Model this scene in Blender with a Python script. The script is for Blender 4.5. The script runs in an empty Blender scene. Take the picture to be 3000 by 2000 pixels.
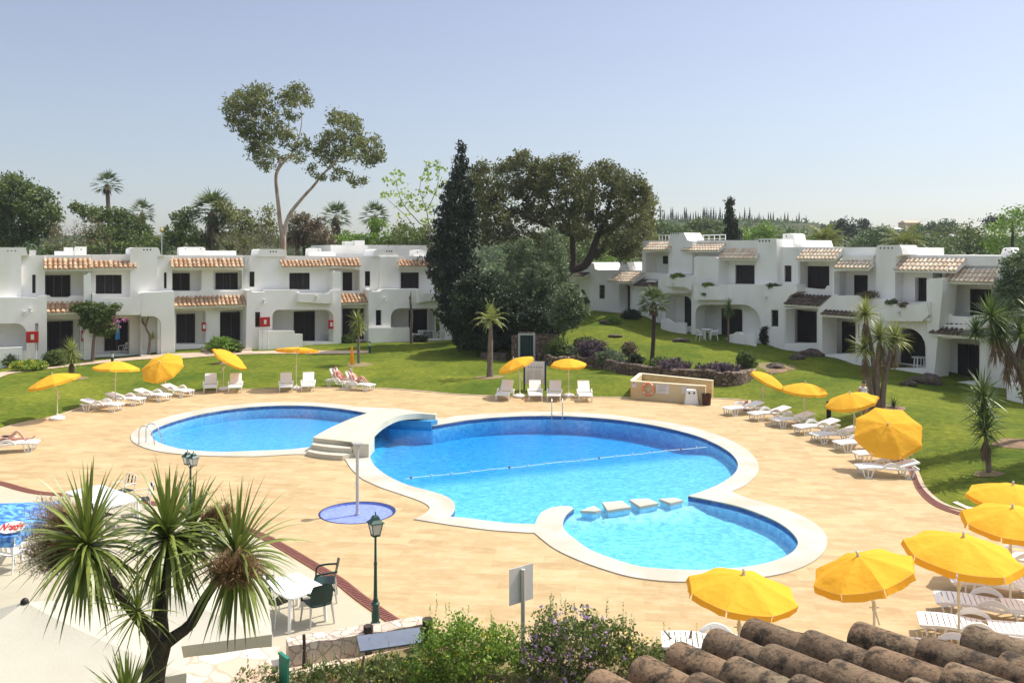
import bpy, bmesh, math, random
import numpy as np
from mathutils import Vector, Matrix, noise as mnoise
from mathutils.geometry import tessellate_polygon, delaunay_2d_cdt
R = math.radians
S = bpy.context.scene
COL = S.collection
# ---------------------------------------------------------------- camera model (photo pixels 3000 x 2000)
F_, H_, HOR, CX = 2550.0, 7.5, 745.0, 1500.0
def G(px, py, z=0.0):
    """point of the photo at height z"""
    d = F_*(H_-z)/(py-HOR)
    return Vector(((px-CX)*d/F_, d, z))
def AT(px, py, d):
    return Vector(((px-CX)*d/F_, d, H_-(py-HOR)*d/F_))
cam = bpy.data.cameras.new('camera'); co = bpy.data.objects.new('camera', cam); COL.objects.link(co)
co.location = (0, 0, H_); co.rotation_euler = (R(90), 0, 0)
cam.sensor_width = 36; cam.lens = F_/3000*36; cam.shift_y = (HOR-1000)/3000
cam.clip_start = .1; cam.clip_end = 6000
S.camera = co
# ---------------------------------------------------------------- light
SUN_AZ = math.atan2(.885, .466); SUN_EL = R(54)      # azimuth from +Y towards +X
W = bpy.data.worlds.new('World'); S.world = W; W.use_nodes = True
nt = W.node_tree; nt.nodes.clear()
sky = nt.nodes.new('ShaderNodeTexSky'); sky.sky_type = 'NISHITA'; sky.sun_disc = False
sky.sun_elevation = SUN_EL; sky.sun_rotation = SUN_AZ; sky.air_density = 1.0; sky.dust_density = 1.1; sky.ozone_density = 2.2; sky.altitude = 50
bg = nt.nodes.new('ShaderNodeBackground'); bg.inputs[1].default_value = .15
wo = nt.nodes.new('ShaderNodeOutputWorld')
hs = nt.nodes.new('ShaderNodeHueSaturation'); hs.inputs['Saturation'].default_value = .58
nt.links.new(sky.outputs[0], hs.inputs['Color']); 
tcw = nt.nodes.new('ShaderNodeTexCoord'); sx = nt.nodes.new('ShaderNodeSeparateXYZ'); nt.links.new(tcw.outputs['Generated'], sx.inputs[0])
rp = nt.nodes.new('ShaderNodeValToRGB'); nt.links.new(sx.outputs[2], rp.inputs[0]); e = rp.color_ramp.elements
e[0].position = 0; e[0].color = (.475,.475,.475,1); e[1].position = .5; e[1].color = (1.2,1.13,1.03,1)
for pp, cc_ in ((.10,(.43,.438,.455,1)),(.30,(.44,.445,.50,1))): q_ = e.new(pp); q_.color = cc_
mw = nt.nodes.new('ShaderNodeMix'); mw.data_type = 'RGBA'; mw.blend_type = 'MULTIPLY'; mw.inputs[0].default_value = 1
nt.links.new(hs.outputs[0], mw.inputs[6]); nt.links.new(rp.outputs[0], mw.inputs[7]); nt.links.new(mw.outputs[2], bg.inputs[0]); nt.links.new(bg.outputs[0], wo.inputs[0])
sl = bpy.data.lights.new('sun', 'SUN'); sl.energy = 2.85; sl.angle = R(.5); sl.color = (1, .955, .88)
so = bpy.data.objects.new('sun', sl); COL.objects.link(so); so.location = (40, 30, 60)
sd = Vector((math.cos(SUN_EL)*math.sin(SUN_AZ), math.cos(SUN_EL)*math.cos(SUN_AZ), math.sin(SUN_EL)))
so.rotation_euler = sd.to_track_quat('Z', 'Y').to_euler()
S.view_settings.view_transform = 'Standard'; S.view_settings.look = 'None'
S.view_settings.exposure = 0.95; S.view_settings.gamma = 1
S.render.engine = 'CYCLES'
S.cycles.max_bounces = 8; S.cycles.diffuse_bounces = 4; S.cycles.transparent_max_bounces = 12
S.cycles.volume_bounces = 0
S.cycles.use_denoising = True

# ---------------------------------------------------------------- materials
MATS = {}
def ND(n, t, **kw):
    x = n.nodes.new(t)
    for k, v in kw.items():
        if k.startswith('i_'): x.inputs[int(k[2:])].default_value = v
        else: setattr(x, k, v)
    return x
def newmat(name):
    m = bpy.data.materials.new(name); m.use_nodes = True
    n = m.node_tree; n.nodes.clear()
    o = n.nodes.new('ShaderNodeOutputMaterial'); b = n.nodes.new('ShaderNodeBsdfPrincipled')
    n.links.new(b.outputs[0], o.inputs[0]); MATS[name] = m
    return m, n, b, o
def L4(c): return (c[0], c[1], c[2], 1)
def pm(name, c1, c2=None, scale=3, rough=.7, bump=0, bscale=None, spec=.3, metal=0, stretch=(1,1,1), c3=None, s3=.4):
    """two noise-mixed colours, optional large scale third, optional bump"""
    m, n, b, o = newmat(name)
    b.inputs['Roughness'].default_value = rough; b.inputs['Metallic'].default_value = metal
    b.inputs['Specular IOR Level'].default_value = spec
    if c2 is None and not bump:
        b.inputs['Base Color'].default_value = L4(c1); return m
    tc = ND(n, 'ShaderNodeTexCoord'); mp = ND(n, 'ShaderNodeMapping'); mp.inputs['Scale'].default_value = stretch
    n.links.new(tc.outputs['Object'], mp.inputs[0])
    c2 = c2 or c1
    t = ND(n, 'ShaderNodeTexNoise'); t.inputs['Scale'].default_value = scale; t.inputs['Detail'].default_value = 5; t.inputs['Roughness'].default_value = .65
    n.links.new(mp.outputs[0], t.inputs[0])
    r = ND(n, 'ShaderNodeValToRGB'); r.color_ramp.elements[0].position = .36; r.color_ramp.elements[1].position = .64
    r.color_ramp.elements[0].color = L4(c1); r.color_ramp.elements[1].color = L4(c2)
    n.links.new(t.outputs[0], r.inputs[0]); out = r.outputs[0]
    if c3:
        t3 = ND(n, 'ShaderNodeTexNoise'); t3.inputs['Scale'].default_value = s3; t3.inputs['Detail'].default_value = 3
        n.links.new(mp.outputs[0], t3.inputs[0])
        r3 = ND(n, 'ShaderNodeValToRGB'); r3.color_ramp.elements[0].position = .45; r3.color_ramp.elements[1].position = .62
        n.links.new(t3.outputs[0], r3.inputs[0])
        mx = ND(n, 'ShaderNodeMix', data_type='RGBA'); n.links.new(r3.outputs[0], mx.inputs[0]); n.links.new(out, mx.inputs[6]); mx.inputs[7].default_value = L4(c3)
        out = mx.outputs[2]
    n.links.new(out, b.inputs['Base Color'])
    if bump:
        tb = ND(n, 'ShaderNodeTexNoise'); tb.inputs['Scale'].default_value = bscale or scale*4; tb.inputs['Detail'].default_value = 4
        n.links.new(mp.outputs[0], tb.inputs[0])
        bp = ND(n, 'ShaderNodeBump'); bp.inputs['Strength'].default_value = bump; bp.inputs['Distance'].default_value = .03
        n.links.new(tb.outputs[0], bp.inputs['Height']); n.links.new(bp.outputs[0], b.inputs['Normal'])
    return m
def leafmat(name, c1, c2, c3=None, trans=.25, rough=.55):
    """foliage: colour varies from leaf to leaf and by clump"""
    m, n, b, o = newmat(name)
    g = ND(n, 'ShaderNodeNewGeometry'); tc = ND(n, 'ShaderNodeTexCoord')
    t = ND(n, 'ShaderNodeTexNoise'); t.inputs['Scale'].default_value = .45; t.inputs['Detail'].default_value = 2
    n.links.new(tc.outputs['Object'], t.inputs[0])
    a = ND(n, 'ShaderNodeMath', operation='MULTIPLY_ADD'); n.links.new(g.outputs['Random Per Island'], a.inputs[0]); a.inputs[1].default_value = .55
    s2 = ND(n, 'ShaderNodeMath', operation='MULTIPLY_ADD'); n.links.new(t.outputs[0], s2.inputs[0]); s2.inputs[1].default_value = 1.1; s2.inputs[2].default_value = -.32
    n.links.new(s2.outputs[0], a.inputs[2])
    r = ND(n, 'ShaderNodeValToRGB'); r.color_ramp.elements[0].position = .1; r.color_ramp.elements[1].position = .85
    r.color_ramp.elements[0].color = L4(c1); r.color_ramp.elements[1].color = L4(c2)
    if c3:
        e = r.color_ramp.elements.new(.97); e.color = L4(c3)
    n.links.new(a.outputs[0], r.inputs[0]); n.links.new(r.outputs[0], b.inputs['Base Color'])
    b.inputs['Roughness'].default_value = rough; b.inputs['Specular IOR Level'].default_value = .35
    tr = ND(n, 'ShaderNodeBsdfTranslucent'); n.links.new(r.outputs[0], tr.inputs[0])
    mx = ND(n, 'ShaderNodeMixShader'); mx.inputs[0].default_value = trans
    n.links.new(b.outputs[0], mx.inputs[1]); n.links.new(tr.outputs[0], mx.inputs[2]); n.links.new(mx.outputs[0], o.inputs[0])
    return m
def tilemat(name, cols, moss=None, ms=9):
    m, n, b, o = newmat(name)
    g = ND(n, 'ShaderNodeNewGeometry'); r = ND(n, 'ShaderNodeValToRGB'); r.color_ramp.interpolation = 'LINEAR'
    r.color_ramp.elements[0].color = L4(cols[0]); r.color_ramp.elements[1].color = L4(cols[-1])
    for i, c in enumerate(cols[1:-1]):
        e = r.color_ramp.elements.new((i+1)/(len(cols)-1)); e.color = L4(c)
    n.links.new(g.outputs['Random Per Island'], r.inputs[0]); out = r.outputs[0]
    tc = ND(n, 'ShaderNodeTexCoord')
    if moss:
        for (c, sc, lo, hi, fac) in moss:
            t = ND(n, 'ShaderNodeTexNoise'); t.inputs['Scale'].default_value = sc; t.inputs['Detail'].default_value = 8; t.inputs['Roughness'].default_value = .72
            n.links.new(tc.outputs['Object'], t.inputs[0])
            rr = ND(n, 'ShaderNodeMapRange'); rr.inputs[1].default_value = lo; rr.inputs[2].default_value = hi; rr.inputs[4].default_value = fac
            n.links.new(t.outputs[0], rr.inputs[0])
            mx = ND(n, 'ShaderNodeMix', data_type='RGBA'); n.links.new(rr.outputs[0], mx.inputs[0]); n.links.new(out, mx.inputs[6]); mx.inputs[7].default_value = L4(c); out = mx.outputs[2]
    n.links.new(out, b.inputs['Base Color']); b.inputs['Roughness'].default_value = .9; b.inputs['Specular IOR Level'].default_value = .15
    t = ND(n, 'ShaderNodeTexNoise'); t.inputs['Scale'].default_value = ms*4; t.inputs['Detail'].default_value = 6; n.links.new(tc.outputs['Object'], t.inputs[0])
    bp = ND(n, 'ShaderNodeBump'); bp.inputs['Strength'].default_value = .5; bp.inputs['Distance'].default_value = .012
    n.links.new(t.outputs[0], bp.inputs['Height']); n.links.new(bp.outputs[0], b.inputs['Normal'])
    return m
def slabmat(name, cols, bw, bh, rot=0, joint=(.5,.4,.3), jm=.02, streak=True, warp=0):
    """stone slabs laid in courses, each with its own tint, plus veins"""
    m, n, b, o = newmat(name)
    tc = ND(n, 'ShaderNodeTexCoord'); mp = ND(n, 'ShaderNodeMapping'); mp.inputs['Rotation'].default_value = (0, 0, rot)
    n.links.new(tc.outputs['Object'], mp.inputs[0])
    def brick(c1, c2, off):
        k = ND(n, 'ShaderNodeTexBrick'); k.offset = .37; k.inputs['Scale'].default_value = 1
        k.inputs['Color1'].default_value = L4(c1); k.inputs['Color2'].default_value = L4(c2); k.inputs['Mortar'].default_value = L4(joint)
        k.inputs['Mortar Size'].default_value = jm*bh; k.inputs['Mortar Smooth'].default_value = .6
        k.inputs['Brick Width'].default_value = bw; k.inputs['Row Height'].default_value = bh; k.inputs['Bias'].default_value = off
        n.links.new(mp.outputs[0], k.inputs[0]); return k
    k1 = brick(cols[0], cols[1], 0)
    big = ND(n, 'ShaderNodeTexNoise'); big.inputs['Scale'].default_value = .28; big.inputs['Detail'].default_value = 4; n.links.new(mp.outputs[0], big.inputs[0])
    st = ND(n, 'ShaderNodeMapping'); st.inputs['Scale'].default_value = (1.5, 3.4, 1); n.links.new(mp.outputs[0], st.inputs[0])
    ve = ND(n, 'ShaderNodeTexNoise'); ve.inputs['Scale'].default_value = .9; ve.inputs['Detail'].default_value = 5; ve.inputs['Roughness'].default_value = .7; n.links.new(st.outputs[0], ve.inputs[0])
    r1 = ND(n, 'ShaderNodeMapRange'); r1.inputs[1].default_value = .42; r1.inputs[2].default_value = .66; n.links.new(big.outputs[0], r1.inputs[0])
    r2 = ND(n, 'ShaderNodeMapRange'); r2.inputs[1].default_value = .45; r2.inputs[2].default_value = .72; r2.inputs[4].default_value = .75; n.links.new(ve.outputs[0], r2.inputs[0])
    m1 = ND(n, 'ShaderNodeMix', data_type='RGBA'); n.links.new(r1.outputs[0], m1.inputs[0]); n.links.new(k1.outputs[0], m1.inputs[6])
    sm = ND(n, 'ShaderNodeMath', operation='MULTIPLY'); n.links.new(r1.outputs[0], sm.inputs[0]); sm.inputs[1].default_value = .6; n.links.new(sm.outputs[0], m1.inputs[0])
    m1.inputs[7].default_value = L4(cols[2])
    m2 = ND(n, 'ShaderNodeMix', data_type='RGBA'); n.links.new(r2.outputs[0], m2.inputs[0]); n.links.new(m1.outputs[2], m2.inputs[6]); m2.inputs[7].default_value = L4(cols[3])
    n.links.new(m2.outputs[2], b.inputs['Base Color'])
    b.inputs['Roughness'].default_value = .75; b.inputs['Specular IOR Level'].default_value = .25
    bp = ND(n, 'ShaderNodeBump'); bp.inputs['Strength'].default_value = .25; bp.inputs['Distance'].default_value = .01
    n.links.new(ve.outputs[0], bp.inputs['Height']); n.links.new(bp.outputs[0], b.inputs['Normal'])
    return m
def cellmat(name, cols, scale, joint, jw=.06, rough=.85, bump=.5, stretch=(1,1,1)):
    """irregular stones (crazy paving, rubble walls)"""
    m, n, b, o = newmat(name)
    tc = ND(n, 'ShaderNodeTexCoord'); mp = ND(n, 'ShaderNodeMapping'); mp.inputs['Scale'].default_value = stretch; n.links.new(tc.outputs['Object'], mp.inputs[0])
    nz = ND(n, 'ShaderNodeTexNoise'); nz.inputs['Scale'].default_value = scale*1.5; n.links.new(mp.outputs[0], nz.inputs[0])
    av = ND(n, 'ShaderNodeVectorMath', operation='MULTIPLY_ADD'); n.links.new(nz.outputs['Color'], av.inputs[0]); av.inputs[1].default_value = (.18/scale*2,)*3; n.links.new(mp.outputs[0], av.inputs[2])
    v1 = ND(n, 'ShaderNodeTexVoronoi'); v1.inputs['Scale'].default_value = scale; n.links.new(av.outputs[0], v1.inputs[0])
    v2 = ND(n, 'ShaderNodeTexVoronoi', feature='DISTANCE_TO_EDGE'); v2.inputs['Scale'].default_value = scale; n.links.new(av.outputs[0], v2.inputs[0])
    sp = ND(n, 'ShaderNodeSeparateColor'); n.links.new(v1.outputs['Color'], sp.inputs[0])
    r = ND(n, 'ShaderNodeValToRGB'); r.color_ramp.elements[0].color = L4(cols[0]); r.color_ramp.elements[1].color = L4(cols[-1])
    for i, c in enumerate(cols[1:-1]):
        e = r.color_ramp.elements.new((i+1)/(len(cols)-1)); e.color = L4(c)
    n.links.new(sp.outputs[0], r.inputs[0])
    mr = ND(n, 'ShaderNodeMapRange'); mr.inputs[1].default_value = jw*.5; mr.inputs[2].default_value = jw; n.links.new(v2.outputs[0], mr.inputs[0])
    mx = ND(n, 'ShaderNodeMix', data_type='RGBA'); n.links.new(mr.outputs[0], mx.inputs[0]); mx.inputs[6].default_value = L4(joint); n.links.new(r.outputs[0], mx.inputs[7])
    n.links.new(mx.outputs[2], b.inputs['Base Color']); b.inputs['Roughness'].default_value = rough
    bp = ND(n, 'ShaderNodeBump'); bp.inputs['Strength'].default_value = bump; bp.inputs['Distance'].default_value = .04
    n.links.new(mr.outputs[0], bp.inputs['Height']); n.links.new(bp.outputs[0], b.inputs['Normal'])
    return m

pm('plaster', (.82,.80,.76), (.86,.84,.80), 1.2, .85, .25, 30, c3=(.77,.745,.69), s3=.6, stretch=(1,1,.45))
pm('plaster_cap', (.80,.80,.78), (.74,.73,.70), 4, .85, .2, 30)
pm('dark_wood', (.016,.012,.011), (.026,.02,.018), 6, .5, .2, 20, stretch=(1,1,.1))
pm('dark_frame', (.02,.015,.013), None, rough=.45)
pm('dark_glass', (.012,.012,.014), None, rough=.08, spec=.6)
tilemat('tile_left', [(.44,.245,.13),(.55,.38,.24),(.38,.20,.105),(.58,.44,.29),(.27,.145,.085),(.47,.29,.17)], [((.66,.52,.36), 2.2, .52,.7,.5), ((.16,.09,.06), 5, .58,.75,.7)])
tilemat('tile_pale', [(.62,.47,.33),(.74,.62,.47),(.55,.40,.27),(.78,.68,.53),(.50,.36,.24)], [((.80,.72,.58), 2.2, .5,.7,.6), ((.22,.15,.10), 5, .60,.78,.6)])
tilemat('tile_dark', [(.10,.075,.06),(.15,.115,.09),(.085,.06,.045),(.20,.16,.125)], [((.30,.25,.2), 3, .58,.75,.5)])
tilemat('tile_old', [(.19,.125,.075),(.24,.155,.092),(.15,.10,.063),(.24,.165,.10)], [((.27,.21,.135), 5, .50,.70,.55), ((.030,.024,.018), 9, .48,.60,.9), ((.17,.17,.10), 4, .56,.70,.5), ((.035,.026,.018), 42, .52,.64,.75), ((.42,.38,.30), 60, .62,.70,.5)], 12)
pm('tile_mouth', (.74,.70,.62), (.6,.55,.47), 8, .9)
slabmat('deck', [(.475,.355,.185),(.38,.258,.122),(.40,.268,.13),(.53,.43,.255)], .9, .45, .12, (.45,.32,.17), .02)
slabmat('terrace', [(.44,.39,.285),(.46,.41,.30),(.41,.36,.26),(.48,.43,.32)], 1.2, .8, -.5, (.45,.42,.36), .012)
pm('coping', (.47,.43,.36), (.53,.49,.42), 1.2, .8, .15, 14, c3=(.44,.39,.31), s3=.7)
pm('bridge_stone', (.50,.455,.35), (.54,.50,.40), 1.5, .8, .1, 20, c3=(.60,.53,.39), s3=.8)
cellmat('crazy', [(.60,.45,.32),(.68,.56,.42),(.55,.38,.27),(.70,.62,.50)], 1.7, (.46,.36,.26), .035, bump=.25)
cellmat('rubble', [(.13,.08,.05),(.20,.135,.09),(.10,.065,.04),(.18,.125,.09),(.27,.19,.13)], 3.2, (.05,.035,.025), .09, bump=1)
cellmat('pale_rubble', [(.52,.42,.33),(.62,.52,.42),(.45,.35,.27),(.66,.58,.48)], 4.5, (.35,.28,.22), .06, bump=.6)
cellmat('pale_paving', [(.52,.42,.35),(.60,.50,.42),(.47,.37,.31)], 1.6, (.38,.31,.26), .05, bump=.25)
pm('ochre', (.56,.36,.15), (.66,.47,.24), 1.6, .85, .15, 18, c3=(.62,.50,.30), s3=.7)
pm('ochre_cap', (.74,.66,.48), (.70,.60,.40), 3, .85)
pm('white_resin', (.80,.79,.76), None, rough=.4, spec=.4)
pm('grey_resin', (.52,.51,.48), (.58,.57,.54), 2, rough=.55)
pm('white_metal', (.72,.71,.68), None, rough=.4)
pm('green_resin', (.008,.03,.024), (.012,.04,.032), 5, rough=.4)
pm('black_slat', (.012,.014,.018), None, rough=.35)
pm('steel', (.62,.62,.62), None, rough=.28, metal=1)
pm('alu', (.55,.54,.52), None, rough=.45, metal=.6)
pm('green_metal', (.012,.055,.042), (.02,.07,.055), 12, rough=.4)
pm('lamp_glass', (.55,.55,.50), None, rough=.2, spec=.5)
pm('red_paint', (.48,.025,.02), (.40,.02,.016), 4, rough=.45)
pm('pole_paint', (.62,.58,.42), (.70,.66,.52), 8, rough=.5)
pm('terracotta', (.20,.055,.03), (.26,.085,.05), 40, .8, .6, 60)
pm('grate', (.16,.055,.04), (.22,.085,.065), 20, .8)
pm('grate_gap', (.02,.01,.008), None, rough=.9)
pm('soil', (.16,.10,.055), (.26,.17,.10), 2.5, .95, .6, 12, c3=(.22,.18,.08), s3=.6)
pm('path', (.46,.33,.23), (.54,.42,.31), 2, .9, .3, 14)
pm('bark', (.13,.095,.07), (.24,.18,.14), 5, .9, .8, 9, stretch=(3,3,.6))
pm('bark_dark', (.035,.027,.02), (.08,.06,.045), 7, .95, .9, 14, stretch=(2,2,1.2))
pm('bark_euc', (.40,.29,.21), (.50,.40,.32), 1.2, .8, .3, 4, c3=(.28,.19,.13), s3=.9, stretch=(2,2,.5))
pm('dead', (.10,.08,.065), (.16,.13,.11), 5, .9)
pm('rock', (.045,.036,.028), (.13,.10,.075), 3, .95, .9, 8)
pm('brown_plastic', (.05,.018,.012), None, rough=.45)
pm('navy', (.012,.02,.10), None, rough=.4)
pm('sign_white', (.60,.585,.56), (.66,.65,.63), 3, rough=.5)
pm('ink', (.22,.22,.28), None, rough=.6)
pm('blue_ink', (.10,.12,.30), None, rough=.6)
pm('blue_render', (.04,.22,.42), (.06,.28,.50), 2, .6)
pm('cream_canvas', (.43,.40,.315), (.46,.43,.345), 1.5, .85, .1, 30)
pm('ring_orange', (.80,.24,.10), (.72,.30,.17), 3, rough=.5)
pm('skin', (.52,.27,.19), (.58,.32,.23), 8, rough=.5)
pm('hair_dark', (.03,.02,.015), None, rough=.6)
pm('hair_grey', (.38,.35,.32), None, rough=.6)
pm('cloth_white', (.74,.74,.76), None, rough=.8)
pm('cloth_red', (.42,.02,.025), None, rough=.8)
pm('cloth_black', (.015,.015,.02), None, rough=.8)
pm('cloth_pink', (.62,.20,.22), None, rough=.8)
pm('cloth_blue', (.05,.22,.62), (.09,.35,.75), 3, rough=.8)
pm('slate_board', (.12,.14,.19), (.15,.17,.22), 2, rough=.7)
pm('green_board', (.01,.16,.11), (.02,.20,.14), 6, rough=.6)
pm('green_door', (.008,.026,.026), (.012,.034,.032), 3, rough=.5)
pm('grey_frame', (.42,.42,.40), None, rough=.7)
pm('door_stone', (.2,.12,.08), (.14,.09,.06), 4, .95, .9, 7)
pm('globe', (.72,.55,.22), None, rough=.3)

# water and pool finishes
m, n, b, o = newmat('water'); n.nodes.remove(b)
tr = ND(n, 'ShaderNodeBsdfTransparent'); gl = ND(n, 'ShaderNodeBsdfGlossy'); gl.inputs['Roughness'].default_value = .03
fr = ND(n, 'ShaderNodeFresnel'); fr.inputs[0].default_value = 1.33
tc = ND(n, 'ShaderNodeTexCoord'); t1 = ND(n, 'ShaderNodeTexNoise'); t1.inputs['Scale'].default_value = 6.5; t1.inputs['Detail'].default_value = 4; t1.inputs['Distortion'].default_value = .6
n.links.new(tc.outputs['Object'], t1.inputs[0])
bp = ND(n, 'ShaderNodeBump'); bp.inputs['Strength'].default_value = .8; bp.inputs['Distance'].default_value = .035
n.links.new(t1.outputs[0], bp.inputs['Height'])
for x in (gl, fr): n.links.new(bp.outputs[0], x.inputs['Normal'])
mx = ND(n, 'ShaderNodeMixShader'); n.links.new(fr.outputs[0], mx.inputs[0]); n.links.new(tr.outputs[0], mx.inputs[1]); n.links.new(gl.outputs[0], mx.inputs[2]); n.links.new(mx.outputs[0], o.inputs[0])
ab = ND(n, 'ShaderNodeVolumeAbsorption'); ab.inputs[0].default_value = (.24,.80,.955,1); ab.inputs[1].default_value = 1.0
n.links.new(ab.outputs[0], o.inputs['Volume'])
def poolmat(name, c1, c2, g):
    m, n, b, o = newmat(name)
    tc = ND(n, 'ShaderNodeTexCoord'); v = ND(n, 'ShaderNodeTexVoronoi'); v.inputs['Scale'].default_value = g; v.inputs['Randomness'].default_value = .85
    n.links.new(tc.outputs['Object'], v.inputs[0]); sp = ND(n, 'ShaderNodeSeparateColor'); n.links.new(v.outputs['Color'], sp.inputs[0])
    mx = ND(n, 'ShaderNodeMix', data_type='RGBA'); n.links.new(sp.outputs[0], mx.inputs[0]); mx.inputs[6].default_value = L4(c1); mx.inputs[7].default_value = L4(c2)
    n.links.new(mx.outputs[2], b.inputs['Base Color']); b.inputs['Roughness'].default_value = .5
poolmat('pool_tile', (.30,.62,.80), (.60,.86,.93), 7.5)
poolmat('waterline_tile', (.01,.06,.22), (.03,.14,.40), 9)
poolmat('splash_tile', (.17,.22,.54), (.24,.30,.62), 12)
# yellow cloth that lets light through
def cloth(name, c, tr_):
    m, n, b, o = newmat(name); b.inputs['Base Color'].default_value = L4(c); b.inputs['Roughness'].default_value = .8; b.inputs['Specular IOR Level'].default_value = .1
    t = ND(n, 'ShaderNodeBsdfTranslucent'); t.inputs[0].default_value = L4((c[0], c[1]*.85, c[2]*.7))
    mx = ND(n, 'ShaderNodeMixShader'); mx.inputs[0].default_value = tr_
    n.links.new(b.outputs[0], mx.inputs[1]); n.links.new(t.outputs[0], mx.inputs[2]); n.links.new(mx.outputs[0], o.inputs[0])
    tc = ND(n, 'ShaderNodeTexCoord'); nz = ND(n, 'ShaderNodeTexNoise'); nz.inputs['Scale'].default_value = 2.5; nz.inputs['Detail'].default_value = 3; n.links.new(tc.outputs['Object'], nz.inputs[0])
    bp = ND(n, 'ShaderNodeBump'); bp.inputs['Strength'].default_value = 1; bp.inputs['Distance'].default_value = .055; n.links.new(nz.outputs[0], bp.inputs['Height']); n.links.new(bp.outputs[0], b.inputs['Normal'])
cloth('yellow_cloth', (.92,.50,.045), .33)
m, n, b, o = newmat('blue_print')
tc = ND(n, 'ShaderNodeTexCoord'); t = ND(n, 'ShaderNodeTexNoise'); t.inputs['Scale'].default_value = 9; t.inputs['Detail'].default_value = 4; n.links.new(tc.outputs['Object'], t.inputs[0])
r = ND(n, 'ShaderNodeValToRGB'); r.color_ramp.elements[0].position = .42; r.color_ramp.elements[1].position = .62
r.color_ramp.elements[0].color = (.02,.11,.42,1); r.color_ramp.elements[1].color = (.14,.42,.78,1); n.links.new(t.outputs[0], r.inputs[0]); n.links.new(r.outputs[0], b.inputs['Base Color'])

# lawn: mown grass with lighter and drier patches
m, n, b, o = newmat('lawn')
tc = ND(n, 'ShaderNodeTexCoord')
def nz_(sc, det=4, st=None):
    t = ND(n, 'ShaderNodeTexNoise'); t.inputs['Scale'].default_value = sc; t.inputs['Detail'].default_value = det; t.inputs['Roughness'].default_value = .7
    if st:
        mp = ND(n, 'ShaderNodeMapping'); mp.inputs['Scale'].default_value = st; n.links.new(tc.outputs['Object'], mp.inputs[0]); n.links.new(mp.outputs[0], t.inputs[0])
    else: n.links.new(tc.outputs['Object'], t.inputs[0])
    return t
ta = nz_(.18); tb = nz_(3.5, 6); t3 = nz_(.9, 3)
r = ND(n, 'ShaderNodeValToRGB'); r.color_ramp.elements[0].position = .35; r.color_ramp.elements[1].position = .68
r.color_ramp.elements[0].color = (.075,.115,.012,1); r.color_ramp.elements[1].color = (.185,.20,.024,1); n.links.new(ta.outputs[0], r.inputs[0])
r2 = ND(n, 'ShaderNodeValToRGB'); r2.color_ramp.elements[0].position = .3; r2.color_ramp.elements[1].position = .7
r2.color_ramp.elements[0].color = (.50,.60,.5,1); r2.color_ramp.elements[1].color = (1.32,1.25,1.1,1); n.links.new(tb.outputs[0], r2.inputs[0])
mx = ND(n, 'ShaderNodeMix', data_type='RGBA', blend_type='MULTIPLY'); mx.inputs[0].default_value = 1; n.links.new(r.outputs[0], mx.inputs[6]); n.links.new(r2.outputs[0], mx.inputs[7])
r3 = ND(n, 'ShaderNodeMapRange'); r3.inputs[1].default_value = .60; r3.inputs[2].default_value = .8; r3.inputs[4].default_value = .6; n.links.new(t3.outputs[0], r3.inputs[0])
m3 = ND(n, 'ShaderNodeMix', data_type='RGBA'); n.links.new(r3.outputs[0], m3.inputs[0]); n.links.new(mx.outputs[2], m3.inputs[6]); m3.inputs[7].default_value = (.24,.20,.045,1)
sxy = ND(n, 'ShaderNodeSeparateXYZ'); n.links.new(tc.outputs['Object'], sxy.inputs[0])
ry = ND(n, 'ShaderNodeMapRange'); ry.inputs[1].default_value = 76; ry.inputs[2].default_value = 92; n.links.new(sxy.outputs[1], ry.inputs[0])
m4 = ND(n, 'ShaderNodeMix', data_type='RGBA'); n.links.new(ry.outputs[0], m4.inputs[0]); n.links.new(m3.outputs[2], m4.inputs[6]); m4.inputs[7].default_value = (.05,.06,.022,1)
n.links.new(m4.outputs[2], b.inputs['Base Color']); b.inputs['Roughness'].default_value = .95; b.inputs['Specular IOR Level'].default_value = .1
bp = ND(n, 'ShaderNodeBump'); bp.inputs['Strength'].default_value = .9; bp.inputs['Distance'].default_value = .05
tf = nz_(14, 5); n.links.new(tf.outputs[0], bp.inputs['Height']); n.links.new(bp.outputs[0], b.inputs['Normal'])

leafmat('leaf_oak', (.065,.078,.024), (.19,.195,.066), (.30,.28,.12), .3)
leafmat('leaf_olive', (.070,.105,.045), (.21,.265,.13), (.34,.38,.21), .3)
leafmat('leaf_cypress', (0.011,0.020,0.009), (0.035,0.051,0.020), trans=.08)
leafmat('leaf_euc', (.085,.110,.034), (.25,.26,.080), (.38,.34,.10), .3)
leafmat('leaf_mid', (.050,.088,.022), (.18,.225,.055), (.28,.28,.085), .3)
leafmat('leaf_date', (.09,.12,.03), (.26,.28,.08), (.36,.35,.12), .3)
leafmat('leaf_near', (.05,.085,.02), (.20,.25,.06), (.32,.33,.10), .3)
leafmat('leaf_bright', (0.081,0.162,0.020), (0.270,0.405,0.054), (0.378,0.486,0.095), .35)
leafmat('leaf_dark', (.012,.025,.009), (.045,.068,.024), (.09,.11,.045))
leafmat('leaf_dry', (0.135,0.101,0.061), (0.270,0.216,0.121), (0.189,0.203,0.068))
leafmat('leaf_lime', (0.162,0.257,0.041), (0.405,0.513,0.108), (0.540,0.594,0.189), .4)
leafmat('leaf_palm', (0.047,0.081,0.027), (0.176,0.216,0.081), (0.324,0.311,0.135))
leafmat('leaf_cord', (.07,.11,.022), (.27,.31,.065), (.5,.48,.16), .2, .38)
leafmat('leaf_cord_far', (0.121,0.162,0.041), (0.405,0.419,0.108), (0.608,0.567,0.216), .25, .4)
leafmat('leaf_yucca', (0.047,0.088,0.024), (0.162,0.223,0.054), (0.351,0.365,0.108), .2, .4)
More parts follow.
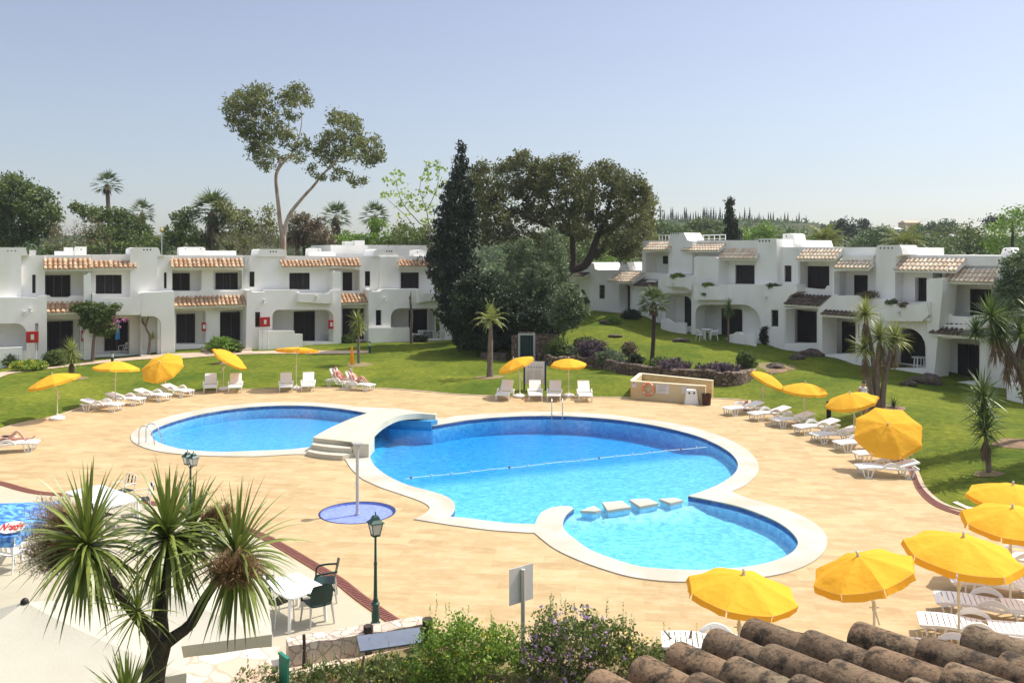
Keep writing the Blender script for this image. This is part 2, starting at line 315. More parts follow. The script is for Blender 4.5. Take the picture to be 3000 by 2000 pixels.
leafmat('skirt', (0.100,0.065,0.035), (0.240,0.160,0.090), (0.320,0.240,0.150))
leafmat('flower_stem', (.20,.12,.055), (.36,.23,.11), (.24,.22,.08), .15)
leafmat('lavender', (.06,.04,.045), (.15,.10,.13), (.08,.10,.04))
leafmat('petal_lilac', (0.340,0.200,0.420), (0.550,0.400,0.620))
leafmat('petal_pink', (0.450,0.100,0.280), (0.620,0.250,0.420))
leafmat('petal_yellow', (0.620,0.500,0.040), (0.450,0.480,0.060))
leafmat('petal_white', (0.600,0.600,0.550), (0.720,0.720,0.680))
leafmat('far_green', (0.054,0.088,0.027), (0.149,0.216,0.061), (0.270,0.297,0.121))
leafmat('far_conifer', (0.024,0.038,0.024), (0.041,0.057,0.035))

# ---------------------------------------------------------------- mesh building
class MB:
    def __init__(s): s.v = []; s.f = []; s.m = []; s.M = None; s.mi = 0
    def add(s, vs, fs):
        o = len(s.v)
        for p in vs:
            p = Vector(p); s.v.append(s.M @ p if s.M is not None else p)
        for f in fs: s.f.append([o+i for i in f]); s.m.append(s.mi)
    def box(s, x0, y0, z0, x1, y1, z1):
        s.add([(x0,y0,z0),(x1,y0,z0),(x1,y1,z0),(x0,y1,z0),(x0,y0,z1),(x1,y0,z1),(x1,y1,z1),(x0,y1,z1)],
              [(3,2,1,0),(4,5,6,7),(0,1,5,4),(1,2,6,5),(2,3,7,6),(3,0,4,7)])
    def cbox(s, c, d): s.box(c[0]-d[0]/2, c[1]-d[1]/2, c[2]-d[2]/2, c[0]+d[0]/2, c[1]+d[1]/2, c[2]+d[2]/2)
    def beam(s, a, b, w, h=None, up=Vector((0,0,1))):
        """square bar between two points"""
        a, b = Vector(a), Vector(b); h = h or w; d = (b-a).normalized()
        x = d.cross(up); x = x.normalized() if x.length > 1e-4 else Vector((1,0,0)); y = x.cross(d)
        vs = [p+x*sx*w/2+y*sy*h/2 for p in (a, b) for sx, sy in ((-1,-1),(1,-1),(1,1),(-1,1))]
        s.add(vs, [(3,2,1,0),(4,5,6,7),(0,1,5,4),(1,2,6,5),(2,3,7,6),(3,0,4,7)])
    def tube(s, pts, r, n=8, cap=True, closed=False):
        pts = [Vector(p) for p in pts]; k = len(pts)
        rs = r if isinstance(r, (list, tuple)) else [r]*k
        o = len(s.v); prev = None
        for i, p in enumerate(pts):
            if closed: d = pts[(i+1) % k]-pts[i-1]
            else: d = pts[min(i+1, k-1)]-pts[max(i-1, 0)]
            d = d.normalized() if d.length > 1e-9 else Vector((0,0,1))
            if prev is None:
                x = d.cross(Vector((0,0,1)));  x = x if x.length > 1e-3 else d.cross(Vector((1,0,0)))
            else: x = prev-d*prev.dot(d)
            x.normalize(); prev = x; y = d.cross(x)
            for j in range(n):
                a = 2*math.pi*j/n; q = p+(x*math.cos(a)+y*math.sin(a))*rs[i]
                s.v.append(s.M @ q if s.M is not None else q)
        for i in range(k if closed else k-1):
            i2 = (i+1) % k
            for j in range(n):
                s.f.append([o+i*n+j, o+i*n+(j+1) % n, o+i2*n+(j+1) % n, o+i2*n+j]); s.m.append(s.mi)
        if cap and not closed:
            s.f.append([o+j for j in range(n)][::-1]); s.m.append(s.mi)
            s.f.append([o+(k-1)*n+j for j in range(n)]); s.m.append(s.mi)
    def lathe(s, prof, n=16, c=(0,0,0)):
        c = Vector(c); vs = []; fs = []
        for r, z in prof:
            for j in range(n):
                a = 2*math.pi*j/n; vs.append(c+Vector((r*math.cos(a), r*math.sin(a), z)))
        k = len(prof)
        for i in range(k-1):
            for j in range(n): fs.append((i*n+j, i*n+(j+1) % n, (i+1)*n+(j+1) % n, (i+1)*n+j))
        fs.append(tuple(range(n))[::-1]); fs.append(tuple((k-1)*n+j for j in range(n)))
        s.add(vs, fs)
    def poly(s, pts, holes=(), flip=False):
        """flat 3-D polygon with holes (given as lists of 3-D points)"""
        rings = [[Vector(p) for p in pts]]+[[Vector(p) for p in h] for h in holes]
        tris = tessellate_polygon(rings); vs = [p for rg in rings for p in rg]
        nrm = None; fs = []
        for t in tris:
            n_ = (vs[t[1]]-vs[t[0]]).cross(vs[t[2]]-vs[t[0]])
            if n_.length < 1e-12: continue
            if nrm is None: nrm = n_
            fs.append(tuple(t) if n_.dot(nrm) > 0 else tuple(t)[::-1])
        s.add(vs, fs)
        return vs
    def prism(s, poly2, z0, z1):
        n = len(poly2)
        s.poly([(x, y, z1) for x, y in poly2]); s.poly([(x, y, z0) for x, y in poly2])
        s.add([(x, y, z0) for x, y in poly2]+[(x, y, z1) for x, y in poly2], [(i, (i+1) % n, n+(i+1) % n, n+i) for i in range(n)])
    def mesh(s, name, mats, smooth=None, fix=True):
        me = bpy.data.meshes.new(name); me.from_pydata([tuple(v) for v in s.v], [], s.f)
        if isinstance(mats, str): mats = [mats]
        for k in mats: me.materials.append(MATS[k])
        if len(mats) > 1: me.polygons.foreach_set('material_index', s.m)
        if fix:
            bm = bmesh.new(); bm.from_mesh(me); bmesh.ops.recalc_face_normals(bm, faces=bm.faces); bm.to_mesh(me); bm.free()
        if smooth:
            me.polygons.foreach_set('use_smooth', [True]*len(me.polygons)); me.set_sharp_from_angle(angle=R(smooth))
        me.update(); return me
def link(me, name, parent=None):
    o = bpy.data.objects.new(name, me); COL.objects.link(o)
    if parent is not None: o.parent = parent
    return o
def part(mb, name, mats, parent, smooth=None, label=None, fix=True):
    o = link(mb.mesh(name, mats, smooth, fix), name, parent)
    if label: o['label'] = label
    return o
def tag(o, label, cat, group=None, kind=None):
    if label: o['label'] = label
    if cat: o['category'] = cat
    if group: o['group'] = group
    if kind: o['kind'] = kind
    return o
def thing(name, label, cat, loc=(0,0,0), rz=0, group=None):
    o = bpy.data.objects.new(name, None); COL.objects.link(o); o.empty_display_size = .2
    o.location = loc; o.rotation_euler = (0,0,rz); return tag(o, label, cat, group)
def solo(mb, name, label, cat, mats, loc=(0,0,0), rz=0, group=None, kind=None, smooth=None, fix=True):
    o = link(mb.mesh(name, mats, smooth, fix), name); o.location = loc; o.rotation_euler = (0,0,rz)
    return tag(o, label, cat, group, kind)
def struct(mb, name, mats, smooth=None, fix=True, label=None):
    o = link(mb.mesh(name, mats, smooth, fix), name); o['kind'] = 'structure'
    if label: o['label'] = label
    return o
KIDS = {}
def copy_tree(o, loc=None, rz=None, label=None, group=None, parent=None, rot=None, scale=None):
    c = o.copy(); COL.objects.link(c); c.parent = parent
    for ch in [x for x in COL.objects if x.parent == o]: copy_tree(ch, parent=c)
    if loc is not None: c.location = loc
    if rz is not None: c.rotation_euler = (0,0,rz)
    if rot is not None: c.rotation_euler = rot
    if scale is not None: c.scale = scale
    if label: c['label'] = label
    if group: c['group'] = group
    return c
def npmesh(name, V, Fq, mats, k=4, smooth=False):
    """fast mesh from arrays: V (n,3), Fq (m,k)"""
    me = bpy.data.meshes.new(name); V = np.asarray(V, dtype=np.float32); Fq = np.asarray(Fq, dtype=np.int32)
    me.vertices.add(len(V)); me.vertices.foreach_set('co', V.ravel())
    me.loops.add(Fq.size); me.loops.foreach_set('vertex_index', Fq.ravel())
    me.polygons.add(len(Fq)); me.polygons.foreach_set('loop_start', np.arange(0, Fq.size, k, dtype=np.int32))
    me.polygons.foreach_set('loop_total', np.full(len(Fq), k, dtype=np.int32))
    for m_ in ([mats] if isinstance(mats, str) else mats): me.materials.append(MATS[m_])
    if smooth: me.polygons.foreach_set('use_smooth', [True]*len(Fq))
    me.update(calc_edges=True); me.validate(); return me
def smoothline(pts, per=6, closed=False):
    """Catmull-Rom through 2-D/3-D points; a point given with a trailing 'c' is a corner"""
    P = [Vector(p[:-1]) if p[-1] == 'c' else Vector(p) for p in pts]; C_ = [p[-1] == 'c' for p in pts]
    n = len(P); out = []
    for i in range(n if closed else n-1):
        a, b = P[i], P[(i+1) % n]
        p0 = P[i-1] if (closed or i > 0) and not C_[i] else a-(b-a)*.5
        p3 = P[(i+2) % n] if (closed or i < n-2) and not C_[(i+1) % n] else b+(b-a)*.5
        k = per if (b-a).length > .25 else 2
        for j in range(k):
            t = j/k; out.append(.5*((2*a)+(b-p0)*t+(2*p0-5*a+4*b-p3)*t*t+(3*a-p0-3*b+p3)*t**3))
    if not closed: out.append(P[-1])
    return out
def gl(pts, z=0):
    """photo pixels to ground points (2-D), keeping corner flags"""
    out = []
    for p in pts:
        g = G(p[0], p[1], z); out.append((g.x, g.y, 'c') if len(p) > 2 else (g.x, g.y))
    return out
def inpoly(x, y, P):
    c = False; n = len(P); j = n-1
    for i in range(n):
        if (P[i][1] > y) != (P[j][1] > y) and x < (P[j][0]-P[i][0])*(y-P[i][1])/(P[j][1]-P[i][1])+P[i][0]: c = not c
        j = i
    return c
def pdist(x, y, P):
    A = P; B = np.roll(P, -1, axis=0); d = B-A; t = ((x-A[:,0])*d[:,0]+(y-A[:,1])*d[:,1])/np.maximum((d**2).sum(1), 1e-9); t = np.clip(t, 0, 1)
    return np.sqrt(((A[:,0]+t*d[:,0]-x)**2+(A[:,1]+t*d[:,1]-y)**2).min())
# ================================================================ GROUND
far_edge = [(-500,1420),(-150,1315),(0,1257),(70,1238),(140,1224),(196,1208),(243,1192),(304,1173),(398,1157),(552,1150),(631,1145),(748,1140),(935,1136),
            (1100,1137),(1240,1146),(1334,1155),(1474,1160),(1614,1162),(1802,1164),(2096,1167),(2199,1174,'c'),(2196,1192,'c'),(2262,1212),(2330,1232),(2430,1262),
            (2540,1296),(2636,1338),(2682,1372),(2706,1422),(2737,1457),(2777,1481),(2842,1500),(3000,1545),(3300,1640,'c')]
deck_line = smoothline(gl(far_edge), 5)
DECK = [(p.x, p.y) for p in deck_line]+[(16, 9), (-16, 9), (-34, 16)]
DA = np.array(DECK)
CTRL = [(-30.4,56.8,.5),(-27,58.7,.6),(-23,61,.85),(-15,65.5,.8),(-6,70.5,.6),(-2,73,.6),(-45,49,.4),(-33,54,.4),(-22,56.5,.45),(-12,58,.45),(-4,60,.4),(-20,52,.15),(-10,52,.12),(-2,53,.12),(3,54,.15),
        (1.2,58.2,.25),(5.2,55.2,.18),(8,52.7,.15),(11,49.9,.08),(14,49.8,.15),
        (3.5,58.5,1.05),(6,56.6,1.1),(9,53.8,1.1),(12,51.5,1.0),(14.3,51.3,.75),(17,51.5,.62),(20,49.6,.42),(23.5,46.5,.25),
        (3,64,1.6),(7,66,2.0),(9.1,72,2.6),(5.5,75,2.7),(13,64,1.6),(14.6,64.5,1.45),(18.7,59.2,1.36),(20.5,55,1.12),(23,52.0,.75),(25.6,48.3,.35),(27.5,45,.3),(30,40,.2),(17,56,1.0),(11,58,1.4),
        (0,68,1.1),(-2,85,1.2),(25,75,2.0),(40,60,1.5),(-30,80,.8),(40,35,.3),(60,100,2.5),(-60,80,.6),(0,120,1.5),(25,42,.12),(28,38,.08)]
CTRL = [q for q in CTRL if q not in ((20.5,55,1.12),(23,52,.75),(25.6,48.3,.35),(18.7,59.2,1.36))]+[(18.7+.53*s_-.848*o_, 59.7-.848*s_-.53*o_, z_) for s_, z_ in ((-6,1.40),(-3.5,1.38),(-1,1.36),(1.0,1.09),(3,1.08),(5,1.06),(7.3,.73),(9,.72),(11,.69),(12.6,.39),(14,.37),(15.5,.35)) for o_ in (.6,2.0)]
CT = np.array(CTRL)
def sstep(a, b, x):
    t = min(1, max(0, (x-a)/(b-a))); return t*t*(3-2*t)
def height0(x, y):
    d2 = (CT[:,0]-x)**2+(CT[:,1]-y)**2+.4
    w = d2**-1.6
    z = float((w*CT[:,2]).sum()/w.sum())
    r = math.hypot(x, y)
    if r > 110:
        px = CX+F_*x/max(y, 1); t = sstep(120, 420, r)
        hz = 14 if px < 1500 else 14+8*sstep(1500, 1950, px)-9*sstep(2330, 2560, px)
        z = z*(1-t)+t*(hz if y > 0 else 2)
    return z
def height(x, y):
    if y < 60 and abs(x) < 60:
        ins = inpoly(x, y, DECK)
        d = pdist(x, y, DA)
        if ins: return -.3 if d < 1.6 else -3.0
        return -.02+(height0(x, y)+.02)*sstep(0, 5, d)
    return height0(x, y)
GX = [-2500,-1500,-900,-500,-300,-200,-140,-100,-75]+list(np.arange(-58, 50.01, .8))+[56,70,90,130,200,300,400,600,1000,1600,2500]
GY = [-600,-200,-60,-20,0,5]+list(np.arange(8, 84.01, .8))+[88,95,105,120,140,170,210,260,320,380,430,480,560,800,1300,2500]
ZG = np.array([[height(x, y) for x in GX] for y in GY])
def hz(x, y):
    """height of the finished ground sheet"""
    i = min(max(int(np.searchsorted(GX, x))-1, 0), len(GX)-2); j = min(max(int(np.searchsorted(GY, y))-1, 0), len(GY)-2)
    a = (x-GX[i])/(GX[i+1]-GX[i]); b = (y-GY[j])/(GY[j+1]-GY[j])
    z = (ZG[j,i]*(1-a)+ZG[j,i+1]*a)*(1-b)+(ZG[j+1,i]*(1-a)+ZG[j+1,i+1]*a)*b
    return max(z, 0.0) if z < -.2 else z
def GT(px, py):
    z = 0
    for _ in range(14):
        p = G(px, py, z); z = .5*z+.5*hz(p.x, p.y)
    return G(px, py, z)
V = [(x, y, ZG[j, i]) for j, y in enumerate(GY) for i, x in enumerate(GX)]
nx = len(GX)
Fq = [(j*nx+i, j*nx+i+1, (j+1)*nx+i+1, (j+1)*nx+i) for j in range(len(GY)-1) for i in range(nx-1)]
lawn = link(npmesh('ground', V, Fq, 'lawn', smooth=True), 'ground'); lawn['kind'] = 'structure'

def ribbon(pts, w, name, mat, dz=.03, kind='structure', drape=True):
    """strip along a ground line"""
    P = smoothline(pts, 8); mb = MB(); vs = []
    for i, p in enumerate(P):
        d = (P[min(i+1, len(P)-1)]-P[max(i-1, 0)]).normalized(); n_ = Vector((-d.y, d.x)); ww = w[0]+(w[1]-w[0])*i/(len(P)-1) if isinstance(w, tuple) else w
        for s in (-1, -.33, .33, 1):
            q = p+n_*s*ww/2; vs.append((q.x, q.y, (hz(q.x, q.y) if drape else 0)+dz))
    mb.add(vs, [(4*i+k, 4*i+k+1, 4*i+k+5, 4*i+k+4) for i in range(len(P)-1) for k in range(3)])
    return struct(mb, name, mat)
def tl(pts): return [tuple(GT(*p).xy) for p in pts]
ribbon(tl([(-60,1118),(0,1096),(95,1083),(188,1072),(300,1060),(420,1048),(520,1043),(620,1038),(760,1033),(900,1032),(1085,1031)]), (1.3, 1.1), 'garden_path', 'path')
ribbon(tl([(585,1010),(615,1030),(640,1040)]), .9, 'garden_path', 'path', .045)
ribbon(tl([(715,1016),(722,1030),(728,1036)]), .8, 'garden_path', 'path', .045)

# ---- pool outline, coping, deck
pool_px = [(1268,1248,'c'),(1381,1230),(1498,1221),(1614,1219),(1708,1222),(1802,1230),(1895,1243),(1989,1263),(2059,1284),(2120,1314),(2152,1340),(2162,1366),(2148,1392),(2106,1420),(2045,1445),
           (2016,1454,'c'),(2085,1467),(2170,1487),(2255,1519),(2306,1549),(2336,1583),(2330,1610),(2298,1633),(2238,1653),(2170,1664),(2085,1671),(2000,1671),(1880,1662),(1795,1638),(1731,1613),(1690,1585),(1655,1555),(1650,1530),(1660,1508),
           (1681,1490,'c'),(1661,1484),(1624,1487),(1591,1499),(1575,1518),(1568,1537,'c'),(1498,1535),(1427,1527),(1362,1519),(1317,1515,'c'),(1332,1495),(1330,1474),(1310,1457),(1264,1441),(1194,1422),(1137,1396),(1100,1368),(1086,1345),(1083,1322),(1086,1303,'c'),
           (898,1312,'c'),(842,1318),(748,1322),(655,1325),(585,1322),(528,1316),(482,1304),(453,1290),(442,1276),(449,1260),(491,1241),(561,1220),(631,1206),(725,1194),(819,1189),(912,1190),(1006,1199),(1071,1210,'c'),(1140,1242,'c')]
POOL = [(p.x, p.y) for p in smoothline(gl(pool_px), 5, closed=True)]
cop_px = [(1290,1226),(1334,1220),(1474,1210),(1614,1207),(1755,1213),(1895,1229),(2012,1249),(2106,1277),(2171,1307),(2208,1338),(2224,1369),(2212,1397),(2183,1422),(2143,1441,'c'),
          (2171,1454),(2252,1478),(2333,1506),(2393,1539),(2420,1571),(2422,1599),(2405,1628),(2365,1656),(2292,1682),(2190,1698),(2090,1705),(2000,1706),(1923,1702),(1838,1689),(1753,1664),(1680,1636),(1625,1609),(1590,1583),(1566,1563,'c'),
          (1500,1559),(1427,1553),(1312,1538),(1213,1522,'c'),(1246,1505),(1258,1488),(1235,1471),(1178,1450),(1121,1431),(1075,1411),(1056,1400),(1029,1374),(1012,1348,'c'),(889,1332),(748,1338),(608,1336),(514,1330),(449,1320),(402,1304),(384,1287),(388,1268),(421,1248),(491,1222),(585,1201),(678,1188),(795,1180),(912,1180),(1006,1187),(1052,1193),(1130,1196),(1200,1203)]
COPE = [(p.x, p.y) for p in smoothline(gl(cop_px), 5, closed=True)]
def deck_side(mb, ring, z0, z1):
    n = len(ring); mb.add([(x, y, z0) for x, y in ring]+[(x, y, z1) for x, y in ring], [(i, (i+1) % n, n+(i+1) % n, n+i) for i in range(n)])
SPL = G(1047, 1500, 0); SR = 1.06
splash_ring = [(SPL.x+SR*math.cos(a), SPL.y+SR*math.sin(a)) for a in np.linspace(0, 2*math.pi, 49)[:-1]]
mb = MB(); mb.poly([(x, y, 0) for x, y in DECK], [[(x, y, 0) for x, y in COPE], [(x, y, 0) for x, y in splash_ring]]); deck_side(mb, DECK, -.35, 0)
struct(mb, 'pool_deck', 'deck')
# deck kerb along the lawn
edge = [p for p in deck_line]
mb = MB()
vs = []
for i, p in enumerate(edge):
    d = (edge[min(i+1, len(edge)-1)]-edge[max(i-1, 0)]).normalized(); n_ = Vector((-d.y, d.x))
    for s, z in ((-.10,.0),(-.10,.035),(.03,.035),(.03,-.2)):
        q = p+n_*s; vs.append((q.x, q.y, z))
mb.add(vs, [(4*i+k, 4*i+k+1, 4*i+k+5, 4*i+k+4) for i in range(len(edge)-1) for k in range(3)])
struct(mb, 'deck_kerb', 'path')
mb = MB(); mb.poly([(x, y, .03) for x, y in COPE], [[(x, y, .03) for x, y in POOL]]); deck_side(mb, COPE, -.1, .03); deck_side(mb, POOL, -.05, .03)
cope = struct(mb, 'pool_coping', 'coping')
# basin
rl0, rl1 = G(1190,1401), G(2055,1310); ss0, ss1 = G(1690,1492), G(2010,1466)
def pdepth(x, y):
    n_ = Vector((-(rl1.y-rl0.y), rl1.x-rl0.x)).normalized(); s = (x-rl0.x)*n_.x+(y-rl0.y)*n_.y
    if x < -5.6 and y > 33.0: return .34+.08*sstep(36, 42, y)
    d = .26+.38*sstep(-.3, 2.6, s)
    ab = Vector((ss1.x-ss0.x, ss1.y-ss0.y)); t = max(0, min(1, ((x-ss0.x)*ab.x+(y-ss0.y)*ab.y)/ab.dot(ab))); q = math.hypot(x-ss0.x-ab.x*t, y-ss0.y-ab.y*t)
    return .06+(d-.06)*sstep(.35, .8, q)
xs = [p[0] for p in POOL]; ys = [p[1] for p in POOL]
PA = np.array(POOL); pts = [Vector(p) for p in POOL]; npl = len(pts)
x = min(xs)
while x < max(xs):
    y = min(ys)
    while y < max(ys):
        if inpoly(x, y, POOL) and pdist(x, y, PA) > .2: pts.append(Vector((x+.01*math.sin(y*7), y+.01*math.cos(x*5))))
        y += .4
    x += .4
res = delaunay_2d_cdt(pts, [(i, (i+1) % npl) for i in range(npl)], [], 1, 1e-5)
vv = [tuple(p) for p in res[0]]
tri = [t for t in res[2] if inpoly(sum(vv[i][0] for i in t)/3, sum(vv[i][1] for i in t)/3, POOL)]
mb = MB(); mb.add([(a, b_, -pdepth(a, b_)-.15) for a, b_ in vv], [list(t) for t in tri])
o = len(mb.v)
nP = len(POOL)
mb.mi = 0
mb.add([(a, b_, -pdepth(a, b_)-.16) for a, b_ in POOL]+[(a, b_, -.15) for a, b_ in POOL], [(i, (i+1) % nP, nP+(i+1) % nP, nP+i) for i in range(nP)])
mb.mi = 1
mb.add([(a, b_, -.15) for a, b_ in POOL]+[(a, b_, -.002) for a, b_ in POOL], [(i, (i+1) % nP, nP+(i+1) % nP, nP+i) for i in range(nP)])
struct(mb, 'pool_basin', ['pool_tile', 'waterline_tile'], fix=False)
ww = list(vv)
def outw(P, d):
    n = len(P); ar = sum(P[i][0]*P[(i+1) % n][1]-P[(i+1) % n][0]*P[i][1] for i in range(n)); sg = 1 if ar > 0 else -1; out = []
    for i in range(n):
        t = Vector((P[(i+1) % n][0]-P[i-1][0], P[(i+1) % n][1]-P[i-1][1])).normalized(); out.append((P[i][0]+t.y*d*sg, P[i][1]-t.x*d*sg))
    return out
PO = outw(POOL, .03)
for i in range(npl): ww[i] = PO[i]
mb = MB(); mb.add([(a, b_, -.055) for a, b_ in ww], [list(t) for t in tri])
mb.add([(a, b_, -2.4) for a, b_ in ww], [list(t)[::-1] for t in tri])
mb.add([(a, b_, -.055) for a, b_ in PO]+[(a, b_, -2.4) for a, b_ in PO], [(i, (i+1) % nP, nP+(i+1) % nP, nP+i) for i in range(nP)])
me = mb.mesh('water', 'water', fix=False)
bm = bmesh.new(); bm.from_mesh(me); bmesh.ops.remove_doubles(bm, verts=bm.verts, dist=1e-4); bmesh.ops.recalc_face_normals(bm, faces=bm.faces); bm.to_mesh(me); bm.free()
w_ = link(me, 'pool_water'); w_['kind'] = 'structure'
# ---- splash circle under the shower
mb = MB(); mb.poly([(x, y, -.06) for x, y in splash_ring]); deck_side(mb, splash_ring, -.06, .0); struct(mb, 'shower_basin', 'splash_tile')
mb = MB(); ring2 = [(SPL.x+(SR+.05)*math.cos(a), SPL.y+(SR+.05)*math.sin(a)) for a in np.linspace(0, 2*math.pi, 49)[:-1]]
mb.poly([(x, y, .006) for x, y in ring2], [[(x, y, .006) for x, y in splash_ring]]); struct(mb, 'shower_basin_rim', 'navy')

# ---- drains, terraces and paving at the near side
drain_px = [(-150,1385),(0,1415),(64,1433),(128,1445),(280,1455),(449,1474),(600,1512),(750,1562),(826,1601),(922,1658),(991,1700),(1044,1742),(1102,1784),(1159,1823),(1212,1858)]
DR = smoothline(gl(drain_px), 8)
def drain(P, w, name='drain_channel'):
    mb = MB(); vs = []; acc = 0
    for i, p in enumerate(P):
        d = (P[min(i+1, len(P)-1)]-P[max(i-1, 0)]).normalized(); n_ = Vector((-d.y, d.x))
        for s in (-w/2, w/2): q = p+n_*s; vs.append((q.x, q.y, .006))
    mb.add(vs, [(2*i, 2*i+1, 2*i+3, 2*i+2) for i in range(len(P)-1)])
    o = struct(mb, name, 'grate_gap')
    mb = MB()
    for i in range(len(P)-1):
        a, b_ = P[i], P[i+1]; L = (b_-a).length; d = (b_-a).normalized(); n_ = Vector((-d.y, d.x)); t = acc
        while t < L:
            c = a+d*t
            mb.beam((c.x-n_.x*w/2, c.y-n_.y*w/2, .014), (c.x+n_.x*w/2, c.y+n_.y*w/2, .014), .06, .012)
            t += .095
        acc = t-L
    for s in (-w/2, w/2):
        for i in range(len(P)-1):
            d = (P[i+1]-P[i]).normalized(); n_ = Vector((-d.y, d.x))
            mb.beam((P[i].x+n_.x*s, P[i].y+n_.y*s, .013), (P[i+1].x+n_.x*s, P[i+1].y+n_.y*s, .013), .045, .012)
    return mb, o
mb, _ = drain(DR, .23)
solo(mb, 'drain_grate', 'brown clay grate curving between the yellow pool deck and the pale cafe terrace', 'drain grate', 'grate')
DR2 = smoothline(gl([(2640,1347),(2676,1382),(2697,1430),(2728,1466),(2770,1491),(2832,1510),(2950,1540),(3080,1580)]), 8)
mb, _ = drain(DR2, .24)
solo(mb, 'drain_grate', 'brown grate along the curved lawn edge on the right of the deck', 'drain grate', 'grate')
mb, _ = drain([Vector(G(2193,1176).xy), Vector(G(2186,1190).xy), Vector(G(2188,1204).xy)], .3)
solo(mb, 'drain_grate', 'short grate at the deck corner behind the right row of loungers', 'drain grate', 'grate')
off = []
for i, p in enumerate(DR):
    d = (DR[min(i+1, len(DR)-1)]-DR[max(i-1, 0)]).normalized(); n_ = Vector((-d.y, d.x)); off.append(p-n_*.19 if n_.y > 0 else p+n_*.19)
ter = [(p.x, p.y, .004) for p in off]+[tuple(G(1120,1852,.004)), tuple(G(1085,1856,.004)), tuple(G(900,1893,.004)), tuple(G(650,1893,.004)), tuple(G(300,1900,.004)), tuple(G(-100,1900,.004)), tuple(G(-400,1600,.004))]
mb = MB(); mb.poly(ter); struct(mb, 'cafe_terrace', 'terrace')
mb = MB(); mb.poly([tuple(G(*p, .008)) for p in ((-400,1900),(300,1900),(650,1893),(900,1893),(1085,1856),(1120,1852),(1212,1868),(1300,1900),(1500,2300),(-200,2300))]); struct(mb, 'stone_paving', 'crazy')
mb = MB(); mb.poly([tuple(G(*p, .008)) for p in ((2790,1470),(2850,1458),(2950,1470),(3200,1500),(3300,1600),(3100,1570),(2950,1526),(2860,1502))]); struct(mb, 'side_paving', 'pale_paving')
mb = MB(); mb.poly([tuple(G(*p, .012)) for p in ((850,1985),(1150,1905),(1300,1880),(1600,1880),(1900,1890),(2060,1905),(2150,1960),(2700,2300),(700,2300))]); struct(mb, 'planting_bed', 'soil')
# bare earth rings round the lawn trees
def earth(px, py, r, seed=0):
    p = GT(px, py); mb = MB(); rnd = random.Random(seed); ph = rnd.random()*6
    rg = [(p.x+r*(1+.15*math.sin(3*a+ph)+.08*math.sin(7*a))*math.cos(a), p.y+r*(1+.12*math.sin(2*a+ph))*math.sin(a)) for a in np.linspace(0, 2*math.pi, 25)[:-1]]
    vs = [(p.x, p.y, hz(p.x, p.y)+.09)]+[(x, y, hz(x, y)+.015) for x, y in rg]
    mb.add(vs, [(0, i+1, (i+1) % 24+1) for i in range(24)]); struct(mb, 'bare_earth', 'soil', smooth=60)
for i, (px, py, r) in enumerate([(225,1108,.6),(1050,1068,.8),(1436,1106,.9),(650,1064,.5),(2585,1196,.95),(2895,1388,.45),(2990,1300,.9),(2268,1075,1.2),(2268,1085,.7)]): earth(px, py, r, i)

# ================================================================ BRIDGE
br = thing('footbridge', 'cream humped stone footbridge with three curved steps between the two pools', 'bridge', (G(1060,1290).x, G(1060,1290).y, 0))
bo = br.location
def interp(tab, t):
    for i in range(len(tab)-1):
        if t <= tab[i+1][0]: a, b_ = tab[i], tab[i+1]; k = (t-a[0])/(b_[0]-a[0]); return [a[j]+(b_[j]-a[j])*k for j in range(1, len(a))]
    return list(tab[-1][1:])
def P3(px, py, z): p = G(px, py, z); return (p.x, p.y, z)
Rt = smoothline([P3(1078,1300,.52), P3(1084,1283,.62), P3(1100,1258,.68), P3(1130,1234,.68), P3(1170,1216,.62), P3(1220,1211,.54), P3(1268,1213,.44)], 5)
Lt = smoothline([P3(917,1281,.52), P3(935,1270,.56), P3(960,1256,.57), P3(990,1242,.52), P3(1020,1229,.42), P3(1050,1218,.25), P3(1078,1209,.04)], 5)
nB = len(Rt); mb = MB(); vs = []
for i in range(nB):
    for k in range(7):
        q = Lt[i].lerp(Rt[i], k/6); q = q-Vector((bo.x, bo.y, 0)); vs.append((q.x, q.y, q.z))
mb.add(vs, [(7*i+k, 7*i+k+1, 7*i+k+8, 7*i+k+7) for i in range(nB-1) for k in range(6)])
# landing behind the deck, falling to the coping
back = smoothline([P3(1078,1209,.04), P3(1120,1203,.05), P3(1190,1202,.05), P3(1274,1212,.05)], 4)
rim = [Lt[-1].lerp(Rt[-1], k/6) for k in range(7)]
vs = [tuple(p-Vector((bo.x, bo.y, 0))) for p in rim]+[tuple(back[int(round(k*(len(back)-1)/6))]-Vector((bo.x, bo.y, 0))) for k in range(7)]
mb.add(vs, [(k, k+1, 8+k, 7+k) for k in range(6)])
part(mb, 'deck_slab', 'bridge_stone', br, 40)
mb = MB(); vs = []
for side, pl in ((0, Rt), (1, Lt)):
    vs = []
    for i, p in enumerate(pl):
        t = i/(nB-1)
        th = .22+.5*max(0, 1-t/.12)*(1)+0
        zb = p.z-.24
        if t < .14: zb = -.15
        elif t < .3: zb = -.15+(p.z-.24+.15)*sstep(.14, .3, t)
        q = p-Vector((bo.x, bo.y, 0))
        ins = (Lt[i]-Rt[i]).normalized()*(.22 if side == 0 else -.22)
        vs += [(q.x, q.y, q.z-.001), (q.x, q.y, zb), (q.x+ins.x, q.y+ins.y, zb), (q.x+ins.x, q.y+ins.y, q.z-.05)]
    mb.add(vs, [(4*i+k, 4*i+(k+1) % 4, 4*i+4+(k+1) % 4, 4*i+4+k) for i in range(nB-1) for k in range(4)]+[(0,1,2,3), (4*nB-4,4*nB-3,4*nB-2,4*nB-1)])
vs = []
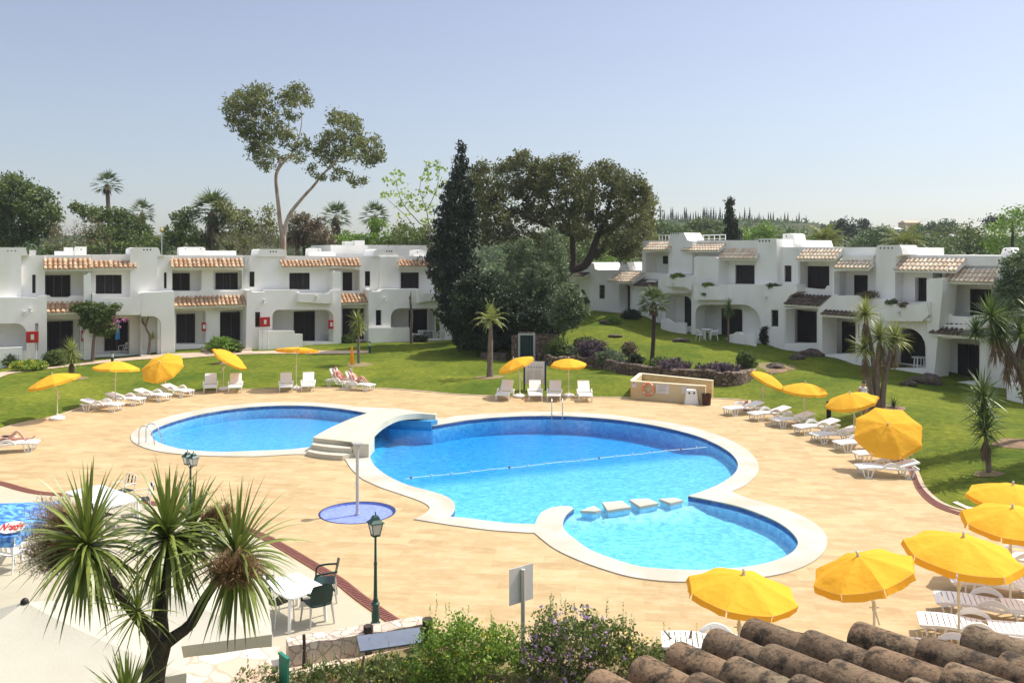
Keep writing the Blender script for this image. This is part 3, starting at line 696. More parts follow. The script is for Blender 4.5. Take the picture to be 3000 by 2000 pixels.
for i in range(nB):      # underside
    zb = min(Rt[i].z, Lt[i].z)-.2
    a, b_ = Lt[i]-Vector((bo.x, bo.y, 0)), Rt[i]-Vector((bo.x, bo.y, 0)); vs += [(a.x, a.y, Lt[i].z-.2), (b_.x, b_.y, Rt[i].z-.2)]
mb.add(vs, [(2*i, 2*i+1, 2*i+3, 2*i+2) for i in range(nB-1)])
part(mb, 'side_wall', 'bridge_stone', br, 40)
# end wall on the pool corner and blue abutment below
a = Rt[-1]-Vector((bo.x, bo.y, 0)); b_ = Vector(P3(1276,1222,.44))-Vector((bo.x, bo.y, 0))
mb = MB(); mb.prism([(a.x, a.y), (a.x+.12, a.y+.02), (a.x+.12, a.y+.45), (a.x, a.y+.35)], -.12, .42); part(mb, 'end_wall', 'bridge_stone', br)
g0, g1, g2 = G(1263,1249), G(1140,1243), G(1118,1233)
mb = MB(); ab_ = [(g0.x-bo.x, g0.y-bo.y+.02), (g1.x-bo.x, g1.y-bo.y+.02), (g2.x-bo.x, g2.y-bo.y+.3)]
mb.prism(ab_+[(x+.25, y+.35) for x, y in ab_[::-1]], -.2, .22); part(mb, 'abutment', 'blue_render', br)
# steps: curved treads
for k, (zt, pl, pr, back_) in enumerate([(.525, (917,1281,.52), (1034,1290,.52), .9), (.35, (911,1301,.35), (1031,1313,.35), .8), (.175, (899,1321,.175), (1004,1334,.175), .7)]):
    A, B = Vector(P3(*pl)), Vector(P3(*pr)); d = (B-A); n_ = Vector((d.y, -d.x, 0)).normalized(); n_ = -n_ if n_.y > 0 else n_
    front = [A.lerp(B, t)+n_*(.13*math.sin(math.pi*t)) for t in np.linspace(0, 1, 9)]
    ring = [(p.x-bo.x, p.y-bo.y) for p in front]+[(B.x-bo.x+.30*k, B.y-bo.y+back_), (A.x-bo.x+.1, A.y-bo.y+back_)]
    mb = MB(); mb.prism(ring, .0, zt); part(mb, 'step', 'bridge_stone', br)
A = Vector(P3(1034,1300,.52)); B = Vector(P3(1078,1300,.52))
mb = MB(); mb.prism([(A.x-bo.x, A.y-bo.y+.02), (B.x-bo.x+.03, B.y-bo.y), (B.x-bo.x+.05, B.y-bo.y+1.2), (A.x-bo.x, A.y-bo.y+1.2)], .0, .521); part(mb, 'cheek_wall', 'bridge_stone', br)
# stepping stones
for i, (quad, lab) in enumerate([([(1700,1497),(1740,1482),(1762,1495),(1745,1499)], 'flat cream stone slab in the water, leftmost of the four stepping stones'), ([(1764,1472),(1822,1468),(1850,1486),(1780,1496)], 'large cream slab in the water, second of the stepping stones from the bushes side'),
                          ([(1843,1464),(1900,1461),(1930,1475),(1875,1485)], 'large cream slab in the water, third stepping stone from the left'), ([(1930,1462),(1978,1459),(2002,1466),(1965,1475)], 'pointed cream slab beside the coping tip, last of the stepping stones')]):
    g = [G(*p) for p in quad]; c = sum(g, Vector())/4
    mb = MB(); mb.prism([(p.x-c.x, p.y-c.y) for p in g], -.06, .02); mb.mi = 1; mb.prism([((p.x-c.x)*.9, (p.y-c.y)*.9) for p in g], -.30, -.06)
    solo(mb, 'stepping_stone', lab, 'stepping stone', ['coping', 'pool_tile'], (c.x, c.y, 0), group='stepping stones between the pools')
# ================================================================ HOUSES
def c1(x, y): return (x/3.136, 680+y/3.136)
def c2(x, y): return (700+x/3.136, 680+y/3.136)
def c3(x, y): return (1400+x/3.136, 680+y/3.136)
def c4(x, y): return (2050+x/2.4758, 640+y/2.4758)
class Frame:
    """vertical facade plane: x along the facade, y into the house, z up"""
    def __init__(s, o, ang): s.o = Vector((o[0], o[1], 0)); s.a = ang; s.u = Vector((math.cos(ang), math.sin(ang), 0)); s.w = Vector((-math.sin(ang), math.cos(ang), 0)); s.M = Matrix.Translation(s.o) @ Matrix.Rotation(ang, 4, 'Z')
    def at(s, px, py, y=0):
        """photo pixel on the plane lying y behind the facade (negative = in front)"""
        r = Vector(((px-CX)/F_, 1, -(py-HOR)/F_)); c = Vector((0, 0, H_)); q = s.o+s.w*y
        t = (q-c).dot(s.w)/r.dot(s.w); p = c+r*t-s.o
        return (p.dot(s.u), p.z)
    def world(s, x, y, z=0): return s.o+s.u*x+s.w*y+Vector((0, 0, z))
FL = Frame((-30.4, 56.8), R(30))
FR = Frame((18.7, 59.7), -R(58))
def arch(x0, y0, x1, y1, rl, rr, n=6):
    """opening with rounded upper corners, in crop pixels; y grows downwards"""
    p = [(x0, y1)]
    if rl: p += [(x0+rl-rl*math.cos(a), y0+rl-rl*math.sin(a)) for a in np.linspace(0, math.pi/2, n)]
    else: p += [(x0, y0)]
    if rr: p += [(x1-rr+rr*math.sin(a), y0+rr-rr*math.cos(a)) for a in np.linspace(0, math.pi/2, n)]
    else: p += [(x1, y0)]
    return p+[(x1, y1)]
def rect(x0, y0, x1, y1): return [(x0, y1), (x0, y0), (x1, y0), (x1, y1)]
class House:
    def __init__(s, F, cf, label, ox, z, group):
        s.F = F; s.cf = cf; s.t = thing('terraced_house', label, 'house', F.world(ox, 0, z), F.a, group); s.ox = ox; s.z = z
    def loc(s, pts, y, cf=None):
        cf = cf or s.cf; out = []
        for p in pts:
            u, z = s.F.at(*cf(*p), y); out.append((u-s.ox, z-s.z))
        return out
    def wall(s, outline, off=0, thick=5, holes=(), name='wall', mat='plaster', floor=None):
        """front wall with recessed openings; outline and openings in crop pixels. A y of 'g' means down into the ground"""
        O = s.loc([(x, 9999 if y == 'g' else y) for x, y in outline], off)
        O = [(u, (-1.2 if outline[i][1] == 'g' else z)) for i, (u, z) in enumerate(O)]
        mb = MB(); HL = []
        for hp, dep in holes:
            thru = dep <= 0
            if thru: dep = thick
            hh = s.loc([(x, 9999 if y == 'g' else y) for x, y in hp], off)
            HL.append(([(u, (.02 if hp[i][1] == 'g' else z)) for i, (u, z) in enumerate(hh)], dep, thru))
        mb.poly([(u, off, z) for u, z in O], [[(u, off, z) for u, z in h] for h, _, _t in HL])
        n = len(O)
        mb.poly([(u, off+thick, z) for u, z in O], [[(u, off+thick, z) for u, z in h] for h, _, _t in HL if _t])
        mb.add([(u, off, z) for u, z in O]+[(u, off+thick, z) for u, z in O], [(i, (i+1) % n, n+(i+1) % n, n+i) for i in range(n)])
        for h, dep, thru in HL:
            k = len(h)
            mb.add([(u, off, z) for u, z in h]+[(u, off+dep, z) for u, z in h], [(i, n2, k+n2, k+i) for i in range(k) for n2 in [(i+1) % k]])
            if not thru: mb.poly([(u, off+dep, z) for u, z in h])
        return part(mb, name, mat, s.t)
    def door(s, r, y, name='door', leaves=2, floor=False, grid=False):
        """dark shuttered opening standing on the plane y"""
        (x0, z1), (x1, z0) = s.loc([(r[0], r[1]), (r[2], r[3])], y)
        if floor: z0 = .03
        mb = MB(); e = .05
        mb.box(x0, y-.07, z0, x0+e, y, z1); mb.box(x1-e, y-.07, z0, x1, y, z1); mb.box(x0+e, y-.07, z1-e, x1-e, y, z1); mb.box(x0+e, y-.07, z0, x1-e, y, z0+e)
        if grid:
            nx_ = 2; nz_2 = 5
            for i in range(1, nx_): u = x0+(x1-x0)*i/nx_; mb.box(u-.015, y-.05, z0+e, u+.015, y-.02, z1-e)
            for i in range(1, nz_2): z = z0+(z1-z0)*i/nz_2; mb.box(x0+e, y-.052, z-.015, x1-e, y-.018, z+.015)
        o = part(mb, name, 'dark_frame', s.t)
        if grid:
            mb = MB(); mb.box(x0+e, y-.03, z0+e, x1-e, y-.025, z1-e); part(mb, 'pane', 'dark_glass', o); return o
        w = (x1-x0-2*e)/leaves
        for i in range(leaves):
            a = x0+e+i*w+.008; b_ = a+w-.016; yy = y-.045+.012*(i % 2)
            mb = MB(); mb.box(a, yy, z0+e, a+.05, yy+.03, z1-e); mb.box(b_-.05, yy, z0+e, b_, yy+.03, z1-e); mb.box(a+.05, yy, z1-e-.07, b_-.05, yy+.03, z1-e); mb.box(a+.05, yy, z0+e, b_-.05, yy+.03, z0+e+.1)
            z = z0+e+.12
            while z < z1-e-.1:
                mb.beam((a+.05, yy+.015, z), (b_-.05, yy+.015, z), .012, .05, Vector((0, .5, 1)).normalized()); z += .075
            mb.box(a+.05, yy+.024, z0+e, b_-.05, yy+.029, z1-e)
            part(mb, 'shutter', 'dark_wood', o)
        return o
    def roof(s, x0, x1, ye, yt, off=-.9, top=0, mat='tile_left', drop=None, cols=None, slabw=True):
        """lean-to of barrel tiles; eave pixels x0,x1 at height ye on the plane off, upper edge yt on the plane top"""
        (u0, ze), (u1, ze1) = s.loc([(x0, ye), (x1, ye)], off); zt = s.loc([((x0+x1)/2, yt)], top)[0][1]; ze = (ze+ze1)/2
        if zt < ze+.12: zt = ze+.12
        d = Vector((0, off-top, ze-zt)); L = d.length; d.normalize(); nrm = Vector((0, -d.z, d.y)); nrm = nrm if nrm.z > 0 else -nrm
        n = cols or max(3, int(round((u1-u0)/.29))); sp = (u1-u0)/n; nt_ = max(3, int(round(L/.36)))
        mb = MB(); rnd = random.Random(int(abs(x0*7+ye)))
        for c in range(n+1):
            uc = u0+c*sp; jit = rnd.uniform(-.02, .02)
            for k in range(nt_):
                a = Vector((uc+jit, top, zt))+d*(L*k/nt_); b_ = Vector((uc+jit, top, zt))+d*(L*(k+1)/nt_+.04)
                r0, r1 = sp*.30, sp*.40; vs = []
                for p, r_ in ((a, r0), (b_, r1)):
                    for j in range(7):
                        t = math.pi*j/6; vs.append(p+Vector((math.cos(t)*r_, 0, 0))+nrm*(math.sin(t)*r_*.85+.035+(.02 if r_ == r1 else 0)))
                fs = [(j, j+1, 8+j, 7+j) for j in range(6)]
                mb.add(vs, fs)
                if k == nt_-1: mb.add([b_+Vector((math.cos(math.pi*j/6)*r1, 0, 0))+nrm*(math.sin(math.pi*j/6)*r1*.85+.055) for j in range(7)], [tuple(range(7))])
        for c in range(n):       # channel tiles
            uc = u0+(c+.5)*sp
            for k in range(nt_):
                a = Vector((uc, top, zt))+d*(L*k/nt_); b_ = Vector((uc, top, zt))+d*(L*(k+1)/nt_+.03)
                vs = []
                for p, l in ((a, .012), (b_, 0.02)):
                    for j in range(5):
                        t = math.pi*j/4; vs.append(p+Vector((-math.cos(t)*sp*.42, 0, 0))+nrm*(.055-math.sin(t)*.05+l*(k % 2)))
                mb.add(vs, [(j, j+1, 6+j, 5+j) for j in range(4)])
        o = part(mb, 'tile_roof', mat, s.t, 50, fix=False)
        mb = MB()       # plastered slab, side fillets and tile mouths
        A = Vector((0, top, zt)); B = A+d*(L-.03)
        prof = [(A.y, A.z), (B.y, B.z), (B.y, B.z-.12), (A.y, A.z-.3)]
        vs = [(u0-.05, y, z-.012) for y, z in prof]+[(u1+.05, y, z-.012) for y, z in prof]
        mb.add(vs, [(0,1,5,4),(1,2,6,5),(2,3,7,6),(3,0,4,7),(0,1,2,3),(4,5,6,7)])
        part(mb, 'eave_slab', 'plaster', o)
        mb = MB()
        for c in range(n+1):
            p = A+d*(L+.015)+Vector((u0+c*sp, 0, 0)); r_ = sp*.36
            mb.add([p+Vector((math.cos(math.pi*j/6)*r_, 0, 0))+nrm*(math.sin(math.pi*j/6)*r_*.8+.05) for j in range(7)]+[p+Vector((r_, 0, -.03)), p+Vector((-r_, 0, -.03))], [(0,1,2,3,4,5,6,8,7)])
        part(mb, 'tile_mouths', 'tile_mouth', o)
        return o
    def chimney(s, outline, y0, y1, holes=(), name='chimney', cap=False):
        """massive white flue; small round smoke holes"""
        O = s.loc([(x, 9999 if y == 'g' else y) for x, y in outline], y0); O = [(u, (-.5 if outline[i][1] == 'g' else z)) for i, (u, z) in enumerate(O)]
        mb = MB(); n = len(O); zt = max(z for _, z in O)
        mb.poly([(u, y0, z) for u, z in O]); mb.poly([(u, y1, z) for u, z in O])
        mb.add([(u, y0, z) for u, z in O]+[(u, y1, z) for u, z in O], [(i, (i+1) % n, n+(i+1) % n, n+i) for i in range(n)])
        o = part(mb, name, 'plaster', s.t)
        if holes:
            for hx, hy, r_ in holes:
                mb = MB(); (u, z), (u2, _) = s.loc([(hx, hy), (hx+r_, hy)], y0); q = abs(u2-u)
                mb.add([(u+q*math.cos(a), y0-.004, z+q*math.sin(a)) for a in np.linspace(0, 2*math.pi, 9)[:-1]], [tuple(range(8))])
                part(mb, 'smoke_hole', 'dark_frame', o)
        return o
    def balcony(s, outline, off, depth=1.1, thick=.14, sidel=True, sider=True, name='balcony_wall', curl=0):
        """curved balcony parapet standing proud of the wall"""
        O = s.loc(outline, off); n = len(O); mb = MB()
        mb.poly([(u, off, z) for u, z in O]); mb.poly([(u, off+thick, z) for u, z in O])
        mb.add([(u, off, z) for u, z in O]+[(u, off+thick, z) for u, z in O], [(i, (i+1) % n, n+(i+1) % n, n+i) for i in range(n)])
        us = [u for u, _ in O]; zs = [z for _, z in O]; zt = max(zs); zb = min(zs)
        for on, u in ((sidel, min(us)), (sider, max(us)-thick)):
            zz = [z for uu, z in O if abs(uu-(u if on is sidel and u == min(us) else u+thick)) < .35]
            if on and zz: mb.box(u+.001, off+thick, min(zz)+.003, u+thick-.001, off+depth, max(zz)-.003)
        mb.box(min(us)+.02, off+thick, zb+.18, max(us)-.02, off+depth, zb+.32)
        return part(mb, name, 'plaster', s.t)
    def lamp(s, x, y, off):
        (u, z), = s.loc([(x, y)], off); mb = MB(); mb.box(u-.05, off-.02, z-.06, u+.05, off, z+.06); mb.box(u-.07, off-.24, z+.02, u+.07, off-.02, z+.10); mb.tube([(u, off-.13, z-.12), (u, off-.13, z+.02)], [.085, .05], 8)
        return part(mb, 'wall_lamp', 'white_metal', s.t)

def house(F, cf, label, ref, group, zg):
    u, _ = F.at(*cf(*ref), 0); return House(F, cf, label, u, zg, group)
GL = 'white terraced holiday houses behind the left lawn'; GR = 'white terraced holiday houses stepping up the right slope'
gx = lambda F, cf, p: F.world(F.at(*cf(*p))[0], 0)
# ------------------------------------------------ left row
h = house(FL, c1, 'white house cut by the left edge, with arched porch and red fire cabinet before it', (200, 1150), GL, .5)
h.wall([(-500,'g'),(-500,600),(190,598),(330,606),(352,590),(430,580),(432,'g')], -1.0, 7, [(arch(-300,838,244,1090,60,95),1.6),(rect(322,836,352,1090),.3)], name='lower_wall')
h.wall([(-500,700),(-500,215),(245,215),(285,212),(410,214),(412,330),(414,700)], .006, 8, [(rect(296,390,328,560),.25)], name='upper_wall')
h.chimney([(-420,620),(-420,150),(-60,140),(0,140),(180,141),(238,143),(252,205),(270,216),(196,216),(196,620)], -.35, 2.5, [(72,173,7),(106,172,7),(140,172,7)])
h.door((296,392,322,558), .22, 'window', 1, grid=True); h.door((-180,838,-20,1120), .55, 'door', 2)
h.lamp(225,740,-1.0); h.lamp(283,710,-1.0)
h.wall([(-500,'g'),(-500,1068),(60,1062),(205,1055),(205,'g')], -1.6, .25, name='garden_wall')
mb = MB(); (u0, z0), (u1, _) = h.loc([(270,165), (330,225)], 2.5); mb.box(u0, 2.5, z0-.9, u1, 3.1, z0); part(mb, 'roof_vent', 'grey_frame', h.t)

h = house(FL, c1, 'white house with orange tiled porch, flowering small tree and striped towel at its patio', (800, 1150), GL, .55)
h.wall([(396,'g'),(396,760),(430,700),(440,640),(410,600),(405,360),(425,345),(425,214),(500,213),(840,210),(840,300),(842,560),(842,'g')], 0, 7, [(rect(413,358,766,600),1.1),(arch(424,798,735,'g' if False else 1185,20,0),1.1)], name='wall')
h.wall([(842,'g'),(842,208),(1210,206),(1210,700),(1310,700),(1310,'g')], .0, 7, [(rect(880,392,1118,566),.15),(rect(880,790,1190,1120),1.0)], name='wall')
h.door((415,396,646,596), 1.1, 'window', 3); h.door((880,393,1117,564), .14, 'window', 3)
h.door((433,822,670,1180), 1.1, 'door', 2, floor=True); h.door((960,792,1180,1080), 1.0, 'door', 2)
h.roof(412,828,340,246, -.75, 0); h.roof(838,1240,330,268, -.75, 0)
h.roof(438,760,738,640, -.9, 0)
h.balcony([(405,660),(405,580),(455,580),(470,600),(620,602),(650,582),(770,582),(770,660)], -.12, .5)
h.wall([(770,'g'),(770,395),(800,388),(812,372),(838,376),(842,'g')], -.75, .8, name='side_pier')
h.balcony([(850,640),(850,566),(890,566),(925,600),(1215,605),(1245,575),(1300,560),(1300,700),(1290,760),(860,760)], -1.25, 1.3)
h.wall([(1296,'g'),(1296,556),(1600,540),(1604,'g')], -1.25, 1.2, [(arch(1298,772,1480,'g' if False else 1130,0,80),1.1)], name='porch_wall')
h.lamp(1270,815,-.2)
mb = MB(); (u0, z0), (u1, z1) = h.loc([(500,175), (790,225)], 3.0); mb.box(u0, 3, z1-.4, u1, 3.2, z0); 
(u0, z0), (u1, z1) = h.loc([(590,140), (672,225)], 3.2); mb.box(u0, 3.21, z1-.3, u1, 3.9, z0); part(mb, 'roof_parapet', 'plaster', h.t)
h.chimney([(680,225),(690,140),(715,132),(795,134),(796,225)], 1.5, 2.6, [(745,160,7)])
mb = MB(); (u0, z0), (u1, z1) = h.loc([(1060,820), (1100,985)], .2); mb.box(u0, .2, z1, u1, .23, z0); part(mb, 'hanging_towel', 'cloth_blue', h.t)

h = house(FL, c1, 'white house with broad three-holed chimney and two dark doors under one long tiled roof', (1700, 1050), GL, .8)
h.chimney([(1196,640),(1196,160),(1206,146),(1240,140),(1445,140),(1462,155),(1476,205),(1520,222),(1447,224),(1447,640)], -.45, 2.2, [(1322,162,8),(1353,162,8),(1383,162,8)])
FB = FL
h.wall([(1447,700),(1447,214),(1577,216),(1581,300),(1583,420),(1583,535),(1610,540),(1610,700)], -.3, 4, [(rect(1506,370,1532,516),.25)], name='upper_wall')
h.door((1507,372,1530,515), -.09, 'window', 1, grid=True)
h.wall([(1447,'g'),(1447,556),(1600,540),(1612,'g')], -.95, 3, [(rect(1540,760,1558,910),.25)], name='lower_wall'); h.door((1541,762,1556,908), -.74, 'window', 1, grid=True)
h.wall([(1575,'g'),(1575,214),(2292,214),(2292,'g')], 0, 7, [(rect(1582,352,1852,540),1.0),(rect(1958,348,2226,530),.8),(arch(1618,720,1890,1030,0,14),1.1),(arch(2020,712,2268,1008,10,0),1.0)], name='wall')
h.door((1570,377,1742,548), 1.0, 'window', 2); h.door((1980,374,2182,538), .8, 'window', 3)
h.door((1619,753,1790,1020), 1.1, 'door', 2, floor=True); h.door((2022,735,2223,1000), 1.0, 'door', 2, floor=True)
h.roof(1582,2224,324,246, -.7, 0); h.roof(1618,2284,676,584, -.9, 0)
h.balcony([(1560,600),(1560,540),(1600,548),(1625,556),(1815,556),(1840,530),(1980,528),(2000,545),(2185,544),(2215,522),(2290,520),(2290,600)], -.12, .4)
h.lamp(1512,650,-.95); h.lamp(1982,708,-.05)
mb = MB(); (u0, z0), (u1, z1) = h.loc([(1650,170), (2170,225)], 2.6); mb.box(u0, 2.6, z1-.4, u1, 2.8, z0); part(mb, 'roof_parapet', 'plaster', h.t)
h.chimney([(1645,222),(1650,142),(1690,137),(1870,137),(1886,150),(1888,222)], 2.2, 3.1, [(1703,155,5),(1842,155,5)])

h = house(FL, c2, 'white house with scalloped balcony over an arched porch and red cabinet on its wall', (300, 1010), GL, .8)
h.wall([(38,'g'),(38,216),(180,214),(400,216),(945,222),(945,'g')], 0, 7, [(rect(96,362,144,502),.2),(rect(462,374,651,526),.15),(rect(300,712,880,1010),1.2)], name='wall')
h.door((98,364,142,500), .18, 'window', 1, grid=True); h.door((464,375,650,525), .14, 'window', 3)
h.wall([(60,'g'),(75,535),(108,528),(120,550),(232,552),(250,530),(540,528),(568,562),(820,562),(862,530),(940,530),(940,'g')], -1.05, .95, [(rect(149,733,196,872),.2),(arch(308,712,868,1008,60,70),0)], name='lower_wall')
h.door((150,735,195,870), -.88, 'window', 1, grid=True); h.door((503,730,695,990), 1.2, 'door', 2, floor=True)
h.chimney([(178,225),(186,165),(200,156),(380,155),(425,160),(440,225)], -.1, 2.2, [(290,179,7),(315,179,7),(341,179,7)])
h.balcony([(545,640),(545,558),(568,566),(820,566),(864,532),(866,650),(800,656)], -1.45, .4)
h.roof(402,758,320,262, -.7, 0)
h.wall([(180,'g'),(185,905),(510,905),(514,934),(585,936),(588,'g')], -1.75, .22, name='garden_wall')
h.wall([(864,'g'),(864,366),(885,356),(938,362),(941,'g')], -1.0, 1.0, name='side_pier')
h.lamp(228,632,-1.05); h.lamp(712,596,-1.45)
h.chimney([(640,225),(645,152),(690,146),(755,150),(760,225)], 1.4, 2.3, [(730,166,6)]); 
mb = MB(); (u0, z0), (u1, z1) = h.loc([(755,178), (890,225)], 2.6); mb.box(u0, 2.6, z1-.4, u1, 2.8, z0); part(mb, 'roof_parapet', 'plaster', h.t)

h = house(FL, c2, 'white end house beside the dark conifer, barred slit windows, garden table in its porch', (1500, 1000), GL, .65)
h.wall([(941,'g'),(941,222),(1300,222),(1800,224),(1812,'g')], 0, 6, [(rect(952,345,1110,540),1.0),(rect(1157,358,1206,497),.15),(rect(1486,370,1656,516),.15),(rect(950,700,1185,990),1.0),(rect(1392,698,1800,985),1.2)], name='wall')
h.door((943,370,1037,538), 1.0, 'window', 2); h.door((1158,360,1205,495), .14, 'window', 1, grid=True); h.door((1487,371,1655,515), .14, 'window', 2); h.door((950,702,1180,985), 1.0, 'door', 3)
h.door((1560,714,1725,930), 1.2, 'door', 2)
h.roof(790,1108,314,244, -.7, 0); h.roof(948,1190,650,570, -.9, 0); h.roof(1480,1790,314,260, -.7, 0)
h.chimney([(1236,225),(1244,168),(1270,156),(1440,158),(1466,168),(1478,225)], -.15, 2.0, [(1358,176,7),(1380,176,7),(1402,176,7)])
h.wall([(1290,600),(1298,225),(1476,225),(1476,600)], -.3, .29, name='flue_wall')
h.wall([(1192,'g'),(1192,530),(1208,522),(1222,545),(1298,545),(1318,524),(1640,520),(1680,540),(1700,556),(1925,556),(1938,530),(1960,530),(1966,'g')], -1.1, 1.05, [(rect(1258,715,1310,856),.2),(arch(1395,698,1896,985,85,20),0)], name='lower_wall')
h.door((1259,716,1310,855), -.93, 'window', 1, grid=True)
h.balcony([(1650,650),(1650,530),(1690,560),(1922,562),(1936,524),(1950,530),(1938,620),(1730,632)], -1.5, .4)
h.wall([(1192,'g'),(1192,878),(1560,874),(1600,930),(1680,936),(1682,'g')], -1.35, .2, name='garden_wall')
h.lamp(1335,612,-1.1); h.lamp(1830,585,-1.5)
h.chimney([(1605,225),(1610,168),(1680,162),(1725,168),(1745,225)], 1.6, 2.5, [(1640,185,6)])
mb = MB(); (u0, z0), (u1, z1) = h.loc([(845,118), (1180,230)], 6.4); mb.box(u0, 6.4, z1-1.4, u1, 12, z0)
(u0, z0), (u1, z1) = h.loc([(1190,118), (1740,225)], 8.2); mb.box(u0, 8.2, z1-1.4, u1, 13, z0)
part(mb, 'rear_wing', 'plaster', h.t)
mb = MB()
for q in ((975,84,1045,120), (1065,76,1155,120)):
    (u0, z0), (u1, z1) = h.loc([(q[0], q[1]), (q[2], q[3])], 7); mb.box(u0, 7, z1-.1, u1, 7.8, z0)
part(mb, 'roof_vent', 'plaster', h.t)

# ------------------------------------------------ right row
h = house(FR, c3, 'single-storey white house with a small tiled porch at the top of the right slope', (1200, 745), GR, 2.6)
h.wall([(600,'g'),(620,470),(790,400),(930,360),(985,300),(1030,278),(1062,285),(1075,340),(1110,348),(1290,348),(1500,352),(1500,'g')], 0, 6, [(arch(808,455,1020,745,0,85),.35),(rect(1113,484,1166,612),.15),(rect(1300,480,1400,742),1.0)], name='wall')
h.door((812,476,928,640), .34, 'window', 2); h.door((1114,486,1165,611), .14, 'window', 1, grid=True); h.door((1312,490,1397,740), 1.0, 'door', 1, floor=True)
h.roof(1200,1420,456,368, -1.3, 0, 'tile_pale'); h.roof(800,960,408,372, -.8, 0, 'tile_dark')
h.chimney([(1290,350),(1305,318),(1318,275),(1368,274),(1382,318),(1400,350)], 1.0, 1.8, [(1335,292,4),(1352,292,4)])
h = house(FR, c3, 'white house with planted balconies and a rounded dark doorway behind the fan palm', (1900, 860), GR, 1.95)
h.wall([(1500,'g'),(1510,80),(1760,78),(1926,74),(2280,72),(2280,100),(2280,100)][:0]+[(1500,'g'),(1510,80),(1760,78),(1926,74),(1978,74),(1978,'g')], 0, 6, [(rect(1540,190,1752,372),1.2),(arch(1725,578,1968,868,60,90),1.1)], name='wall')
h.door((1706,220,1745,292), 1.2, 'window', 1); h.door((1906,590,1966,868), 1.1, 'door', 1)
h.chimney([(1752,385),(1752,80),(1766,8),(1890,6),(1905,30),(1925,75),(1972,84),(1972,385)], -.55, 1.2, [(1780,17,5),(1801,17,5),(1822,17,5),(1843,17,5)])
h.roof(1528,1750,164,96, -.8, 0, 'tile_pale'); h.roof(1878,2200,172,94, -.8, .3, 'tile_pale')
h.wall([(1650,560),(1660,385),(1968,390),(1968,'g'),(1985,'g'),(1985,560)], -.9, .88, [], name='lower_wall')
h.balcony([(1726,500),(1726,385),(1745,384),(1760,415),(1930,418),(1960,395),(1960,540),(1900,500)], -1.5, .6)
h.wall([(1985,480),(1985,232),(2010,222),(2180,226),(2210,240),(2210,480)], -1.0, 1.0, name='side_pier')
h.wall([(1410,'g'),(1418,540),(1560,440),(1640,440),(1650,'g')], -.5, .45, name='porch_wall'); h.roof(1440,1640,500,440, -1.0, 0, 'tile_dark')
h.wall([(1678,'g'),(1682,790),(1730,790),(1790,830),(1905,832),(1905,'g')], -1.3, .2, name='garden_wall'); h.lamp(1797,476,-1.5)
h = house(FR, c4, 'white house with two wide chimneys and barred windows, between the fan palm and the slope', (300, 890), GR, 1.4)
h.wall([(-50,'g'),(-50,160),(190,158),(425,158),(545,155),(560,205),(715,208),(715,600),(620,602),(620,'g')], 0, 6, [(rect(257,336,398,475),.15),(rect(613,341,666,460),.15),(arch(-42,622,312,866,60,70),1.1)], name='wall')
h.door((258,338,396,474), .14, 'window', 3); h.door((614,342,664,458), .14, 'window', 1, grid=True); h.door((163,650,308,866), 1.1, 'door', 2)
h.wall([(-62,'g'),(-60,470),(180,478),(480,478),(490,492),(590,495),(606,478),(700,478),(708,530),(650,560),(618,620),(615,'g')], -1.0, .95, [(arch(-30,624,440,870,60,130),0),(rect(517,662,570,782),.18)], name='lower_wall')
h.door((518,664,569,781), -.85, 'window', 1, grid=True)
h.chimney([(400,478),(408,290),(425,150),(440,146),(555,148),(558,205),(560,478)], -.5, 1.2, [(435,163,6),(458,163,6),(481,163,6),(504,163,6)])
h.chimney([(560,205),(600,185),(603,112),(655,108),(680,115),(690,175),(736,180),(736,205)], 1.6, 2.8, [(628,128,5)])
h.roof(140,400,292,222, -.8, 0, 'tile_pale')
h.balcony([(-45,590),(-45,472),(0,470),(20,490),(150,492),(170,480),(175,590)], -1.5, .6)
h.wall([(212,'g'),(215,840),(245,835),(262,822),(290,822),(305,840),(398,842),(400,'g')], -2.4, .2, name='garden_wall')
h.lamp(485,572,-1.0)
h = house(FR, c4, 'white house with stepped pairs of tiled roofs and recessed doors in mid right row', (800, 930), GR, 1.1)
h.wall([(624,'g'),(624,606),(719,606),(719,208),(1050,210),(1200,208),(1290,208),(1290,268),(1290,'g')], 0, 7, [(arch(724,312,940,515,0,18),.9),(arch(972,380,1220,590,14,0),1.2),(rect(640,650,850,905),1.0),(rect(890,715,1130,990),1.2)], name='wall')
h.door((786,345,940,512), .9, 'window', 2); h.door((1125,410,1218,588), 1.2, 'window', 1)
h.wall([(612,'g'),(612,645),(860,645),(878,640),(884,'g')], -1.0, .95, [(rect(622,655,850,905),0)], name='porch_wall'); h.door((703,665,848,905), .99, 'door', 2)
h.wall([(858,'g'),(862,660),(880,640),(960,560),(1190,560),(1190,'g')], -1.5, 1.45, [(rect(888,712,1160,985),0)], name='porch_wall'); h.door((1036,745,1130,990), 1.19, 'door', 1)
h.roof(712,972,296,228, -.8, 0, 'tile_pale'); h.roof(985,1220,362,290, -1.1, -.3, 'tile_pale'); h.roof(622,862,630,555, -1.4, -.3, 'tile_dark'); h.roof(888,1150,706,622, -1.9, -.6, 'tile_dark')
h.wall([(960,600),(966,380),(985,350),(1050,272),(1280,268),(1280,600)], -.6, .6, [(arch(974,382,1222,590,14,0),0)], name='upper_wall')
h.balcony([(718,560),(718,486),(735,488),(745,500),(905,515),(925,486),(972,486),(972,560)], -.14, .4); h.balcony([(975,600),(975,548),(1000,566),(1110,580),(1130,560),(1220,560),(1220,600)], -.7, .3)
h = house(FR, c4, 'white house with long pale tiled roof and big arched doorway behind the clump yucca', (1500, 1090), GR, .75)
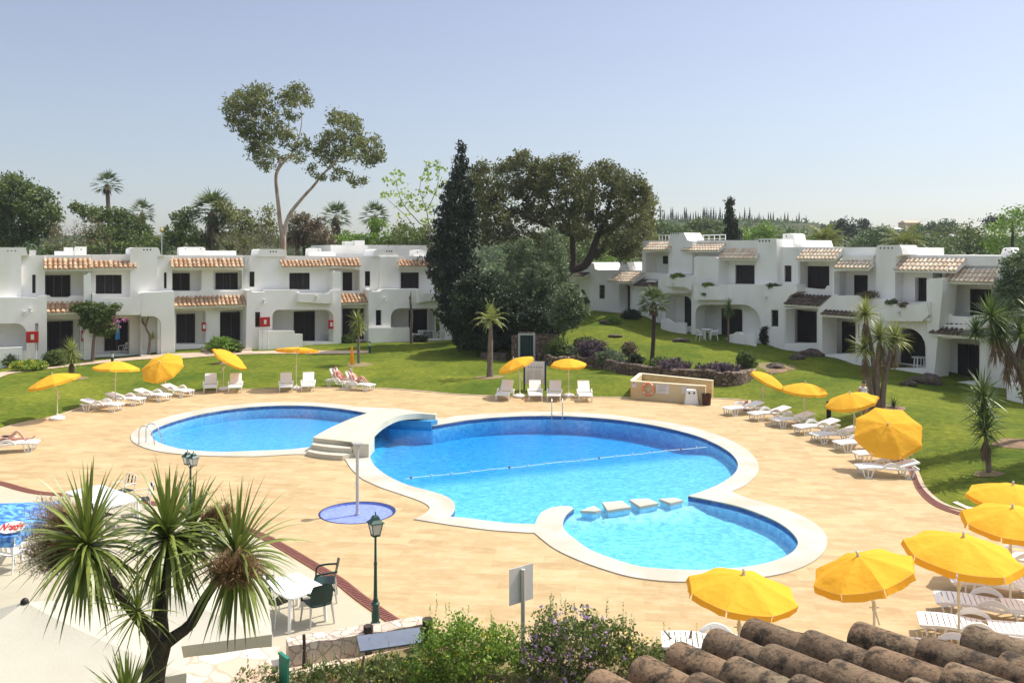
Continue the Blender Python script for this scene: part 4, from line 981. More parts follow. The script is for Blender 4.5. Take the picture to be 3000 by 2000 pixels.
h.wall([(1290,'g'),(1290,268),(1480,265),(2200,270),(2200,345),(1690,345),(1690,'g')], .2, 7, [(rect(1562,428,1645,602),.4),(arch(1300,775,1640,1090,40,110),1.0)], name='wall')
h.door((1563,430,1645,600), .58, 'window', 2)
h.chimney([(1215,600),(1225,380),(1275,240),(1285,200),(1300,193),(1450,193),(1462,210),(1472,262),(1420,280),(1415,600)], -.6, 1.0, [(1311,215,6),(1339,215,6),(1367,215,6),(1395,215,6)])
h.roof(1420,1850,378,294, -.8, .2, 'tile_pale')
h.wall([(1135,'g'),(1140,560),(1180,575),(1350,585),(1375,605),(1600,612),(1640,600),(1655,600),(1690,700),(1690,'g')], -1.1, 1.0, [(rect(1148,768,1170,890),.2),(arch(1290,790,1638,1088,60,150),0)], name='lower_wall')
h.door((1462,800,1636,1062), 1.19, 'door', 3)
h.balcony([(1300,720),(1300,590),(1345,592),(1375,620),(1590,624),(1645,605),(1660,700),(1610,745),(1360,745)], -1.6, .6)
h.lamp(1448,684,-1.6)
h.wall([(1655,'g'),(1645,450),(1670,435),(1755,430),(1760,520),(1700,1135),(1698,'g')], -1.3, 1.4, name='side_pier')
h = house(FR, c4, 'nearest white house of the right row, partly behind the large yucca at the picture edge', (1900, 1180), GR, .4)
h.wall([(1690,'g'),(1700,820),(1760,640),(1760,270),(2900,272),(2900,'g')], .35, 7, [(rect(1802,478,2130,715),1.0),(rect(1700,870,2030,1190),1.1),(rect(2055,950,2090,1090),.2)], name='wall')
h.door((1966,510,2125,712), 1.35, 'window', 2)
h.wall([(1752,760),(1765,470),(1790,455),(2120,455),(2122,760)], -.3, .64, [(arch(1804,480,2116,712,14,0),0)], name='upper_wall')
h.roof(1765,2118,460,370, -.7, .1, 'tile_pale')
h.wall([(1672,'g'),(1690,850),(1780,770),(2080,770),(2080,'g')], -.9, 1.2, [(rect(1706,872,2030,1186),0)], name='porch_wall'); h.door((1876,905,2025,1188), 1.44, 'door', 2)
h.roof(1678,2080,850,762, -1.5, -.2, 'tile_dark')
h.chimney([(2128,500),(2140,440),(2210,285),(2225,268),(2500,268),(2500,500)], -.4, 1.6, [(2258,290,8),(2294,288,8),(2332,288,8)])
h.chimney([(2180,272),(2200,215),(2215,210),(2255,212),(2285,268)], 2.0, 2.8, [(2218,228,6)])
h.balcony([(1790,770),(1790,690),(1820,690),(1830,705),(1975,715),(1985,700),(2110,700),(2110,770)], -.45, .3)
h.wall([(2030,'g'),(2035,860),(2900,860),(2900,'g')], -.6, .9, [(rect(2056,952,2090,1092),.2)], name='lower_wall')
# ================================================================ PARASOLS
def make_parasol(apex, rim, label, tilt=0, tdir=0, group='yellow parasols', zj=1.25, base=False, seed=0, loc=None, sag=.30, closed=False, lower=True):
    """apex height, rim radius; the upper pole leans by tilt towards direction tdir above the joint"""
    t = thing('parasol', label, 'parasol', loc, 0, group)
    rnd = random.Random(seed)
    J = Vector((0, 0, min(zj, apex*.6))); ax = Vector((math.sin(tilt)*math.cos(tdir), math.sin(tilt)*math.sin(tdir), math.cos(tilt)))
    top = J+ax*((apex-J.z)/max(.5, ax.z))
    mb = MB(); mb.tube([(0,0,0), (0,0,J.z+.12)], .024, 8); part(mb, 'lower_pole', 'pole_paint', t, 40)
    mb = MB(); mb.tube([J-ax*.32*(1 if tilt else 0), top+ax*.02], .017, 8); part(mb, 'upper_pole', 'pole_paint', t, 40)
    mb = MB(); mb.tube([J+Vector((0,0,-.06)), J+Vector((0,0,.06))], .038, 8); mb.tube([J+Vector((-.09,0,0)), J+Vector((.09,0,0))], .012, 6); part(mb, 'tilt_joint', 'pole_paint', t, 40)
    if base:
        mb = MB(); mb.lathe([(.30,0),(.33,.04),(.31,.11),(.22,.15),(.05,.16),(.04,.26)], 24); part(mb, 'base', 'white_resin', t, 40)
    M = Matrix.Translation(top) @ ax.to_track_quat('Z', 'Y').to_matrix().to_4x4() @ Matrix.Rotation(rnd.uniform(0, .7), 4, 'Z')
    if closed:
        mb = MB(); mb.M = M; prof = [(.02,.0),(.05,-.15),(.085,-.55),(.10,-.95),(.06,-1.1)]; vs = []; n = 16
        for r_, z in prof:
            for j in range(n): a = 2*math.pi*j/n; q = r_*(1+.28*math.cos(8*a)); vs.append((q*math.cos(a), q*math.sin(a), z))
        mb.add(vs, [(i*n+j, i*n+(j+1) % n, (i+1)*n+(j+1) % n, (i+1)*n+j) for i in range(len(prof)-1) for j in range(n)]+[tuple(range(n))])
        part(mb, 'canopy', 'yellow_cloth', t, 50, fix=False); return t
    # canopy: eight panels between ribs, scooped between them
    mb = MB(); mb.M = M; N = 8; sub = 6; rings = 7; vs = []
    for i in range(rings+1):
        f = i/rings
        for j in range(N*sub):
            a = 2*math.pi*j/(N*sub); k = (j % sub)/sub; dip = math.sin(math.pi*k)
            r_ = rim*f*(1-.085*dip*f); z = -sag*rim*(f**1.55)-.045*dip*f*(1-f*.4)+.004*rnd.random()
            vs.append((r_*math.cos(a), r_*math.sin(a), z))
    n = N*sub
    mb.add(vs, [(i*n+j, i*n+(j+1) % n, (i+1)*n+(j+1) % n, (i+1)*n+j) for i in range(1, rings) for j in range(n)]+[(0, n+j, n+(j+1) % n) for j in range(n)])
    can = part(mb, 'canopy', 'yellow_cloth', t, 28, fix=False)
    vh = .10+.02*rnd.random()
    for s_ in range(N):      # valance flaps
        mb = MB(); mb.M = M; vv_ = []
        flare = rnd.uniform(-.02, .05)
        for j in range(sub+1):
            a = 2*math.pi*(s_*sub+j)/n; a += (.012 if j == 0 else (-.012 if j == sub else 0)); k = j/sub; dip = math.sin(math.pi*k)
            r_ = rim*(1-.085*dip); z = -sag*rim-.045*dip*.6
            vv_.append((r_*math.cos(a), r_*math.sin(a), z)); r2 = r_+flare+.012*math.sin(j*2.1+s_); vv_.append((r2*math.cos(a), r2*math.sin(a), z-vh+.01*math.sin(j*1.7+s_)))
        mb.add(vv_, [(2*j, 2*j+2, 2*j+3, 2*j+1) for j in range(sub)])
        part(mb, 'valance', 'yellow_cloth', can, 60, fix=False)
    for s_ in range(N):
        a = 2*math.pi*s_/N; mb = MB(); mb.M = M
        mb.tube([(rim*f*math.cos(a), rim*f*math.sin(a), -sag*rim*(f**1.55)-.02) for f in (.03,.25,.5,.75,1)], .006, 5); part(mb, 'rib', 'pole_paint', can)
    mb = MB(); mb.M = M; mb.lathe([(.03,-.03),(.035,.0),(.022,.03),(.022,.065),(.03,.075),(.01,.10)], 10); part(mb, 'finial', 'alu', t, 40)
    return t
def pz(px, py, d): return H_-(py-HOR)*d/F_
def par_base(bx, by, ay, width, label, tilt=0, tdir=0, **kw):
    b_ = G(bx, by) if not kw.pop('lawnz', False) else GT(bx, by); ap = pz(0, ay, b_.y)-b_.z
    return make_parasol(ap, width*b_.y/F_/2, label, tilt, tdir, loc=tuple(b_), **kw)
D_ = math.radians
par_base(168,1228,1096,140,'yellow parasol on a white round base, alone at the far left of the lawn edge', D_(14), D_(200), base=True, seed=1)
par_base(338,1186,1058,132,'open yellow parasol above the second lounger of the left row', D_(5), D_(60), seed=2)
par_base(485,1155,1058,122,'yellow parasol tipped towards the pool so its round top shows, over the left row', D_(36), D_(-100), seed=3)
par_base(655,1142,1036,112,'yellow parasol tipped steeply to the right, between two loungers seen end-on', D_(33), D_(5), seed=4, base=True)
par_base(868,1139,1018,124,'flat yellow parasol seen edge-on between two loungers in the middle of the left lawn', D_(10), D_(85), seed=5, base=True, sag=.12)
par_base(1031,1112,1014,20,'folded yellow parasol standing behind the two sunbathers', closed=True, seed=6)
par_base(1523,1163,1051,112,'yellow parasol leaning left in front of the pool rules board', D_(22), D_(190), seed=7, base=True)
par_base(1666,1162,1050,106,'level yellow parasol between loungers, just right of the pool rules board', D_(4), D_(-90), seed=8, base=True)
par_base(2236,1200,1098,110,'yellow parasol sloping down to the right, first of the right-hand row', D_(27), D_(-20), seed=9)
par_base(2357,1240,1122,132,'level yellow parasol in the right-hand row, its edge touching the sloping one', D_(4), D_(-60), seed=10)
par_base(2502,1290,1152,150,'yellow parasol leaning left in front of the person in white top', D_(14), D_(195), seed=11)
par_base(2600,1372,1236,192,'big yellow parasol tipped towards the pool beside the clump yucca', D_(38), D_(-112), seed=12)
def par_free(ax_, ay, width, z, label, tilt=0, tdir=0, **kw):
    d = F_*(H_-z)/(ay-HOR); p = AT(ax_, ay, d); zj = 1.25
    sh = Vector((math.sin(tilt)*math.cos(tdir), math.sin(tilt)*math.sin(tdir), 0))*((z-zj)/max(.5, math.cos(tilt)))
    return make_parasol(z, width*d/F_/2, label, tilt, tdir, loc=(p.x-sh.x, p.y-sh.y, 0), **kw)
par_free(2178,1682,322,2.15,'nearest yellow parasol in the middle foreground, just above the old roof tiles', D_(5), D_(-40), seed=13)
par_free(2514,1628,300,2.15,'yellow parasol with leaning pole standing alone over the bare deck by the roof tiles', D_(17), D_(175), seed=14)
par_free(2822,1572,318,2.2,'large yellow parasol shading the slatted loungers near the right edge', D_(6), D_(-70), seed=15)
par_free(2966,1488,268,2.2,'yellow parasol at the right edge, between the highest one and the large one', D_(7), D_(-100), seed=16)
par_free(2968,1420,248,2.2,'yellow parasol at the right edge nearest the shaded lawn', D_(4), D_(-80), seed=17)

# ================================================================ LOUNGERS
def make_lounger(back, label, z0=0):
    """resin sun lounger; head towards +x, feet towards -x"""
    t = thing('sun_lounger', label, 'sun lounger', (0,0,z0), 0)
    W2 = .33
    def seatz(x): return .335+.022*math.sin((x+.95)*3.6)-.02*max(0, -x-.5)
    mb = MB()
    for sy in (-1, 1):
        pts = [(-.97+i*.1, sy*W2, seatz(-.97+i*.1)-.02) for i in range(13)]+[(.30+.16*i, sy*W2, .315) for i in range(5)]
        for a, b_ in zip(pts, pts[1:]): mb.beam(a, b_, .035, .055)
    mb.beam((-.97,-W2,.31), (-.97,W2,.31), .05, .04); mb.beam((.94,-W2,.315), (.94,W2,.315), .05, .05)
    part(mb, 'frame', 'white_resin', t)
    mb = MB(); x = -.90
    while x < .22: mb.cbox((x, 0, seatz(x)+.005), (.082, .62, .018)); x += .102
    part(mb, 'seat', 'white_resin', t)
    mb = MB(); ca, sa = math.cos(back), math.sin(back); Lb = .74
    for sy in (-1, 1): mb.beam((.24, sy*.29, .335), (.24+Lb*ca, sy*.29, .335+Lb*sa), .04, .04)
    for i in range(7):
        q = .05+i*.1; mb.M = Matrix.Translation((.24+q*ca, 0, .345+q*sa)) @ Matrix.Rotation(-back, 4, 'Y'); mb.cbox((0,0,.01), (.084, .60, .018)); mb.M = None
    mb.beam((.24+Lb*ca, -.29, .34+Lb*sa), (.24+Lb*ca, .29, .34+Lb*sa), .06, .05)
    if back > .2:
        for sy in (-1, 1): mb.beam((.24+.5*ca, sy*.22, .32+.5*sa), (.24+.62*ca, sy*.22, .315), .02, .02)
    part(mb, 'backrest', 'white_resin', t)
    for sy in (-1, 1):     # arched arm panels
        mb = MB(); y = sy*(W2+.045); top = []; bot = []
        for i in range(11):
            u = i/10; xx = -.30+u*.66; top.append((xx, y, .33+.20*math.sin(math.pi*u)**.75)); bot.append((xx, y, .33+.11*math.sin(math.pi*u)**.9-.03))
        vs = []
        for a, b_ in zip(top, bot): vs += [(a[0], y-.022, a[2]), (a[0], y+.022, a[2]), (b_[0], y+.022, b_[2]), (b_[0], y-.022, b_[2])]
        mb.add(vs, [(4*i+k, 4*i+(k+1) % 4, 4*i+4+(k+1) % 4, 4*i+4+k) for i in range(10) for k in range(4)]+[(0,1,2,3), (40,41,42,43)])
        part(mb, 'armrest', 'white_resin', t, 50)
    for sx in (-.72, .62):
        for sy in (-1, 1):
            mb = MB(); y = sy*W2
            mb.beam((sx-.19, y, .31), (sx-.10, y, .02), .045, .035); mb.beam((sx+.19, y, .31), (sx+.10, y, .02), .045, .035); mb.beam((sx, y, .31), (sx, y, .02), .03, .03)
            mb.beam((sx-.12, y, .018), (sx+.12, y, .018), .045, .035)
            part(mb, 'leg', 'white_resin', t)
    return t
LG = {}
LN = [0]
def lounger(px, py, ang, kind, label, group, grey=False):
    """ang = world direction of the head end, degrees; pixel = centre on the ground"""
    backs = {'flat': .05, 'low': R(14), 'mid': R(42), 'high': R(58)}
    p = GT(px, py); z = max(p.z, 0)
    if kind not in LG: LG[kind] = make_lounger(backs[kind], label); o = LG[kind]; o.location = (p.x, p.y, z); o.rotation_euler = (0,0,R(ang)); o['group'] = group
    else: o = copy_tree(LG[kind], (p.x, p.y, z), R(ang), label, group)
    LN[0] += 1
    return o
GA = 'white loungers along the left lawn'; GB = 'white loungers facing the middle of the pool'; GC = 'white loungers along the right lawn'; GD = 'white loungers by the near right parasols'
lounger(300,1202,172,'low','white lounger nearest the camera in the left row of four',GA)
lounger(367,1184,165,'low','white lounger under the second parasol from the left',GA)
lounger(447,1172,160,'low','white lounger third along the left row, partly shaded grey',GA)
lounger(519,1158,150,'low','white lounger at the far end of the left row, beside the tipped parasol',GA)
lounger(617,1146,108,'mid','shaded lounger seen end-on, left of the parasol that tips steeply right',GA)
lounger(690,1144,106,'mid','sunlit lounger seen end-on, right of the parasol that tips steeply right',GA)
lounger(838,1142,104,'mid','lounger seen end-on, half shaded, left of the flat edge-on parasol',GA)
lounger(903,1140,102,'mid','sunlit lounger seen end-on, right of the flat edge-on parasol',GA)
lounger(1000,1133,148,'high','lounger with raised back under the farther sunbather',GA)
lounger(1048,1141,155,'high','lounger with raised back under the nearer sunbather with bent knees',GA)
lounger(1480,1166,80,'mid','lounger at the left end of the four facing the main pool',GB)
lounger(1568,1167,90,'mid','bright lounger in front of the pool rules board',GB)
lounger(1625,1168,84,'mid','grey shaded lounger left of the level parasol pole',GB)
lounger(1712,1169,90,'mid','bright lounger at the right end of the four facing the main pool',GB)
R_ = [(2178,1212,22,'first lounger of the right-hand row, by the deck corner grate'),(2255,1228,20,'second lounger of the right row, its foot in grey parasol shade'),(2322,1246,18,'third lounger of the right row, foot end bright in the sun'),
      (2392,1268,18,'fourth lounger of the right row, its foot shaded, head in sun'),(2447,1292,14,'fifth lounger of the right row, beyond the leaning parasol pole'),(2520,1318,10,'sixth lounger of the right row, slats showing beside the thin pole'),
      (2585,1352,3,'seventh lounger of the right row, long white slats under the big tipped parasol'),(2598,1394,-4,'last lounger of the right row, nearest the curved grate')]
for px, py, a, lb in R_: lounger(px, py, a, 'low', lb, GC)
lounger(28,1322,195,'low','lounger at the left picture edge carrying the person in dark swimwear',GA)
for px, py, a, lb in [(2990,1668,-12,'lounger glimpsed under the two parasols at the right edge'),(2925,1745,-16,'lounger with its arm panel towards us, farthest of the shaded near group'),(2895,1812,-20,'shaded slatted lounger below the large right parasol'),(2855,1880,-20,'long slatted lounger of the near group with a bright arched arm panel'),(2800,1962,-20,'lounger of the near group mostly hidden by the roof tiles'),(2098,1932,-8,'lounger whose white end peeps out between the bush and the roof tiles')]:
    lounger(px, py, a, 'flat', lb, GD)

# ================================================================ LAMPS, SHOWER, LADDERS, SIGNS
def lantern(mb_parent, z, x=0, y=0, s=1.0):
    """four-sided lantern: tapered glass, frame and stepped roof"""
    for sx, sy in ((1,1),(1,-1),(-1,-1),(-1,1)):
        mb = MB(); mb.beam((x+sx*.075*s, y+sy*.075*s, z), (x+sx*.125*s, y+sy*.125*s, z+.26*s), .014*s); part(mb, 'lantern_frame', 'green_metal', mb_parent)
    mb = MB(); a, b_ = .072*s, .121*s
    mb.add([(x-a,y-a,z+.01),(x+a,y-a,z+.01),(x+a,y+a,z+.01),(x-a,y+a,z+.01),(x-b_,y-b_,z+.255*s),(x+b_,y-b_,z+.255*s),(x+b_,y+b_,z+.255*s),(x-b_,y+b_,z+.255*s)], [(0,1,5,4),(1,2,6,5),(2,3,7,6),(3,0,4,7),(0,1,2,3)])
    part(mb, 'lantern_glass', 'lamp_glass', mb_parent)
    mb = MB(); prof = [(.175,.255),(.17,.275),(.10,.33),(.075,.38),(.07,.40),(.05,.42),(.012,.43),(.010,.47),(.018,.48),(.002,.505)]; vs = []
    for r_, zz in prof:
        for k in range(4): an = math.pi/4+k*math.pi/2; vs.append((x+r_*1.25*s*math.cos(an), y+r_*1.25*s*math.sin(an), z+zz*s))
    mb.add(vs, [(4*i+k, 4*i+(k+1) % 4, 4*i+4+(k+1) % 4, 4*i+4+k) for i in range(len(prof)-1) for k in range(4)]+[(3,2,1,0)])
    part(mb, 'lantern_roof', 'green_metal', mb_parent)
    mb = MB(); mb.cbox((x, y, z-.012*s), (.17*s, .17*s, .024*s)); part(mb, 'lantern_tray', 'green_metal', mb_parent)
p = G(1100,1842)
t = thing('street_lamp', 'green cast lamp post with a single lantern standing at the end of the brown grate', 'street lamp', tuple(p), R(30), 'green lantern posts')
mb = MB(); mb.lathe([(.145,0),(.15,.03),(.12,.07),(.10,.10),(.095,.14),(.075,.16),(.08,.30),(.062,.46),(.085,.50),(.085,.52),(.055,.55),(.06,.58),(.04,.62),(.034,.9),(.03,1.28),(.036,1.30),(.036,1.33),(.026,1.35),(.022,1.83),(.04,1.85),(.05,1.88)], 16); part(mb, 'post', 'green_metal', t, 40)
lantern(t, 1.89, s=.92)
p = G(558,1532)
t = thing('street_lamp', 'green lamp post with two lanterns rising behind the big spiky plant', 'street lamp', tuple(p), R(-35), 'green lantern posts')
mb = MB(); mb.lathe([(.13,0),(.13,.05),(.10,.09),(.08,.12),(.075,.4),(.085,.45),(.04,.5),(.032,1.0),(.026,1.52),(.035,1.54),(.022,1.56),(.02,1.8),(.03,1.84),(.004,1.88)], 12); part(mb, 'post', 'green_metal', t, 40)
mb = MB(); mb.tube([(-.13,0,1.62),(-.06,0,1.55),(0,0,1.62),(.06,0,1.55),(.13,0,1.62)], .012, 6); part(mb, 'cross_arm', 'green_metal', t, 40)
lantern(t, 1.64, -.14, 0, .78); lantern(t, 1.64, .14, 0, .78)
p = G(1047,1502)
t = thing('pool_shower', 'brushed metal shower post standing in the small round blue basin', 'shower', (p.x, p.y, -.06))
mb = MB(); mb.tube([(0,0,0),(0,0,.06)], .075, 16); mb.tube([(0,0,.06),(0,0,2.06)], .048, 16); part(mb, 'post', 'alu', t, 40)
mb = MB(); mb.tube([(0,0,2.02),(0,-.02,2.1)], [.07,.09], 16); mb.lathe([(.02,2.06),(.16,2.08),(.165,2.10),(.02,2.12)], 20); part(mb, 'shower_head', 'alu', t, 40)
mb = MB(); mb.tube([(-.12,-.05,2.0),(.1,-.05,2.0)], .022, 8); mb.tube([(-.12,-.05,2.0),(-.12,-.05,1.93)], .02, 8); mb.tube([(.1,-.05,2.0),(.1,-.05,1.93)], .02, 8); part(mb, 'nozzle_bar', 'alu', t, 40)
mb = MB(); mb.tube([(-.07,-.06,.95),(.07,-.06,.95)], .014, 8); part(mb, 'tap', 'steel', t, 40)
def ladder(c, ang, label, h=.72, run=.55):
    t = thing('pool_ladder', label, 'pool ladder', tuple(c), ang)
    for sy in (-.25, .25):
        pts = smoothline([(-.28,sy,0), (-.28,sy,h*.72), (-.16,sy,h*.98), (.04,sy,h), (.22,sy,h*.78), (.34,sy,h*.35), (.38,sy,-.25), (.38,sy,-.75)], 4)
        mb = MB(); mb.tube(pts, .021, 10); part(mb, 'rail', 'steel', t, 60)
        mb = MB(); mb.lathe([(.05,.0),(.05,.012),(.025,.02)], 12, (-.28, sy, .03)); part(mb, 'foot_flange', 'steel', t, 40)
    for z in (-.28, -.52):
        mb = MB(); mb.cbox((.38, 0, z), (.07, .5, .025)); part(mb, 'tread', 'steel', t)
ladder(G(437,1298,.03), R(-8), 'curved steel pool ladder on the near left rim of the left pool')
ladder(G(1632,1215,.03), R(-92), 'steel pool ladder on the far rim of the main pool, below the loungers', .74)
# lane rope with floats
a, b_ = G(1186,1402,-.09), G(2072,1308,-.09)
t = thing('lane_rope', 'thin float rope strung across the main pool between deep and shallow water', 'rope', (a.x, a.y, 0))
mb = MB(); mb.tube([Vector((0,0,-.09)).lerp(b_-Vector((a.x,a.y,0)), i/24)+Vector((0,0,.012*math.sin(i*1.3))) for i in range(25)], .011, 6); part(mb, 'rope', 'white_resin', t, 60)
n = 17
for i in range(n):
    q = Vector((0,0,-.08)).lerp(b_-Vector((a.x,a.y,0))+Vector((0,0,.01)), (i+.3)/n); mb = MB(); mb.lathe([(.01,-.045),(.032,-.025),(.042,0),(.032,.025),(.01,.045)], 10, tuple(q)); part(mb, 'float', 'grey_resin' if i % 5 else 'terracotta', t, 60)
# rules board
p0, p1 = GT(1536,1141), GT(1598,1143); c = (p0+p1)/2
t = thing('notice_board', 'tall pale pool rules board on two dark blue posts behind the loungers', 'notice board', tuple(c), math.atan2(p1.y-p0.y, p1.x-p0.x))
w = (p1-p0).length/2; hh = pz(0,1058,c.y)-c.z; hb = pz(0,1124,c.y)-c.z
for sx in (-1, 1): mb = MB(); mb.box(sx*w-.04, -.04, -.1, sx*w+.04, .04, hh); part(mb, 'post', 'navy', t)
mb = MB(); mb.box(-w+.045, -.02, hb, w-.045, .02, hh-.01); pan = part(mb, 'panel', 'sign_white', t)
mb = MB(); rnd = random.Random(3)
for i in range(6): x = -w*.62+i*w*.25; mb.box(x, -.026, hh-.36, x+.05+.02*rnd.random(), -.021, hh-.27)
part(mb, 'heading', 'ink', pan)
mb = MB()
for i in range(11):
    z = hh-.52-i*.075
    if z > hb+.1: mb.box(-w*.75, -.025, z, -w*.1-rnd.random()*.2, -.021, z+.012); mb.box(w*.02, -.025, z, w*.72-rnd.random()*.15, -.021, z+.012)
part(mb, 'text_lines', 'ink', pan)
# back of a sign near the flowering bush
p = G(1532,1925)
t = thing('sign_post', 'metal post carrying a small square sign seen from behind, among the flowering bushes', 'sign', tuple(p), R(38))
zt = pz(0,1668,p.y); mb = MB(); mb.tube([(0,0,0),(0,0,zt)], .042, 12); mb.lathe([(.043,zt),(.043,zt+.01),(.01,zt+.02)], 12); part(mb, 'post', 'alu', t, 40)
mb = MB(); mb.box(-.28, .045, zt-.62, .28, .058, zt+.05); part(mb, 'panel', 'grey_resin', t)
# ochre service enclosure
def enc():
    A, B, Cc, Dd = G(1848,1167), G(2066,1184), G(2097,1174), G(1884,1155)
    t = thing('pump_enclosure', 'low ochre rendered wall enclosure with life ring and notices beside the deck', 'low wall', tuple(A))
    zt = pz(0,1118,A.y); L = lambda v: (v.x-A.x, v.y-A.y)
    a, b_, c_, d_ = L(A), L(B), L(Cc), L(Dd); d_ = (d_[0], d_[1]+1.6)
    c_ = (c_[0], b_[1]+1.9); b2 = b_
    def wall_(p, q, th, nm, z1=zt):
        P, Q = Vector(p), Vector(q); d = (Q-P).normalized(); n_ = Vector((-d.y, d.x))*th
        mb = MB(); mb.prism([tuple(P), tuple(Q), tuple(Q+n_), tuple(P+n_)], -.1, z1); o = part(mb, nm, 'ochre', t)
        mb = MB(); mb.prism([tuple(P-n_*.08-d*.01), tuple(Q-n_*.08+d*.01), tuple(Q+n_*1.08+d*.01), tuple(P+n_*1.08-d*.01)], z1+.002, z1+.05); part(mb, 'coping', 'ochre_cap', o)
        return o
    fr = wall_(a, b2, .2, 'front_wall'); wall_(d_, c_, .2, 'rear_wall'); wall_((a[0]+.01, a[1]+.21), (d_[0]+.01, d_[1]-.01), -.2, 'side_wall')
    d = (Vector(b2)-Vector(a)).normalized(); nn = Vector((d.y, -d.x)); rz = math.atan2(d.y, d.x)
    def on(px, py):     # pixel on the front face
        rr = Vector(((px-CX)/F_, 1, -(py-HOR)/F_)); q = Vector((A.x, A.y)); tt = (q.dot(nn))/(rr.x*nn.x+rr.y*nn.y); w = Vector((0,0,H_))+rr*tt; return w
    def plate(x0, y0, x1, y1, nm, mat, lines=0):
        P, Q = on(x0, y1), on(x1, y0); o_ = thing if False else None
        mb = MB(); W_ = (Vector((Q.x, Q.y))-Vector((P.x, P.y))).length; mb.box(0, -.02, 0, W_, -.004, Q.z-P.z)
        e = solo(mb, 'notice', nm, 'notice', mat, (P.x, P.y, P.z), rz)
        if lines:
            mb = MB()
            for i in range(lines): z = (Q.z-P.z)*(.82-.6*i/max(1, lines-1)); mb.box(W_*.15, -.024, z, W_*(.85-.1*(i % 3)), -.021, z+.015)
            part(mb, 'text_lines', 'ink', e)
        return e
    plate(1922,1127,1961,1151,'wide pale notice on the ochre wall, right of the life ring','sign_white',5)
    plate(1998,1132,2012,1151,'small pale notice on the ochre wall, behind the white pedestal bin','sign_white',3)
    e = plate(1852,1121,1863,1134,'tiny white notice at the upper left corner of the ochre wall','sign_white')
    mb = MB(); mb.box(.05, -.024, .17, .13, -.021, .24); part(mb, 'pictogram', 'ink', e)
    # life ring
    c = on(1900,1138)+Vector((nn.x, nn.y, 0))*.07; r_ = 16.5*c.y/F_
    lr = thing('life_ring', 'orange life ring hanging on the ochre wall', 'life ring', tuple(c), rz)
    mb = MB(); mb.tube([(r_*math.cos(a_), 0, r_*math.sin(a_)) for a_ in np.linspace(0, 2*math.pi, 33)[:-1]], .065, 10, closed=True); part(mb, 'ring', 'ring_orange', lr, 60)
    for k in range(4):
        a0 = math.pi/4+k*math.pi/2; mb = MB(); mb.tube([(r_*math.cos(a_), 0, r_*math.sin(a_)) for a_ in np.linspace(a0-.12, a0+.12, 4)], .069, 10); part(mb, 'band', 'sign_white', lr, 60)
    mb = MB(); mb.beam((-r_*.8,-.0,.0),(r_*.8,0,.0),.03); mb.beam((0,0,0),(0,0,-r_*.75),.03); part(mb, 'bracket', 'pole_paint', lr)
enc()
p = G(2025,1182)
t = thing('pedestal_bin', 'white tapered plastic pedestal with two dark holes before the ochre wall', 'bin', tuple(p), R(-4))
mb = MB(); h_ = 43*p.y/F_; wb, wt = .34, .25; y0 = .22
vs = [(-wb,-y0,0),(wb,-y0,0),(wb,y0,0),(-wb,y0,0),(-wt,-y0*.7,h_*.93),(wt,-y0*.7,h_*.93),(wt,y0*.7,h_*.93),(-wt,y0*.7,h_*.93),(-wt+.05,-y0*.5,h_),(wt-.05,-y0*.5,h_),(wt-.05,y0*.5,h_),(-wt+.05,y0*.5,h_)]
mb.add(vs, [(3,2,1,0),(0,1,5,4),(1,2,6,5),(2,3,7,6),(3,0,4,7),(4,5,9,8),(5,6,10,9),(6,7,11,10),(7,4,8,11),(8,9,10,11)]); part(mb, 'body', 'white_resin', t)
for sx in (-.12, .12):
    mb = MB(); mb.add([(sx+.045*math.cos(a_), -y0*.79-.012, h_*.76+.06*math.sin(a_)) for a_ in np.linspace(0, 2*math.pi, 13)[:-1]], [tuple(range(12))]); part(mb, 'opening', 'dark_frame', t)
p = G(2070,1186); mb = MB(); h_ = 33*p.y/F_
mb.lathe([(.20,0),(.235,h_*.93),(.25,h_*.94),(.25,h_),(.22,h_),(.19,.05)], 18); solo(mb, 'waste_bin', 'dark brown round waste basket at the right end of the ochre wall', 'bin', 'brown_plastic', tuple(p), smooth=40)
# bollard lights
def bollard(px, py, hpx, label, mat='green_metal', r_=.085):
    p = GT(px, py); h_ = hpx*p.y/F_; t = thing('bollard_light', label, 'bollard light', tuple(p), 0, 'garden bollard lights')
    mb = MB(); mb.tube([(0,0,0),(0,0,h_*.62)], r_, 14); part(mb, 'post', mat, t, 40)
    mb = MB(); mb.tube([(0,0,h_*.62+.002),(0,0,h_*.9)], r_*.9, 14); part(mb, 'light_head', 'lamp_glass', t, 40)
    mb = MB(); mb.lathe([(r_*1.05,h_*.9+.002),(r_*1.1,h_*.97),(r_*.5,h_)], 14); part(mb, 'cap', mat, t, 40)
bollard(329,1072,42,'short dark bollard light on the lawn behind the second parasol'); bollard(1083,1034,34,'green bollard light at the end of the garden path'); bollard(2428,1234,60,'black bollard light on the lawn beside the leaning right parasol', 'black_slat', .10)

